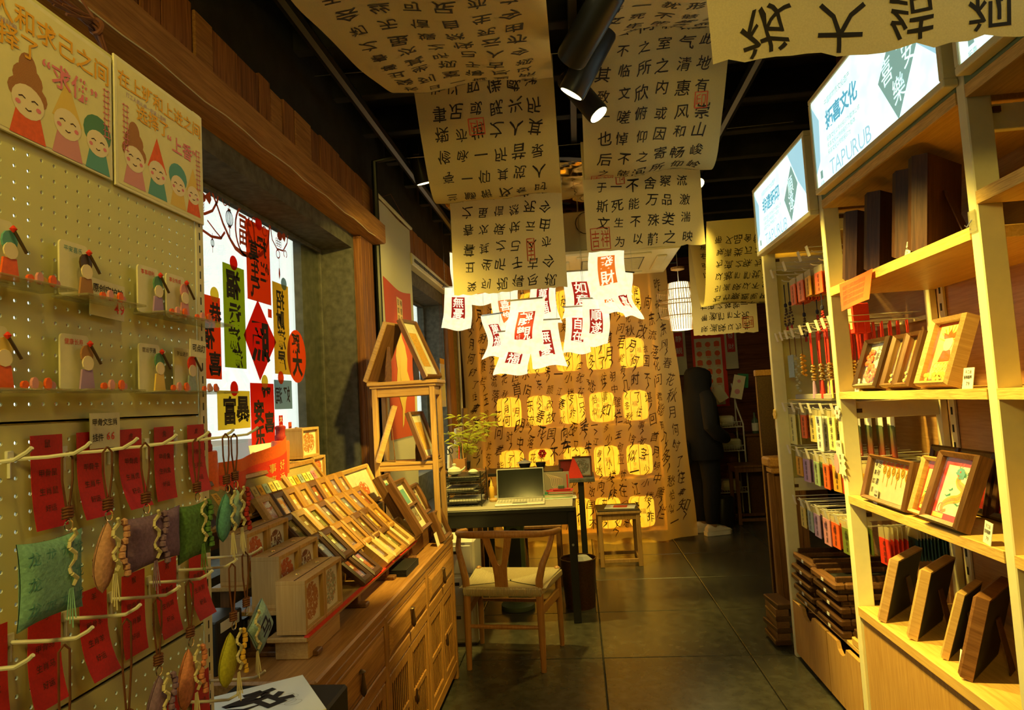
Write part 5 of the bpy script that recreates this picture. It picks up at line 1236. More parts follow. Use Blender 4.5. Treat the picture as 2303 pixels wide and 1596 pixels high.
for k in range(11):
    a = rr(0, 6.28); ln = rr(.20, .42); o_ = rr(.10, .30) * (1.3 if k < 4 else .8); ca, sa = math.cos(a) + .25, math.sin(a) * .5
    P_ = [(ca * o_ * t_ ** 1.4, sa * o_ * t_ ** 1.4, .06 + ln * t_ * (1 - .12 * t_)) for t_ in (0, .3, .55, .8, 1)]
    st = MB().tube(P_, [.003, .0026, .002, .0015, .001], 5).build('stem', 'twig', pl)
    for q in range(5):
        i = 1 + (q + k) % 4; c = P_[i]; 
        for w in range(5):
            an = rr(0, 6.28); l = rr(.05, .10); dx, dy, dz = math.cos(an) * l, math.sin(an) * l * .7, rr(-.03, .03)
            g = MB(); m_ = (c[0] + dx * .5, c[1] + dy * .5, c[2] + dz * .5 + .008); nx, ny = -dy * .03, dx * .03
            g.add([c, (m_[0] + nx, m_[1] + ny, m_[2]), (c[0] + dx, c[1] + dy, c[2] + dz), (m_[0] - nx, m_[1] - ny, m_[2] + .004)], [(0, 1, 2), (0, 2, 3)])
            if w == 0: G_ = MB()
            G_.add(g.v, g.f)
        G_.build('leaf_cluster', 'leaf', st)
# glue bottle, books, print, cups
o = thing('glue_bottle', 'amber squeeze bottle with pointed cap beside the laptop', 'bottle', (-.67, 4.90, .749))
MB().lathe([(.018, 0), (.02, .004), (.02, .085), (.012, .095)], n=14).build('body', 'mustard', o, smooth=True); MB().lathe([(.011, .095), (.011, .108), (.003, .135), (.001, .15)], n=12).build('nozzle', 'yellow_print', o, smooth=True)
tag(MB().lathe([(.03, 0), (.034, .003), (.034, .016), (.03, .02)], n=16).build('wooden_coaster', 'wood_light', None, (-.64, 4.79, .749)), 'round wooden tin beside the amber bottle', 'tin')
for k, (dx, z, w, m_, a, lb) in enumerate(((-.175, 0, .24, 'white_paper', .05, 'loose white papers under the books right of the laptop'), (-.18, .008, .20, 'emerald', .02, 'green book right of the laptop'), (-.16, .036, .17, 'bead_red', -.05, 'dark red book on top of the green one'))):
    o = thing('book', lb, 'book', (dx, 4.84, .749 + z), a)
    hh = (.007, .027, .018)[k]
    if k: MB().box(-w / 2, w / 2, -.07, .07, .003, hh - .003).build('pages', 'cream_paper', o); MB().box(-w / 2 - .003, w / 2, -.073, .073, hh - .003, hh, .001).build('cover', m_, o); MB().box(-w / 2 - .003, w / 2, -.073, .073, 0, .003, .001).build('cover', m_, o); MB().box(-w / 2 - .004, -w / 2, -.073, .073, .001, hh - .001).build('spine', m_, o)
    else: MB().box(-w / 2, w / 2, -.09, .06, 0, hh, .001).build('sheets', m_, o)
o = thing('seal_pad', 'small glass-topped red stamp pad on the dark red book', 'stamp pad', (-.155, 4.82, .803)); MB().box(-.06, .06, -.03, .03, 0, .012, .002).build('base', 'bead_red', o); MB().box(-.025, .02, -.02, .02, .012, .035, .003).build('block', 'glass_green', o)
o = thing('acrylic_print', 'grey printed card with a line-drawn figure standing behind the books', 'print', (-.285, 4.96, .749)); MB().box(0, .185, 0, .006, 0, .17, .001).build('card', 'shoe_grey', o)
g = MB(); fY = faceY(-.0012, 0, 0)
for q in range(7): g.strip([(.02 + .012 * q, .16 - .004 * q), (.05 + .014 * q, .12), (.055 + .012 * q, .07), (.09 + .008 * q, .03)], .003, fY)
g.build('line_figure', 'skin_print', o); g = MB(); g.rect(.012, .035, .015, .04, fY); g.rect(.165, .175, .05, .15, fY); g.build('red_marks', 'print_red', o)
bn = thing('work_bench', 'rear work bench with a dark top and black legs before the curtain', 'bench', (-.37, 6.0, 0))
MB().box(-.52, .20, -.22, .25, .815, .84, .003).build('dark_top', 'black_metal', bn); MB().box(.05, .47, -.24, .25, .735, .765, .003).build('grey_top', 'plaster_grey', bn)
for x in (-.5, .35): 
    for y in (-.19, .21): MB().box(x - .025, x + .025, y - .025, y + .025, 0, .735, .003).build('leg', 'black_metal', bn)
for k, (x, s_, lb) in enumerate(((-.50, 1.0, 'lidded dark tea cup on the rear bench'), (-.36, .85, 'dark tea cup with a red paper flower on the rear bench'))):
    o = thing('tea_cup', lb, 'cup', (x, 5.9, .84)); MB().lathe([(.025 * s_, 0), (.032 * s_, .01), (.05 * s_, .05), (.054 * s_, .07)], n=16).build('bowl', 'black_paint', o, smooth=True)
    if k == 0: MB().lathe([(.066, .07), (.06, .076), (.02, .092), (.008, .094), (.014, .105), (.002, .108)], n=16).build('lid', 'shoe_grey', o, smooth=True)
    else:
        MB().tube([(0, 0, .05), (.02, 0, .13)], .003, 5).build('stem', 'twig', o); g = MB()
        for q in range(6): a = q * PI / 3; g.disc(.02 + .022 * math.cos(a), .145 + .022 * math.sin(a), .016, .016, faceY(-.01, 0, 0), 10)
        g.build('petals', 'bright_red', o)
def upright_frame(x, y, z, w, h, lab, m_, rz=0, tilt=.06, wd='wood_walnut'):
    Mx = Matrix.Translation((x, y, z)) @ Matrix.Rotation(rz, 4, 'Z') @ Matrix.Rotation(PI / 2 - tilt, 4, 'X') @ Matrix.Translation((0, h / 2, 0))
    return small_frame(w, h, .025, .014, wd, m_, lab, None, Mx, False)
upright_frame(-.13, 5.98, .766, .15, .15, 'dark wooden frame with a red print, rear of the pair on the bench', 'print_red'); upright_frame(.0, 5.93, .766, .17, .175, 'dark wooden frame with a small emblem, right of the pair on the bench', 'emb_multi', -.1)
g = MB().prism([(-.07, 0), (.07, 0), (.03, .10), (0, .17), (-.015, .17)], lambda u, v, w: (u + .3 * v * 0, -w - .1 * (.17 - v), v), .003); tag(g.build('red_paper_cone', 'bright_red', None, (-.065, 5.84, .766)), 'folded bright red paper leaning before the bench frames', 'paper')
# under the desk
gp = thing('pedestal_heater', 'green pedestal with a black arched front under the desk', 'heater', (-.51, 4.80, 0))
MB().lathe([(.115, 0), (.12, .01), (.12, .03), (.10, .045), (.065, .05), (.065, .17)], n=24).build('base', 'green_paint', gp, smooth=True); MB().box(-.07, .07, -.06, .06, .17, .62, .02).build('column', 'green_paint', gp)
g = MB().prism([(-.045, .20), (.045, .20), (.045, .52)] + [(.045 * math.cos(a * PI / 8), .52 + .045 * math.sin(a * PI / 8)) for a in range(1, 8)] + [(-.045, .52)], lambda u, v, w: (u, -.0605 - w, v), .003); g.build('arched_front', 'black_paint', gp)
sb = thing('storage_drawers', 'white plastic storage drawers between sideboard and desk', 'storage box', (-.79, 4.25, 0))
MB().box(-.17, .10, -.14, .14, 0, .62, .012).build('shell', 'white_plastic', sb)
for z in (.03, .23, .42): 
    d = MB().box(-.15, .08, -.146, -.138, z, z + .17, .004).build('drawer', 'white_plastic', sb); MB().box(-.06, .0, -.150, -.145, z + .12, z + .14, .002).build('handle', 'dark_plastic', d)
wb_ = thing('waste_bin', 'dark brown round waste bin with crumpled paper beside the desk leg', 'bin', (-.07, 4.80, 0))
g = MB(); g.lathe([(.105, 0), (.125, .33)], n=28); g.f.pop(); g.mi.pop(); g.build('bucket', 'wood_dark', wb_, smooth=True); MB().tube([(.125 * math.cos(q * PI / 14), .125 * math.sin(q * PI / 14), .33) for q in range(28)], .005, 6, closed=True).build('rim', 'wood_dark', wb_, smooth=True)
g = MB(); g.lathe([(.03, -.02), (.07, 0), (.075, .03), (.04, .06), (.01, .065)], (.03, -.02, .29), 9); g.build('crumpled_paper', 'white_paper', wb_)
def stool(x, y, w, d, h, lab, wd, rz=0):
    t = thing('wooden_stool', lab, 'stool', (x, y, 0), rz)
    MB().box(-w / 2 - .01, w / 2 + .01, -d / 2 - .01, d / 2 + .01, h - .025, h, .004).build('seat', wd, t)
    for sx in (-1, 1):
        for sy in (-1, 1): MB().box(sx * (w / 2 - .018) - .018, sx * (w / 2 - .018) + .018, sy * (d / 2 - .018) - .018, sy * (d / 2 - .018) + .018, 0, h - .025, .003).build('leg', wd, t)
    for sy in (-1, 1): MB().box(-w / 2 + .036, w / 2 - .036, sy * (d / 2 - .018) - .012, sy * (d / 2 - .018) + .012, .035, .065, .002).build('stretcher', wd, t); MB().box(-w / 2 + .036, w / 2 - .036, sy * (d / 2 - .018) - .012, sy * (d / 2 - .018) + .012, h - .075, h - .025, .002).build('apron', wd, t)
    for sx in (-1, 1): MB().box(sx * (w / 2 - .018) - .012, sx * (w / 2 - .018) + .012, -d / 2 + .036, d / 2 - .036, .035, .065, .002).build('stretcher', wd, t); MB().box(sx * (w / 2 - .018) - .012, sx * (w / 2 - .018) + .012, -d / 2 + .036, d / 2 - .036, h - .075, h - .025, .002).build('apron', wd, t)
stool(.28, 6.0, .36, .34, .47, 'pale wooden stool with a dark tray in front of the curtain', 'wood_stool', .03)
o = thing('tray', 'thin black tray on the pale stool', 'tray', (.28, 6.0, .47), .03); MB().box(-.18, .18, -.18, .18, 0, .008, .002).build('plate', 'black_paint', o)
o = thing('magazine', 'white magazine with red cover panel on the black tray', 'magazine', (.31, 5.98, .478), -.15); MB().box(-.13, .13, -.09, .09, 0, .008, .001).build('pages', 'white_paper', o); MB().rect(-.06, .06, -.06, .06, faceZ(.0088, 0, 0)).build('red_panel', 'print_red', o)
stool(-.36, 5.45, .32, .30, .47, 'reddish wooden stool standing under the desk light', 'wood_walnut_z'); o = thing('notebook', 'cream notebook lying on the reddish stool behind the chair', 'notebook', (-.40, 5.42, .47), .2); MB().box(-.10, .10, -.07, .07, 0, .012, .002).build('cover', 'cream_paper', o)
# leaning boards and small papers by rear window
for k, (y, x0, z1, w, m_, lb) in enumerate(((6.18, -1.17, 1.42, .22, 'wood_walnut', 'dark framed board leaning left of the curtain'), (5.75, -1.16, 1.25, .30, 'cream_paper', 'cream paper board standing by the rear window'), (5.4, -1.15, 1.12, .34, 'white_paper', 'white paper board behind the plant'))):
    g = MB(); g.M = Matrix.Translation((x0, y, 0)) @ Matrix.Rotation(.06, 4, 'Y'); g.box(0, .02, 0, w, .02, z1, .003); tag(g.build('leaning_board', m_), lb, 'board')
o = thing('small_scroll', 'small cream paper scroll stuck on the rear window edge', 'wall scroll', (-1.24, 6.04, 1.44)); MB().box(-.004, .0, 0, .20, 0, .45).build('paper', 'cream_paper', o); MB().rect(.03, .17, .06, .36, lambda u, v: (.0008, u, v)).build('picture', 'pale_yellow', o); MB().box(-.005, .001, 0, .20, .40, .45).build('band', 'orange_print', o); MB().tube([(-.002, .02, .45), (-.002, .10, .98), (-.002, .18, .45)], .0012, 4).build('hanging_cord', 'cord_brown', o)
g = MB().box(-1.05, -.86, 5.17, 5.72, .86, .90, .004); g.box(-1.04, -1.0, 5.19, 5.23, 0, .86); g.box(-1.04, -1.0, 5.66, 5.70, 0, .86); g.box(-.91, -.87, 5.19, 5.23, 0, .86); g.box(-.91, -.87, 5.66, 5.70, 0, .86); tag(g.build('side_table', 'wood_counter'), 'narrow wooden side table along the wall behind the desk', 'table')
# ================================================================== WISHBONE CHAIR
ch = thing('wishbone_chair', 'wooden wishbone chair with woven cord seat facing the desk', 'chair', (-.452, 3.892, 0), -.13)
for sx in (-1, 1):
    MB().tube([(sx * .208, -.195, 0), (sx * .207, -.19, .20), (sx * .205, -.185, .40), (sx * .208, -.185, .48), (sx * .228, -.175, .56), (sx * .262, -.13, .64), (sx * .275, -.06, .705)], [.015, .019, .021, .021, .019, .016, .013], 10).build('rear_leg', 'wood_chair', ch, smooth=True)
    MB().tube([(sx * .246, .20, 0), (sx * .244, .20, .25), (sx * .242, .195, .42), (sx * .242, .195, .455), (sx * .242, .195, .462)], [.014, .018, .019, .017, .008], 10).build('front_leg', 'wood_chair', ch, smooth=True)
    MB().tube([(sx * .208, -.19, .415), (sx * .242, .19, .415)], .014, 8).build('side_rail', 'wood_chair', ch, smooth=True)
    g = MB(); g.add([(sx * .206 + a, y, z) for (a, y, z) in ((-.009, -.19, .29), (.009, -.19, .29), (.009, -.19, .335), (-.009, -.19, .335))] + [(sx * .243 + a, y, z) for (a, y, z) in ((-.009, .195, .29), (.009, .195, .29), (.009, .195, .335), (-.009, .195, .335))], [(0, 1, 2, 3), (4, 7, 6, 5), (0, 4, 5, 1), (1, 5, 6, 2), (2, 6, 7, 3), (3, 7, 4, 0)]); g.build('side_stretcher', 'wood_chair', ch)
MB().tube([(-.245, .195, .425), (.245, .195, .425)], .014, 8).build('front_rail', 'wood_chair', ch, smooth=True); MB().tube([(-.207, -.188, .41), (.207, -.188, .41)], .013, 8).build('rear_rail', 'wood_chair', ch, smooth=True)
MB().tube([(-.207, -.19, .23), (0, -.19, .23), (.207, -.19, .23)], [.010, .014, .010], 8).build('rear_stretcher', 'wood_chair', ch, smooth=True); MB().tube([(-.243, .2, .26), (0, .2, .26), (.243, .2, .26)], [.010, .013, .010], 8).build('front_stretcher', 'wood_chair', ch, smooth=True)
P_ = [(-.285, .10, .695), (-.288, .02, .705), (-.275, -.08, .715), (-.235, -.175, .725), (-.15, -.235, .735), (0, -.255, .74), (.15, -.235, .735), (.235, -.175, .725), (.275, -.08, .715), (.288, .02, .705), (.285, .10, .695)]
MB().tube(P_, [.014, .016, .017, .018, .020, .021, .020, .018, .017, .016, .014], 12).build('top_rail', 'wood_chair', ch, smooth=True)
yb = lambda v: -.188 - .062 * ((v - .41) / .33) ** 1.2 if v > .41 else -.188
g = MB()
for s_ in (-1, 1):
    g.prism([(0, .41), (s_ * .036, .41), (s_ * .036, .50), (s_ * .040, .56), (s_ * .062, .64), (s_ * .085, .735), (s_ * .045, .735), (s_ * .030, .66), (s_ * .012, .575), (0, .565)][::s_], lambda u, v, w: (u, yb(v) - w, v), .010)
g.build('splat', 'wood_chair', ch)
g = MB(); hw = lambda y: .216 + (.262 - .216) * (y + .2) / .4
sag = lambda x, y: .445 - .020 * (1 - (x / .25) ** 2) * (1 - (y / .21) ** 2) + .004 * (y > 0)
n = 30
for k in range(n):
    f_ = (k + .5) / n
    for s_ in (-1, 1):
        y = s_ * (.205 - .19 * f_); x = hw(y) * (1 - f_ * .98)
        g.tube([(-x, y, sag(x, y)), (0, y, sag(0, y) + .001), (x, y, sag(x, y))], .0042, 5, False)
        x2 = s_ * hw(0) * (1 - f_ * .98); yy = .205 - .19 * f_
        g.tube([(s_ * hw(-yy) * (1 - f_ * .98), -yy, sag(x2, yy)), (x2, 0, sag(x2, 0) + .001), (s_ * hw(yy) * (1 - f_ * .98), yy, sag(x2, yy))], .0042, 5, False)
for k in range(48):
    y = -.2 + .4 * k / 47
    for s_ in (-1, 1): g.tube([(s_ * (hw(y) - .012), y, .444), (s_ * (hw(y) + .004), y, .436), (s_ * (hw(y) + .006), y, .415), (s_ * (hw(y) - .006), y, .40)], .0044, 4, False)
for k in range(56):
    x = -.24 + .48 * k / 55
    for s_ in (-1, 1):
        if abs(x) < hw(s_ * .2): g.tube([(x, s_ * .198, .444), (x, s_ * .212, .436), (x, s_ * .213, .412), (x, s_ * .2, .398)], .0046, 4, False)
g.build('woven_seat', 'rope', ch, smooth=True, kind='stuff')
g = MB().grid(8, 8, lambda a, b_: ((a - .5) * 2 * .245, (b_ - .5) * .40, sag((a - .5) * .49, (b_ - .5) * .4) - .005)); g.build('seat_underlay', 'rope', ch, smooth=True)
# ================================================================== PERSON
def skin_body(verts, edges, rad, root=0):
    me = bpy.data.meshes.new('skeleton'); me.from_pydata(verts, edges, []); o = bpy.data.objects.new('skeleton', me); C.objects.link(o)
    md = o.modifiers.new('skin', 'SKIN'); md.use_smooth_shade = True
    sv = me.skin_vertices[0].data
    for i, r in enumerate(rad): sv[i].radius = r if isinstance(r, tuple) else (r, r); sv[i].use_root = (i == root)
    o.modifiers.new('sub', 'SUBSURF').levels = 2
    dg = bpy.context.evaluated_depsgraph_get(); dg.update(); m2 = bpy.data.meshes.new_from_object(o.evaluated_get(dg)); bpy.data.objects.remove(o)
    return m2
V = [(0, 0, .93), (0, 0, 1.10), (0, 0, 1.28), (0, 0, 1.38), (0, .01, 1.45), (0, .02, 1.50), (0, .025, 1.58), (0, .02, 1.64)]
Rd = [(.15, .11), (.14, .10), (.16, .11), (.10, .08), (.055, .055), (.07, .08), (.078, .095), (.06, .07)]
E_ = [(i, i + 1) for i in range(7)]
for s_ in (-1, 1):
    b0 = len(V)
    V += [(s_ * .10, 0, .86), (s_ * .10, .01, .50), (s_ * .10, -.01, .12), (s_ * .10, -.01, .06), (s_ * .10, .10, .035), (s_ * .10, .16, .03)]; Rd += [.085, .06, .042, .042, .034, .028]
    E_ += [(0, b0), (b0, b0 + 1), (b0 + 1, b0 + 2), (b0 + 2, b0 + 3), (b0 + 3, b0 + 4), (b0 + 4, b0 + 5)]
    b0 = len(V)
    V += [(s_ * .17, 0, 1.37), (s_ * .25, -.03, 1.12), (s_ * .22, .10, .96), (s_ * .17, .16, .93)]; Rd += [.052, .042, .032, .036]
    E_ += [(3, b0), (b0, b0 + 1), (b0 + 1, b0 + 2), (b0 + 2, b0 + 3)]
me = skin_body(V, E_, Rd); me.name = 'person'; me.materials.clear(); me.materials.append(M['skin'])
pr = bpy.data.objects.new('person', me); C.objects.link(pr); pr.location = (1.245, 7.08, .018); pr.rotation_euler = (0, 0, -1.22)
tag(pr, 'person in a black hooded coat, black trousers and pale sneakers, hands in pockets', 'person')
# face details
g = MB()
for s_ in (-1, 1): g.lathe([(.001, -.006), (.010, 0), (.001, .006)], (s_ * .030, .112, 1.585), 8)
g.build('eye', 'ink', pr); g = MB(); g.tube([(0, .115, 1.59), (0, .135, 1.555), (0, .118, 1.548)], [.008, .012, .006], 6); g.build('nose', 'skin', pr, smooth=True); MB().tube([(-.02, .108, 1.525), (0, .116, 1.523), (.02, .108, 1.525)], .005, 5).build('mouth', 'rose_print', pr)
def loft(rings, n=28, open_front=None):
    g = MB(); vs = []; fs = []
    for (z, rx, ry, cx, cy) in rings:
        for k in range(n):
            a = 2 * PI * k / n; wr = 1 + .02 * math.sin(5 * a + z * 21) + .012 * math.sin(9 * a - z * 33)
            vs.append((cx + rx * wr * math.cos(a), cy + ry * wr * math.sin(a), z))
    for i in range(len(rings) - 1):
        for k in range(n):
            k2 = (k + 1) % n
            if open_front and open_front(i, k): continue
            fs.append((i * n + k, i * n + k2, (i + 1) * n + k2, (i + 1) * n + k))
    g.add(vs, fs); return g
co = loft([(.74, .225, .185, 0, -.005), (.80, .24, .20, 0, -.005), (.90, .235, .195, 0, -.005), (1.0, .23, .19, 0, -.01), (1.15, .225, .19, 0, -.015), (1.27, .225, .18, 0, -.02), (1.35, .205, .16, 0, -.02), (1.41, .165, .14, 0, -.015), (1.45, .135, .135, 0, -.01), (1.48, .125, .135, 0, -.01), (1.53, .125, .14, 0, 0), (1.58, .126, .145, 0, .0), (1.63, .115, .135, 0, .0), (1.665, .085, .10, 0, -.01), (1.685, .03, .035, 0, -.02)],
          open_front=lambda i, k: 9 <= i <= 11 and 5 <= k <= 8)
for s_ in (-1, 1): co.tube([(s_ * .15, -.01, 1.39), (s_ * .21, -.02, 1.32), (s_ * .265, -.045, 1.18), (s_ * .275, -.05, 1.08), (s_ * .265, .03, 1.0), (s_ * .22, .12, .96), (s_ * .18, .165, .94)], [.075, .082, .075, .072, .070, .062, .05], 14)
cto = co.build('hooded_coat', 'cloth_black', pr, smooth=True)
MB().tube([(.080 * math.cos(a), .128 - .02 * abs(math.cos(a)), 1.545 + .078 * math.sin(a)) for a in [q * PI / 8 for q in range(16)]], .010, 6, closed=True).build('hood_trim', 'cloth_black', cto, smooth=True)
tr_ = MB()
for s_ in (-1, 1): tr_.tube([(s_ * .07, 0, .92), (s_ * .10, 0, .82), (s_ * .105, .01, .62), (s_ * .105, .015, .48), (s_ * .10, -.005, .28), (s_ * .10, -.012, .14), (s_ * .10, -.012, .10)], [.12, .115, .098, .090, .078, .066, .055], 16)
tr_.build('trousers', 'cloth_trouser', pr, smooth=True)
for s_ in (-1, 1):
    sh = MB(); prof = [(-.085, .035, .07), (-.06, .042, .095), (0, .042, .10), (.05, .045, .082), (.10, .047, .062), (.15, .042, .05), (.185, .02, .036)]
    vs = []; fs = []; n = 12
    for (y, w, h) in prof:
        for k in range(n): a = PI * k / (n - 1); vs.append((s_ * .10 + w * math.cos(a), y, .028 + (h - .028) * math.sin(a) ** .8))
    for i in range(len(prof) - 1):
        for k in range(n - 1): fs.append((i * n + k, i * n + k + 1, (i + 1) * n + k + 1, (i + 1) * n + k))
    fs += [tuple(range(n)), tuple(range((len(prof) - 1) * n, len(prof) * n))]; sh.add(vs, fs); so = sh.build('sneaker', 'shoe_white', pr, smooth=True)
    out = [(-.095, .034), (-.05, .046), (.05, .048), (.11, .052), (.16, .046), (.195, .018)]
    P2 = [(s_ * .10 + w, y) for y, w in out] + [(s_ * .10 - w, y) for y, w in out[::-1]]
    MB().prism(P2, lambda u, v, w: (u, v, -.016 + w), .042).build('sole', 'shoe_sole', so)
    g = MB()
    for q in range(4): g.tube([(s_ * .10 - .02, .04 + q * .018, .088 - q * .008), (s_ * .10 + .02, .046 + q * .018, .088 - q * .008)], .004, 5)
    g.build('laces', 'shoe_grey', so)
bg_ = thing('shoulder_bag', 'black shoulder bag hanging behind the person in the hooded coat', 'bag', (1.035, 7.02, .70), -1.22); MB().box(-.12, .12, -.045, .04, 0, .26, .03).build('pouch', 'cloth_black', bg_); MB().tube([(-.11, 0, .25), (-.05, .02, .55), (.0, .10, .70)], .010, 6).build('strap', 'cloth_black', bg_)
# ================================================================== BACK ROOM
o = thing('stamp_poster', 'red-bordered poster with rows of red stamps on the back wall', 'poster', (1.47, 8.57, 1.25)); MB().box(0, .41, 0, .01, 0, 1.0).build('backing', 'bright_red', o); MB().box(.03, .36, -.004, 0, .02, .86).build('paper', 'cream_paper', o)
for i in range(3):
    for j in range(7):
        g = MB(); fy = faceY(-.006, 0, 0); cx, cz = .085 + i * .11, .78 - j * .115
        if (i + j) % 2: g.disc(cx, cz, .034, .034, fy, 16)
        else: g.poly([(cx - .033, cz - .03), (cx + .033, cz - .03), (cx + .033, cz + .03), (cx, cz + .042), (cx - .033, cz + .03)], fy)
        g.rect(cx - .02, cx + .02, cz - .05, cz - .045, fy); g.build('stamp', 'orange_red', o)
for k, (x, z0, h, w, tx, lb) in enumerate(((1.22, 1.66, .68, .17, '静観', 'narrow hanging scroll with red panel beside the bamboo lamp'), (1.87, 1.70, .62, .15, '發財', 'narrow hanging scroll with red two-sign panel right of the stamp poster'))):
    o = thing('narrow_scroll', lb, 'wall scroll', (x, 8.55, z0)); MB().box(0, w, 0, .004, 0, h).build('silk', 'scroll_silk', o); MB().box(w * .18, w * .82, -.003, 0, h * .35, h * .80).build('red_panel', 'print_red', o)
    g = MB(); g.column(tx, w * .5, h * .68, w * .5, h * .22, faceY(-.0045, 0, 0)); g.build('writing', 'white_paper', o)
    for z in (0, h): MB().tube([(-.01, .002, z), (w + .01, .002, z)], .008, 6).build('rod', 'wood_dark', o)
wr = thing('wire_rack', 'white wire shelf rack against the back wall', 'rack', (1.70, 8.05, 0))
for x in (-.16, .16):
    MB().tube([(x, -.16, 0), (x, -.16, 1.05), (x * .8, -.05, 1.25), (x * .7, .05, 1.52)], .009, 6).build('side_post', 'white_wire', wr); MB().tube([(x, .16, 0), (x, .16, 1.5)], .009, 6).build('side_post', 'white_wire', wr)
for z in (.28, .75, 1.02):
    g = MB()
    for k in range(12): g.tube([(-.16 + k * .029, -.16, z + .06), (-.16 + k * .029, -.16, z), (-.16 + k * .029, .16, z)], .0025, 4)
    g.tube([(-.16, -.16, z), (.16, -.16, z), (.16, .16, z), (-.16, .16, z)], .005, 5, closed=True); g.tube([(-.16, -.16, z + .06), (.16, -.16, z + .06)], .004, 5); g.build('wire_tier', 'white_wire', wr)
for k, (x, z, m_, lb) in enumerate(((1.66, 1.03, 'white_paper', 'white paper bundle on the wire rack top tier'), (1.72, .76, 'ceramic', 'pale bundle on the wire rack middle tier'), (1.68, .29, 'cream_paper', 'cream bundle on the wire rack bottom tier'))):
    g = MB().box(-.10, .12, -.10, .10, .006, .12, .02); tag(g.build('paper_bundle', m_, None, (x, 8.03, z)), lb, 'bundle')
for k, (x, y, z, w, h, m_, rz, lb) in enumerate(((1.74, 7.885, 1.36, .13, .27, 'cream_paper', .25, 'cream printed card hanging on the wire rack'), (1.84, 7.93, 1.47, .12, .16, 'emerald', .1, 'green paper bag behind the hanging card'), (1.62, 7.885, 1.30, .12, .18, 'white_paper', -.5, 'white triangular flag on the wire rack'))):
    o = thing('hanging_card', lb, 'card', (x, y, z)); o.rotation_euler = (0, rz, 0); MB().box(0, w, 0, .003, 0, h).build('card', m_, o)
    if k == 0: g = MB(); g.disc(w / 2, h * .3, .03, .03, faceY(-.001, 0, 0)); g.disc(w / 2, h * .75, .02, .02, faceY(-.001, 0, 0)); g.build('printed_flower', 'rose_print', o)
stool(1.83, 7.6, .40, .34, .63, 'dark wooden stool in the unlit back room', 'wood_walnut_z')
o = MB().lathe([(.11, 0), (.13, .30), (.125, .31), (.11, .02)], n=20).build('black_bin', 'dark_plastic', None, (1.46, 7.42, 0), smooth=True); tag(o, 'black bin behind the person in the back room', 'bin')
o = thing('bottle_cabinet', 'dark cabinet along the back room wall carrying bottles', 'cabinet', (2.25, 8.2, 0)); MB().box(-.35, .5, -.25, .3, 0, .90, .01).build('carcass', 'wood_walnut', o); MB().box(-.37, .52, -.27, .3, .90, .93, .004).build('top', 'wood_walnut', o)
for q in range(2): MB().box(-.33 + q * .42, .07 + q * .42, -.256, -.25, .06, .84, .003).build('door', 'wood_walnut', o)
for k in range(4):
    o = thing('bottle', ['dark bottle with a white label on the back cabinet', 'tall thin dark bottle on the back cabinet', 'small dark jar on the back cabinet', 'dark bottle at the cabinet end'][k], 'bottle', (2.02 + k * .09, 8.0, .93), 0, 'bottles on the back cabinet'); hh = (.24, .27, .16, .2)[k]
    MB().lathe([(.034, 0), (.036, .01), (.036, hh * .62), (.012, hh * .78), (.012, hh)], n=14).build('body', 'glass_green', o, smooth=True)
    if k == 0: MB().lathe([(.0372, .03), (.0372, .12)], n=14).build('label', 'white_paper', o)
# things standing behind the far end of the shelving
o = thing('carved_stand', 'tall brown carved wooden stand behind the shelving end post', 'stand', (1.25, 4.32, 0))
for x in (-.09, .09):
    MB().box(x - .018, x + .018, -.02, .02, 0, .92, .004).build('post', 'wood_walnut_z', o)
MB().box(-.10, .10, -.06, .06, .92, .96, .008).build('cap', 'wood_counter', o); MB().box(-.12, .12, -.08, .08, .96, 1.02, .012).build('top', 'wood_counter', o); MB().box(-.072, .072, -.008, .008, .10, .90, .002).build('panel', 'wood_walnut_z', o)
o = thing('dark_board', 'dark board with brown edge strip beyond the packet hooks', 'board', (1.20, 4.62, 0)); MB().box(0, .24, 0, .04, .02, 1.53, .004).build('panel', 'wood_dark', o); MB().box(-.005, .245, -.005, .045, 1.53, 1.57, .003).build('edge', 'wood_counter', o)
for k in range(4): tag(MB().box(-.04, .05, -.10, .12, 0, .028, .004).build('timber_offcut', 'wood_dark', None, (1.045 + .006 * k, 4.02, .02 + k * .065), (0, 0, .1 * (k % 2))), 'dark timber offcut, %s from the floor beside the shelving end' % ORD[k], 'timber', 'timber offcuts')
for k in range(3): tag(MB().box(-.03, .04, -.10, .12, 0, .037, .002).build('spacer_block', 'wood_walnut', None, (1.05, 4.02, .048 + k * .065)), 'short spacer between offcuts, %s from the floor' % ORD[k], 'timber', 'timber offcuts')
# ================================================================== RIGHT-HAND SHELVING
SX = 1.08; BX = 1.50
units = []
def unit(y0, y1, label, base, posts, shelves):
    t = thing('shelving_unit', label, 'shelving', (0, 0, 0), 0, 'cream shelving units')
    for y in posts:
        MB().box(SX, SX + .065, y, y + .040, 0, 2.55, .003).build('front_post', 'cream_metal', t)
        MB().box(BX - .03, BX, y, y + .040, 0, 2.55, .003).build('rear_post', 'cream_metal', t)
        for z in (2.10, 1.30, .88, .45): MB().box(SX + .065, BX - .03, y + .008, y + .032, z, z + .07, .002).build('side_rail', 'cream_metal', t)
        for z in (2.165, 1.345, .92): MB().box(SX + .0655, SX + .085, y - .001, y + .008, z - .02, z - .004).build('bracket_slot', 'bronze', t)
    MB().box(BX, BX + .02, y0, y1, 0, 2.70).build('back_panel', 'wood_back', t)
    for (z0, z1, x1) in shelves:
        MB().box(SX + .002, x1, y0 + .002, y1 - .002, z0, z1, .002).build('shelf_board', 'wood_shelf', t)
        MB().box(SX - .002, SX + .002, y0 + .002, y1 - .002, z0, z1, .0008).build('shelf_edge', 'wood_ply', t)
    units.append(t); return t
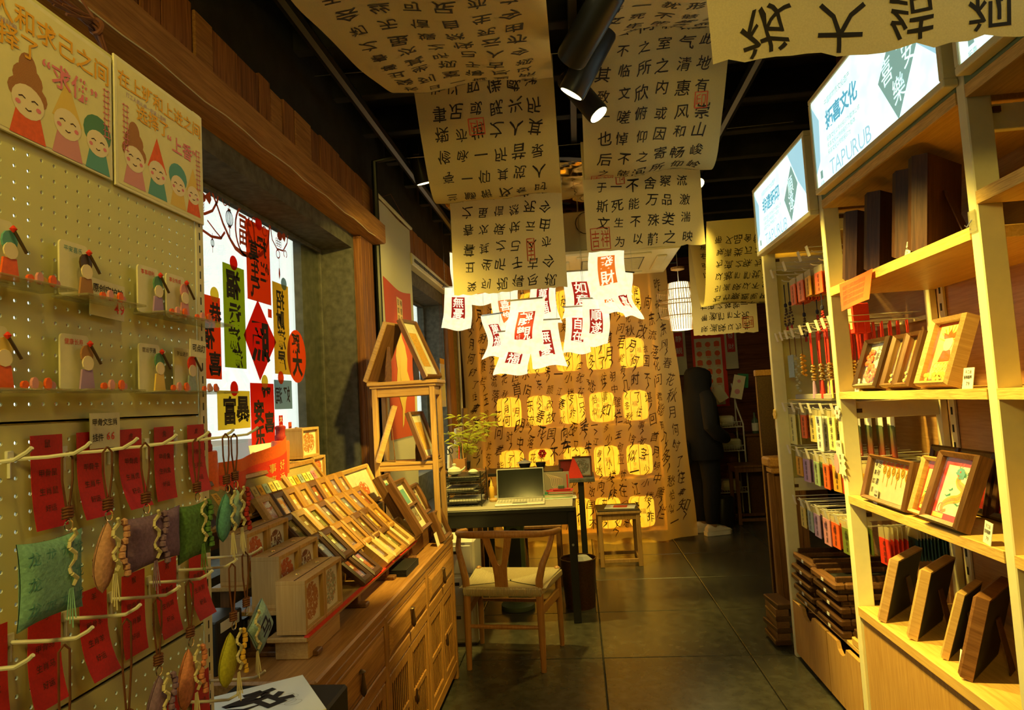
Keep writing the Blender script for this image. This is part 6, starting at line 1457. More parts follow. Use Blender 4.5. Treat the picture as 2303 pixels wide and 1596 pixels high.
uA = unit(2.935, 3.805, 'far cream shelving unit with packet hooks, trays and two lower drawers', 0, (3.805, 2.895), [(2.19, 2.225, BX)])
uB = unit(1.885, 2.895, 'middle cream shelving unit holding framed prints', 1, (1.845,), [(2.19, 2.225, BX), (1.815, 1.850, BX), (1.385, 1.414, BX), (.958, .990, BX)])
uC = unit(.84, 1.845, 'nearest cream shelving unit at the right picture edge', 1, (.80,), [(2.19, 2.225, BX), (1.90, 1.935, BX), (1.385, 1.414, BX), (.958, .990, BX)])
for t, y0, y1 in ((uB, 1.885, 2.895), (uC, .84, 1.845)):
    MB().box(SX + .012, BX, y0 + .002, y1 - .002, .02, .505, .002).build('base_cabinet', 'wood_base', t); MB().box(SX - .004, BX, y0 + .002, y1 - .002, .506, .546, .003).build('base_top', 'wood_shelf', t)
    g = MB()
    for k in range(22): g.box(BX - .004, BX - .001, y1 - .055, y1 - .045, .60 + k * .07, .63 + k * .07)
    MB().box(BX - .012, BX - .002, y1 - .07, y1 - .03, .55, 2.19, .001).build('slotted_standard', 'cream_metal', t); g.M = None; g.v = [(x - .010, y, z) for x, y, z in g.v]; g.build('standard_slots', 'black_paint', t, kind='stuff')
    MB().box(SX - .001, SX + .03, y0 + .002, y1 - .002, 2.226, 2.262, .002).build('light_strip', 'green_paint', t)
MB().box(SX + .01, BX, 2.94, 3.80, .02, .05).build('base_floor', 'wood_base', uA)
MB().box(SX + .02, BX, 2.94, 3.80, .315, .335, .002).build('drawer_deck', 'wood_shelf', uA)
for y0, y1 in ((3.315, 3.80), (2.94, 3.305)):
    w = y1 - y0; P2 = [(0, .03), (w, .03), (w, .305), (w * .62, .305), (w * .58, .275), (w * .50, .262), (w * .42, .262), (w * .36, .275), (w * .32, .305), (0, .305)]
    MB().prism(P2, lambda u, v, q: (SX + q, y1 - u, v), .018).build('drawer_front', 'wood_base', uA)
    MB().box(SX + .018, BX - .02, y0 + .01, y1 - .01, .04, .24).build('drawer_box', 'wood_dark', uA)
# end panel of the far unit
MB().box(SX + .066, BX, 3.838, 3.844, .9, 2.2).build('end_panel', 'cream_board', uA)
# hook rails and hooks
HR = [(2.06, [3.18, 3.30, 3.42, 3.535, 3.645, 3.755]), (2.005, [3.0, 3.10, 3.21, 3.325, 3.435, 3.55, 3.65]), (1.71, [2.99, 3.07, 3.145, 3.255, 3.37, 3.50, 3.60, 3.69, 3.77]),
      (1.33, [3.05, 3.185, 3.345, 3.46, 3.595, 3.745]), (1.105, [3.0, 3.10, 3.20, 3.305, 3.43, 3.575, 3.72]), (.843, [2.985, 3.12, 3.25, 3.36, 3.49, 3.585, 3.695])]
tagc = MB().box(-.0012, 0, -.017, .017, -.05, 0)
for r, (z, ys) in enumerate(HR):
    MB().box(BX - .03, BX - .018, 2.94, 3.80, z - .012, z + .006, .002).build('hook_rail', 'cream_metal', uA)
    for i, y in enumerate(ys):
        hk = MB().tube([(BX - .02, y, z), (1.16, y, z), (1.13, y, z + .004), (1.12, y, z + .012)], .003, 6).build('display_hook', 'white_wire', uA, smooth=True)
        if r != 1: MB().tube([(BX - .02, y, z + .028), (1.10, y, z + .028)], .0022, 5).build('tag_arm', 'white_wire', hk)
        if (r, i) not in ((0, 2), (0, 4), (1, 0)) and r != 1:
            o = tagc.build('price_tag', 'cream_paper', hk, (1.098, y, z + .034), (0, -.25, 0))
            g = MB(); g.rect(-.011, .011, -.028, -.012, lambda u, v: (-.0018, u, v)); g.rect(-.008, .008, -.04, -.034, lambda u, v: (-.0018, u, v)); g.build('tag_print', 'shoe_grey', o) if False else None
# packets hanging on the hooks
PK = {}
def packet(x, y, z, w, h, m_, header, label, group, skew=0.0):
    key = (w, h, m_, header)
    if key not in PK:
        g = MB(); g.box(0, .006, -w / 2, w / 2, -h - header, -header, .001); a = g.build('paper_packet', m_)
        g = MB(); g.box(.002, .004, -w / 2 - .004, w / 2 + .004, -header - .004, 0); b_ = g.build('clear_header', 'plastic_header', a)
        g = MB().column('福禄寿喜', 0, -header - h * .18, h * .2, h * .21, lambda u, v: (-.0008, -u, v), .05); c = g.build('packet_print', 'ink_brown' if m_ not in ('wood_dark',) else 'gold_print', a)
        PK[key] = a; o = a
    else:
        o = PK[key].copy(); C.objects.link(o)
        for ch_ in PK[key].children: q = ch_.copy(); C.objects.link(q); q.parent = o
    o.location = (x, y, z - .002); o.rotation_euler = (0, skew, rr(-.06, .06)); tag(o, label, 'packet', group); return o
mat('pk_teal', (.03, .10, .11), .5); mat('pk_green', (.16, .20, .03), .5); mat('pk_mint', (.32, .46, .24), .5); mat('pk_amber', (.55, .30, .03), .5)
CN = {'orange_red': 'orange-red', 'print_red': 'dark red', 'green_print': 'olive', 'pk_green': 'green', 'pk_mint': 'mint', 'lilac_print': 'lilac', 'orange_print': 'orange', 'yellow_print': 'yellow', 'gold_print': 'golden', 'pk_teal': 'dark teal', 'blue_print': 'grey-blue', 'bright_red': 'bright red', 'pk_amber': 'amber', 'rose_print': 'rose', 'white_paper': 'white', 'emerald': 'emerald', 'pale_yellow': 'pale yellow'}
RNm = ['top', 'second', 'middle', 'fourth', 'fifth', 'lowest']
def stack(r, i, x0, n, dx, w, h, m_, header=.03, skew=0.0):
    z, ys = HR[r]
    for k in range(n):
        packet(x0 + k * dx, ys[i], z, w, h, m_, header, '%s packet, %s from the front on the %s hook of the %s hook row' % (CN[m_], ORD[k], ORD[i], RNm[r]), 'packets on the hook rows', skew)
stack(1, 5, 1.14, 4, .02, .085, .105, 'orange_red'); stack(1, 4, 1.14, 6, .018, .085, .105, 'orange_red'); stack(1, 3, 1.14, 6, .018, .085, .095, 'orange_print'); stack(1, 2, 1.15, 7, .017, .085, .10, 'orange_red'); stack(1, 1, 1.17, 7, .018, .085, .10, 'print_red'); stack(1, 0, 1.26, 11, .017, .085, .115, 'green_print', .04)
stack(3, 5, 1.14, 2, .02, .12, .16, 'pale_yellow'); stack(3, 4, 1.15, 3, .025, .07, .12, 'orange_red'); stack(3, 3, 1.15, 3, .025, .075, .13, 'yellow_print'); stack(3, 2, 1.14, 4, .03, .085, .165, 'white_paper'); stack(3, 1, 1.14, 4, .03, .09, .15, 'pale_yellow')
stack(4, 6, 1.15, 3, .02, .085, .10, 'orange_print'); stack(4, 5, 1.14, 5, .018, .085, .115, 'lilac_print'); stack(4, 4, 1.14, 6, .018, .085, .115, 'pk_mint'); stack(4, 3, 1.14, 6, .018, .085, .115, 'orange_red'); stack(4, 2, 1.15, 6, .018, .085, .115, 'orange_print'); stack(4, 1, 1.15, 7, .018, .085, .115, 'bright_red'); stack(4, 0, 1.20, 11, .02, .085, .11, 'pk_amber', .045)
stack(5, 6, 1.14, 2, .02, .085, .105, 'yellow_print'); stack(5, 5, 1.14, 3, .02, .085, .105, 'blue_print'); stack(5, 4, 1.14, 3, .02, .085, .115, 'lilac_print'); stack(5, 3, 1.14, 5, .02, .085, .125, 'rose_print'); stack(5, 2, 1.14, 6, .018, .085, .115, 'orange_red'); stack(5, 1, 1.14, 6, .018, .085, .115, 'pk_green'); stack(5, 0, 1.24, 5, .018, .085, .11, 'bright_red', .05)
for k in range(10): packet(1.35 + k * .014, HR[5][1][0], .843, .085, .09, 'pk_teal', .05, 'dark teal packet, %s from the front at the back of the lowest hook row' % ORD[k], 'packets on the hook rows')
# gradient bookmark packets
mg, nt, bb = nodes('gradient_card'); setc(bb, (.2, .2, .1), .5)
tc = nt.nodes.new('ShaderNodeTexCoord'); sp_ = nt.nodes.new('ShaderNodeSeparateXYZ'); nt.links.new(tc.outputs['Generated'], sp_.inputs[0])
r_ = ramp(nt, [(0, (.34, .05, .02)), (.4, (.16, .07, .03)), (1, (.10, .15, .07))]); nt.links.new(sp_.outputs['Z'], r_.inputs[0]); nt.links.new(r_.outputs[0], bb.inputs['Base Color'])
for k in range(5):
    o = thing('bookmark_packet', 'green-to-red bookmark packet, %s from the far side in its row' % ORD[k], 'packet', (1.22 + .035 * k * 0, 3.20 - k * .07, 1.30), 0, 'gradient bookmark packets'); o.location = (1.20 + .028 * k, 3.17 - k * .045, 1.30)
    MB().box(0, .006, -.030, .030, -.175, -.04, .001).build('card', 'gradient_card', o); MB().box(.001, .005, -.032, .032, -.045, .0, .001).build('white_header', 'white_paper', o)
# bead bracelets
for k, (x, y) in enumerate(((1.14, 3.685), (1.14, 3.612), (1.17, 3.50), (1.20, 3.40), (1.16, 3.22), (1.2, 3.10))):
    o = thing('bead_bracelet', 'dark bead bracelet on a cord, %s from the far end of the shelving' % ORD[k], 'bracelet', (x, y, 1.995 if k < 2 else 1.92), 0, 'bead bracelets')
    MB().tube([(0, -.004, 0), (0, -.001, -.10), (0, .001, -.10), (0, .004, 0)], .0018, 4).build('cord', 'cord_navy', o); MB().lathe([(.002, -.012), (.008, -.008), (.008, .006), (.002, .012)], (0, 0, -.112), 8).build('knot', 'cord_navy', o)
    g = MB()
    for q in range(16): a = q * PI / 8; g.lathe([(.0005, -.0065), (.0062, -.002), (.0062, .002), (.0005, .0065)], (.004 * math.sin(a * 2), .024 * math.cos(a), -.178 + .046 * math.sin(a)), 7)
    g.build('bead_ring', 'bead_red' if k > 2 else 'wood_dark', o, smooth=True); g = MB()
    for q in range(3): g.tube([(0, -.006 + q * .006, -.22), (0, -.012 + q * .012, -.25)], .003, 5)
    g.build('bead_drop', 'bead_red', o)
# tassel straps on the middle row
SC = ['bright_red', 'white_paper', 'yellow_print', 'bright_red', 'gold_print', 'emerald', 'print_red', 'white_paper', 'lilac_print']
S0 = {}
def strap(x, y, m_, m2, lb, tas):
    key = (m_, m2, tas)
    o = thing('tassel_strap', lb, 'charm strap', (x, y, 1.705), rr(-.3, .3), 'tassel straps')
    if key not in S0:
        g = MB(); g.tube([(0, -.005, 0), (.001, -.004, -.08), (0, -.002, -.155)], .0028, 5); g.tube([(0, .005, 0), (-.001, .004, -.08), (0, .002, -.155)], .0028, 5); g.build('cord', m_, o, smooth=True)
        g = MB()
        for q in range(6): g.lathe([(.001, -.009), (.012, -.003), (.012, .003), (.001, .009)], (.004 * (q % 2), .005 * ((q % 3) - 1), -.165 - q * .013), 8)
        g.build('bead_cluster', 'brass', o, smooth=True)
        if tas: g = MB(); g.lathe([(.004, 0), (.007, -.01), (.012, -.085)][::-1], (0, 0, -.235), 8); g.build('tassel', m2, o, smooth=True)
        else: MB().box(-.002, .002, -.014, .014, -.32, -.235, .001).build('charm_card', m2, o)
        S0[key] = list(o.children)
    else:
        for c in S0[key]: q = c.copy(); C.objects.link(q); q.parent = o
n = 0
for i, y in enumerate(HR[2][1][:5]):
    for k in range(9):
        lb = 'tassel strap, %s from the front on the %s hook of the middle row' % (ORD[k], ORD[i])
        strap(1.145 + k * .034, y + rr(-.006, .006), SC[(n * 5 + k) % 9], ['lilac_print', 'print_red', 'yellow_print', 'print_red'][(k + i) % 4], lb, (k + i) % 3 != 2); n += 1
for k, y in enumerate(HR[2][1][5:8]):
    o = thing('crystal_charm', ['orange and black charm strap beside the straps', 'clear crystal charm string on the middle hook row', 'pale grey picture card charm at the far end of the middle row'][k], 'charm', (1.145, y, 1.705))
    MB().tube([(0, -.003, 0), (0, 0, -.10), (0, .003, 0)], .0016, 4).build('cord', 'cord_brown', o)
    if k == 2: MB().box(-.002, .002, -.045, .045, -.21, -.09, .001).build('card', 'blue_print', o)
    else:
        g = MB()
        for q in range(14): g.lathe([(.001, -.008), (.010, 0), (.001, .008)], (.008 * math.sin(q * 2.1), .010 * math.cos(q * 2.1), -.10 - q * (.014 if k else .008)), 7)
        g.build('bead_string', ['orange_print', 'ceramic'][k], o, smooth=True)
# clear plate stand and hook sign ornaments
o = thing('acrylic_tray', 'flat clear tray with papers above the fourth hook row', 'tray', (1.12, 3.1, 1.375)); MB().box(0, .30, 0, .62, 0, .006, .001).build('plate', 'acrylic', o); MB().box(.02, .28, .05, .55, .006, .03, .002).build('papers', 'shoe_grey', o)
# dark trays stacked on the drawer deck
for c, (y0, y1) in enumerate(((3.435, 3.735), (3.11, 3.425))):
    for k in range(5):
        z = .337 + k * .052; dx = rr(-.012, .012); o = thing('picture_tray', 'dark wooden tray frame, %s from the bottom in the %s stack' % (ORD[k], ('far', 'near')[c]), 'tray', (1.072 + dx, y0 + rr(-.008, .008), z), 0, 'dark tray frames')
        w = y1 - y0 - .01; b_ = .05
        for (a, e, f_, g_) in ((0, b_, 0, w), (.38 - b_, .38, 0, w)): MB().box(a, e, f_, g_, 0, .030, .007).build('rail', 'wood_dark' if k < 4 else 'wood_walnut', o)
        for (f_, g_) in ((0, b_), (w - b_, w)): MB().box(b_, .38 - b_, f_, g_, 0, .030, .007).build('rail', 'wood_dark' if k < 4 else 'wood_walnut', o)
        MB().box(b_, .38 - b_, b_, w - b_, .004, .010).build('panel', 'black_paint', o); MB().box(-.0012, 0, w * .42, w * .42 + .028, .008, .022).build('number_label', 'white_paper', o)
        for q in range(2): MB().box(.02, .36, .02 + q * (w - .06), .04 + q * (w - .06), .030, .052, .002).build('spacer', 'wood_dark', o)
for k, (y, z, w) in enumerate(((2.985, .337, .07), (2.99, .372, .06), (2.96, .408, .05))): tag(MB().box(0, .16, 0, w, 0, .032, .003).build('wooden_offcut', ['wood_shelf', 'wood_dark', 'wood_walnut'][k], None, (1.10 + .01 * k, y, z)), 'short wooden offcut, %s from the bottom beside the tray stacks' % ORD[k], 'timber', 'offcuts beside trays')
# ------------------------------------------------------------------ frames on shelves
def rlean(y0, y1, x, z, h, tilt, d, bar, wd, prm, label, glass=True):
    w = y1 - y0; return small_frame(w, h, d, bar, wd, prm, label, 'framed prints on the shelving', lean(x, (y0 + y1) / 2, z, tilt, h, -1), False)
def inner(t, u0, u1, v0, v1, m_, name, d): return MB().rect(u0, u1, v0, v1, lambda u, v: (u, v, d)).build(name, m_, t)
# shelf three
t = rlean(2.572, 2.767, 1.125, 1.4145, .20, 70, .05, .018, 'wood_dark', 'cream_paper', 'dark frame filled with orange persimmons on the eye-level shelf')
g = MB()
for q in range(34): u, v = rr(-.072, .072), rr(-.075, .005) if q < 26 else rr(.0, .05); g.lathe([(.001, -.004), (.010, -.002), (.011, .002), (.003, .006)], (u if v < .0 else rr(-.07, -.03), v, .026), 7)
g.build('persimmon', 'orange_red', t, smooth=True); g = MB(); g.column('平安喜', .03, .055, .030, .032, lambda u, v: (u, v, .0225), .1); g.column('好事', -.0, .06, .03, .03, lambda u, v: (u, v, .0225), .1); g.build('brush_writing', 'ink', t)
for k, (y0, y1, lb) in enumerate(((2.425, 2.523, 'left half of the dark double frame of gold coins'), (2.325, 2.423, 'right half of the dark double frame of gold coins'))):
    t = rlean(y0, y1, 1.125, 1.4145, .195, 70, .05, .014, 'wood_walnut', 'print_sand', lb); inner(t, -.022, .022, -.02, .075, 'orange_red' if k else 'pale_yellow', 'paper_slip', .022)
    g = MB()
    for q in range(14): g.lathe([(.001, -.004), (.007, 0), (.001, .004)], (rr(-.03, .03), rr(-.078, -.045), .027), 7)
    g.build('gold_coin', 'coin', t, smooth=True)
t = rlean(2.092, 2.277, 1.125, 1.4145, .225, 70, .05, .016, 'wood_oak', 'orange_red', 'large oak frame with a crowned figure and gold coins on the eye-level shelf')
inner(t, -.066, .066, -.088, .088, 'pale_yellow', 'print', .0215)
g = MB(); f1 = lambda u, v: (u, v, .0225)
for q in range(9): a = math.radians(20 + q * 17.5); g.strip([(.02 * math.cos(a), .03 + .02 * math.sin(a)), (.075 * math.cos(a) * .85, .03 + .058 * math.sin(a))], .004, f1)
g.build('sun_rays', 'orange_print', t); g = MB(); g.disc(0, .028, .026, .024, lambda u, v: (u, v, .0228), 18); g.build('face', 'skin_print', t); g = MB(); g.poly([(-.03, .045), (.03, .045), (.038, .066), (.012, .058), (0, .075), (-.012, .058), (-.038, .066)], lambda u, v: (u, v, .0231)); g.poly([(-.035, -.03), (.035, -.03), (.022, .006), (-.022, .006)], f1); g.build('crown_and_robe', 'orange_red', t)
g = MB()
for q in range(12): g.ring(-.04 + .018 * (q % 6), -.045 - .016 * (q // 6), .014, .012, .002, f1)
g.build('coin_pattern', 'gold_print', t); g = MB()
for q in range(34): g.lathe([(.001, -.004), (.008, 0), (.001, .004)], (rr(-.07, .06), rr(-.092, -.074), .029 + rr(0, .01)), 7)
g.build('gold_coin', 'coin', t, smooth=True)
# shelf four
t = rlean(2.425, 2.765, 1.115, .9905, .175, 74, .045, .016, 'wood_walnut', 'cream_paper', 'wide walnut frame with hanging gourds and black writing')
g = MB(); g.column('事事如意', .125, .055, .026, .033, lambda u, v: (u - .26, v, .0205), .1); g.column('吉祥喜', .155, .055, .024, .033, lambda u, v: (u - .26, v, .0205), .1); g.build('brush_writing', 'ink', t)
g = MB()
for q in range(6): u = -.06 + q * .035; v = .04 - .012 * (q % 2); g.disc(u, v, .014, .018, lambda a, b_: (a, b_, .0205), 14); g.disc(u, v + .02, .008, .009, lambda a, b_: (a, b_, .0205), 12); g.strip([(u, v - .018), (u, v - .05)], .003, lambda a, b_: (a, b_, .0205))
g.build('gourds', 'orange_print', t); g = MB()
for q in range(7): g.disc(-.07 + q * .034, .062, .02, .009, lambda a, b_: (a, b_, .0203), 10)
g.build('leaves', 'orange_red', t); g = MB()
for q in range(6): u = -.06 + q * .035; v = .04 - .012 * (q % 2); g.ring(u, v, .008, .010, .002, lambda a, b_: (a, b_, .021)) 
g.build('gourd_lines', 'ink_brown', t)
def dragon(t, s, d):
    """serpentine long-bodied beast with head, mane and claws"""
    f_ = lambda u, v: (u * s, v * s, d); f2 = lambda u, v: (u * s, v * s, d + .0005); f3 = lambda u, v: (u * s, v * s, d + .001)
    P3 = [(.10, .30), (.02, .22), (.10, .12), (.26, .06), (.30, -.06), (.18, -.16), (0, -.20), (-.16, -.26), (-.26, -.36), (-.22, -.46), (-.08, -.42)]
    Q = []
    for i in range(len(P3) - 1):
        for k in range(6):
            p0, p1, p2, p3 = P3[max(i - 1, 0)], P3[i], P3[i + 1], P3[min(i + 2, len(P3) - 1)]; u = k / 6
            Q.append(tuple(.5 * (2 * p1[a] + (p2[a] - p0[a]) * u + (2 * p0[a] - 5 * p1[a] + 4 * p2[a] - p3[a]) * u * u + (3 * p1[a] - p0[a] - 3 * p2[a] + p3[a]) * u ** 3) for a in (0, 1)))
    w = [.12 + .06 * math.sin(PI * i / len(Q)) - .07 * (i / len(Q)) ** 3 for i in range(len(Q))]
    g = MB(); g.strip(Q, w, f_); g.build('beast_body', 'orange_print', t)
    g = MB()
    for i in range(2, len(Q), 2): g.ring(Q[i][0], Q[i][1], .028, .024, .007, f2, 8)
    g.strip([(x_, y_) for x_, y_ in arc(-.30, -.40, .09, 60, 330)], .02, f2); g.build('beast_scales', 'terracotta', t)
    g = MB(); g.poly([(-.06, .30), (.04, .22), (.18, .24), (.20, .34), (.12, .44), (0, .46), (-.10, .40)], f2); g.poly([(-.14, .34), (-.05, .30), (-.06, .38)], f2); g.build('beast_head', 'teal_print', t)
    g = MB(); g.disc(.03, .37, .022, .022, f3, 10); g.poly([(-.04, .29), (.03, .26), (.01, .31)], f3); g.strip([(.04, .46), (.10, .54), (.06, .60)], .015, f3); g.strip([(-.04, .45), (-.02, .55), (-.08, .58)], .015, f3); g.build('beast_horns', 'orange_red', t)
    g = MB()
    for q in range(6): a = -.3 + q * .35; g.strip([(.16, .30), (.16 + .16 * math.cos(a), .30 + .12 * math.sin(a))], [.03, .002], f_)
    for (u, v) in ((-.22, .02), (.34, -.24), (-.30, -.10)): g.strip([(u * .3, v), (u * .7, v - .05), (u, v - .02)], [.05, .03, .004], f_)
    g.strip(arc(.32, .36, .04, 0, 300), .015, f_); g.build('beast_mane', 'emerald', t)
t = rlean(2.292, 2.412, 1.125, .9905, .20, 70, .045, .014, 'wood_light', 'bright_red', 'pale wooden frame with a small dragon print'); inner(t, -.040, .040, -.075, .060, 'pale_yellow', 'print', .0195); dragon(t, .125, .0202); inner(t, .025, .038, .02, .07, 'print_red', 'title_strip', .0205)
t = rlean(2.083, 2.289, 1.105, .9905, .23, 68, .05, .018, 'wood_walnut', 'bright_red', 'walnut frame with a large dragon print on the second lowest shelf'); inner(t, -.068, .068, -.078, .075, 'cream_paper', 'print', .0215); dragon(t, .155, .0222); g = MB().rect(-.08, -.02, -.095, -.08, lambda u, v: (u, v, .022)); g.build('title_strip', 'gold_print', t)
for k, (y0, y1) in enumerate(((2.52, 2.70), (2.31, 2.50), (2.10, 2.29), (1.90, 2.08))): 
    t = rlean(y0, y1, 1.30, .9905, .21, 76, .03, .022, 'wood_dark', 'print_red', 'dark frame with red print in the shelf back row, %s from the far side' % ORD[k]); inner(t, -.04, .04, -.05, .02, 'white_paper', 'mount', .0135)
# frames turned sideways: base top and upper shelf
def turned(x, y, z, w, h, d, wd, label, ang=47, leanx=.064, back='black_paint'):
    a = math.radians(ang); al = Vector((math.cos(a), math.sin(a), 0)); n = Vector((-al.y, al.x, 0)); 
    th = math.asin(leanx / h); up = -n * math.sin(th) + Vector((0, 0, math.cos(th))); nn = al.cross(up) * -1      # face looks along +n side
    o = Vector((x, y, z)) + al * w / 2 + up * h / 2; f_ = -al
    nn = f_.cross(up)
    Mx = Matrix(((f_.x, up.x, nn.x, o.x), (f_.y, up.y, nn.y, o.y), (f_.z, up.z, nn.z, o.z), (0, 0, 0, 1)))
    t = small_frame(w, h, d, .02, wd, 'cream_paper', label, 'turned frames on the shelving', Mx, False)
    MB().rect(-w / 2 + .006, w / 2 - .006, -h / 2 + .006, h / 2 - .006, lambda u, v: (u, v, -.001)).build('back_board', back, t)
    g = MB().prism([(-.02, h * .15), (.02, h * .15), (.03, -h * .42), (-.03, -h * .42)], lambda u, v, q: (u, v, -.002 - q - (h * .15 - v) * .42), .004); g.build('easel_leg', 'wood_dark', t)
turned(1.093, 2.68, .547, .26, .245, .034, 'wood_oak', 'oak frame turned away on the base top, farthest of four'); turned(1.113, 2.49, .547, .27, .25, .038, 'wood_light', 'pale wooden frame turned away on the base top, second farthest'); turned(1.125, 2.318, .547, .20, .225, .026, 'wood_light', 'thin pale frame turned away on the base top, third of four'); turned(1.108, 2.155, .547, .28, .255, .042, 'wood_walnut_z', 'walnut frame turned away on the base top, nearest of four')
for k, (y, h) in enumerate(((2.70, .27), (2.50, .285), (2.28, .29), (2.17, .30))): turned(1.11, y, 1.851, .24, h, .06, 'wood_dark', 'dark thick frame turned away on the upper shelf, %s from the far post' % ORD[k], 40, .03, 'wood_dark')
# nearest unit: things partly in view
rlean(1.56, 1.74, 1.14, 1.4145, .27, 72, .045, .018, 'wood_light', 'print_amber', 'pale frame behind the right-hand post'); rlean(1.30, 1.50, 1.14, 1.4145, .15, 72, .045, .018, 'wood_gold', 'print_red', 'small gold frame at the right picture edge')
rlean(1.62, 1.80, 1.16, .9905, .20, 72, .04, .018, 'wood_light', 'print_amber', 'pale frame on the second shelf of the nearest unit'); turned(1.13, 1.62, 1.936, .2, .23, .05, 'wood_dark', 'dark thick frame on the nearest upper shelf', 40, .03, 'wood_dark')
# price cards
for k, (x, y, z, w, h, lb) in enumerate(((1.095, 2.775, 1.4145, .045, .05, 'white price card at the far end of the eye-level shelf'), (1.095, 2.03, 1.4145, .055, .06, 'white price card beside the large oak frame'), (1.095, 2.70, .9905, .045, .055, 'white price card before the gourd frame'), (1.092, 2.0, .9905, .06, .06, 'white price card reading 79 before the dragon frame'), (1.10, 2.215, .547, .055, .075, 'white price card reading 79 on the base top'), (1.10, 2.30, 1.851, .05, .05, 'small white price card on the upper shelf'))):
    o = thing('price_card', lb, 'price card', (x, y, z), rr(-.25, .1), 'shelf price cards'); o.rotation_euler[1] = .18
    MB().box(0, .0015, -w, 0, 0, h).build('sheet', 'white_paper', o); g = MB(); fz = lambda u, v: (-.0008, -u, v)
    g.line('手工画', w * .2, h * .8, w * .2, fz); g.line('吉祥画框', w * .08, h * .55, w * .2, fz, .95, .02); g.line('79', w * .35, h * .25, w * .28, fz); g.build('writing', 'ink', o)
# orange-red notice on the shelf edge
o = thing('red_notice', 'orange-red paper notice taped to the shelf edge', 'notice', (1.066, 2.755, 1.735)); fz = lambda u, v, e=0.0: (-.02 * math.sin(u * 6) * (1 - v / .1) - e, -u, v + .02 * u)
MB().sheet(8, 4, lambda a, b_: (fz(a * .30, b_ * .108), (1, 0, 0)), .0008).build('sheet', 'orange_red', o, smooth=True); g = MB()
for q in range(4): g.line('非遗手工拓印请勿触摸谢谢', .03, .085 - q * .02, .018, lambda u, v: fz(u, v, .0012), 1.0)
g.build('faint_lettering', 'seal_red', o)
o = thing('red_box', 'small red box hanging behind the orange-red notice', 'box', (1.20, 2.99, 1.66)); MB().box(0, .07, 0, .05, 0, .13, .003).build('box', 'bright_red', o); MB().box(-.002, 0, .008, .042, .02, .11).build('label', 'pale_yellow', o)
# ornaments clipped to posts
for k, (y, z) in enumerate(((3.82, 1.30), (2.915, 1.33))):
    o = thing('post_ornament', ['small gilt ornament clipped to the far shelving post', 'white paper flower ornament clipped to the second shelving post'][k], 'ornament', (SX - .004, y, z), 0); g = MB()
    for q in range(6): a = q * PI / 3; g.prism(ell(.018 * math.cos(a), .018 * math.sin(a), .011, .011, 9), lambda u, v, w: (-w, u, v), .004)
    g.build('petals', 'gold_print' if k == 0 else 'white_paper', o); MB().lathe([(.012, 0), (.010, -.004), (.001, -.006)][::-1], (0, 0, 0), 10).build('centre', 'brass', o, (0, 0, 0), (0, PI / 2, 0)); MB().tube([(-.003, 0, -.02), (-.003, .004, -.08)], .002, 4).build('stem', 'twig', o)
o = thing('hand_sign', 'pink and white cut-out price sign clipped to the second post', 'sign', (SX - .006, 2.93, 1.07)); MB().prism([(-.03, .14), (.03, .145), (.032, .09), (.05, .085), (.042, .07), (.055, .06), (.044, .045), (.056, .03), (.042, .02), (.05, .0), (.03, .005), (.02, -.015), (.005, .005), (-.02, .0), (-.03, .05)], lambda u, v, w: (-w, -u, v), .003).build('board', 'cream_paper', o)
MB().prism(ell(-.032, .045, .022, .042, 16), lambda u, v, w: (-.003 - w, -u, v), .003).build('pink_shape', 'rose_print', o); g = MB(); g.column('喜气', .01, .075, .022, .03, lambda u, v: (-.0036, -u, v)); g.line('手账', -.02, .125, .02, lambda u, v: (-.0036, -u, v)); g.build('writing', 'ink', o)
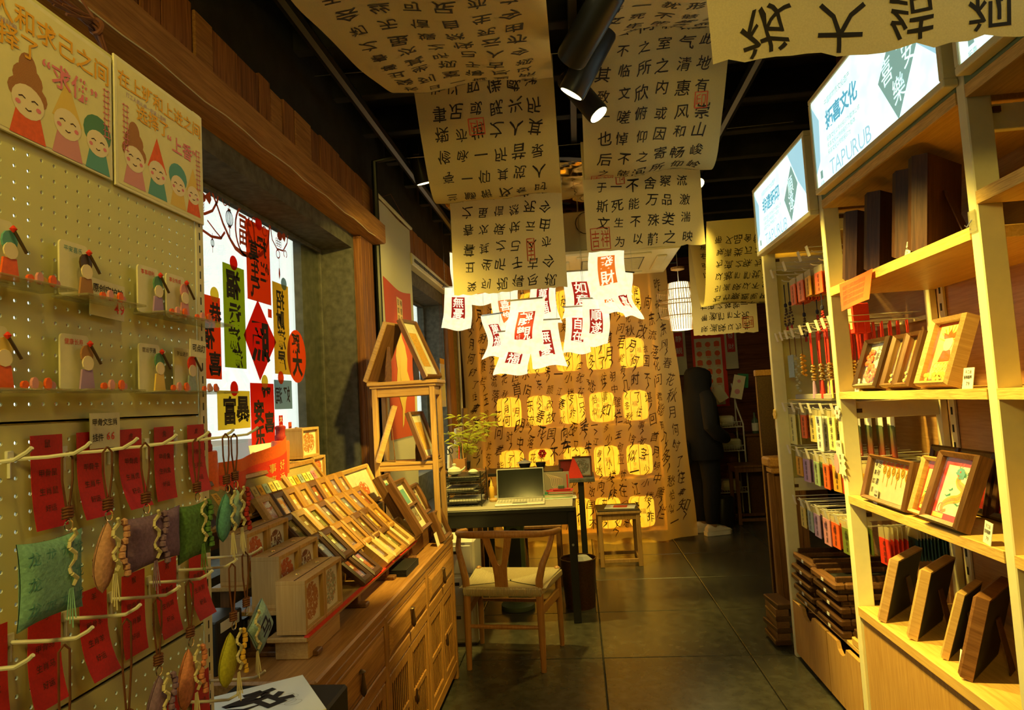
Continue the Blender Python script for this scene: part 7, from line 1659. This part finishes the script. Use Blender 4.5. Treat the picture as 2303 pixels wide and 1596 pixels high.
# ------------------------------------------------------------------ illuminated signs
def sign(y0, y1, z0, z1, label, title, dia, dtext):
    t = thing('lightbox_sign', label, 'lightbox sign', (1.045, y1, z0), 0, 'illuminated signs over the shelving'); w, h = y1 - y0, z1 - z0; b_ = .022
    fn = lambda u, v: (.0, -u, v)
    g = MB(); g.box(-.006, .034, -w, 0, 0, b_, .003); g.box(-.006, .034, -w, 0, h - b_, h, .003); g.box(-.006, .034, -b_, 0, b_, h - b_, .003); g.box(-.006, .034, -w, -w + b_, b_, h - b_, .003); g.box(.026, .034, -w + b_, -b_, b_, h - b_); g.build('casing', 'cream_metal', t)
    MB().rect(b_, w - b_, b_, h - b_, fn).build('lit_panel', 'sign_white', t)
    e = lambda k: (lambda u, v: (-.0008 * k, -u, v))
    g = MB(); g.line(title, .155, h * .62, .078, e(1), .95, .03); g.build('title', 'sign_blue', t)
    g = MB(); g.line('TAPURUB', .16, h * .155, .088, e(1), .98, 0); g.build('latin_title', 'sign_pale', t)
    g = MB(); g.line('中国非物质文化遗产', .155, h * .80, .028, e(1)); g.build('caption', 'sign_grey', t)
    for q in range(3): MB().line('拓喜文化以传统拓印为载体让非遗走进'[:14 - 2 * q], .155, h * (.44 - .065 * q), .022, e(1)).build('text_line', 'sign_grey', t)
    MB().rect(.06, .085, h * .12, h * .20, e(1)).build('emblem', 'sign_grey', t); MB().line('拓喜', .055, h * .07, .02, e(1)).build('emblem_text', 'sign_grey', t)
    (cu, cv, s_) = dia
    g = MB(); g.poly([(cu + .03, cv + s_), (cu + s_ * .80, cv + .02), (cu - .02, cv - s_), (cu - s_ * .80, cv - .0)], e(1)); g.build('diamond_motif', 'sign_grey', t)
    g = MB()
    P4 = [(.0, .52), (.42, .05), (-.42, .08), (-.02, -.45)]
    for q, ch_ in enumerate(dtext): p = P4[q] if len(dtext) > 2 else ((.02, .32), (.0, -.28))[q]; g.char(ch_, cu + p[0] * s_, cv + p[1] * s_, s_ * (.50 if len(dtext) > 2 else .62), s_ * (.55 if len(dtext) > 2 else .7), e(2), .15)
    g.build('motif_writing', 'sign_white', t)
    MB().poly([(w * .72, h - b_), (w - b_, h - b_), (w - b_, h * .25), (w * .86, h * .5)], e(.5)).build('ink_wash', 'sign_pale', t); MB().poly([(b_, h * .9), (.09, h * .7), (.07, h * .3), (b_, h * .2)], e(.5)).build('ink_wash', 'sign_pale', t)
sign(2.93, 3.775, 2.175, 2.55, 'illuminated sign with a diamond motif, farthest over the shelving', '非遗拓印', (.615, .165, .125), '順遂')
sign(1.865, 2.845, 2.235, 2.64, 'large illuminated sign over the middle shelving unit', '拓喜文化', (.74, .135 + .05, .165), '平安喜樂')
sign(.86, 1.81, 2.235, 2.64, 'illuminated sign at the right edge, mostly behind the near banner', '非遗传承', (.70, .20, .15), '平安喜樂')
# clear hooks on post
o = thing('adhesive_hook', 'small clear adhesive hook on the right-hand post', 'hook', (SX - .002, 1.866, 1.86)); MB().box(-.003, 0, -.016, .016, -.03, .03, .001).build('plate', 'acrylic', o); MB().tube([(-.003, 0, .005), (-.012, .01, -.012), (-.010, .02, -.005)], .0016, 5).build('hook', 'steel', o)
bpy.data.objects.remove(_fo)
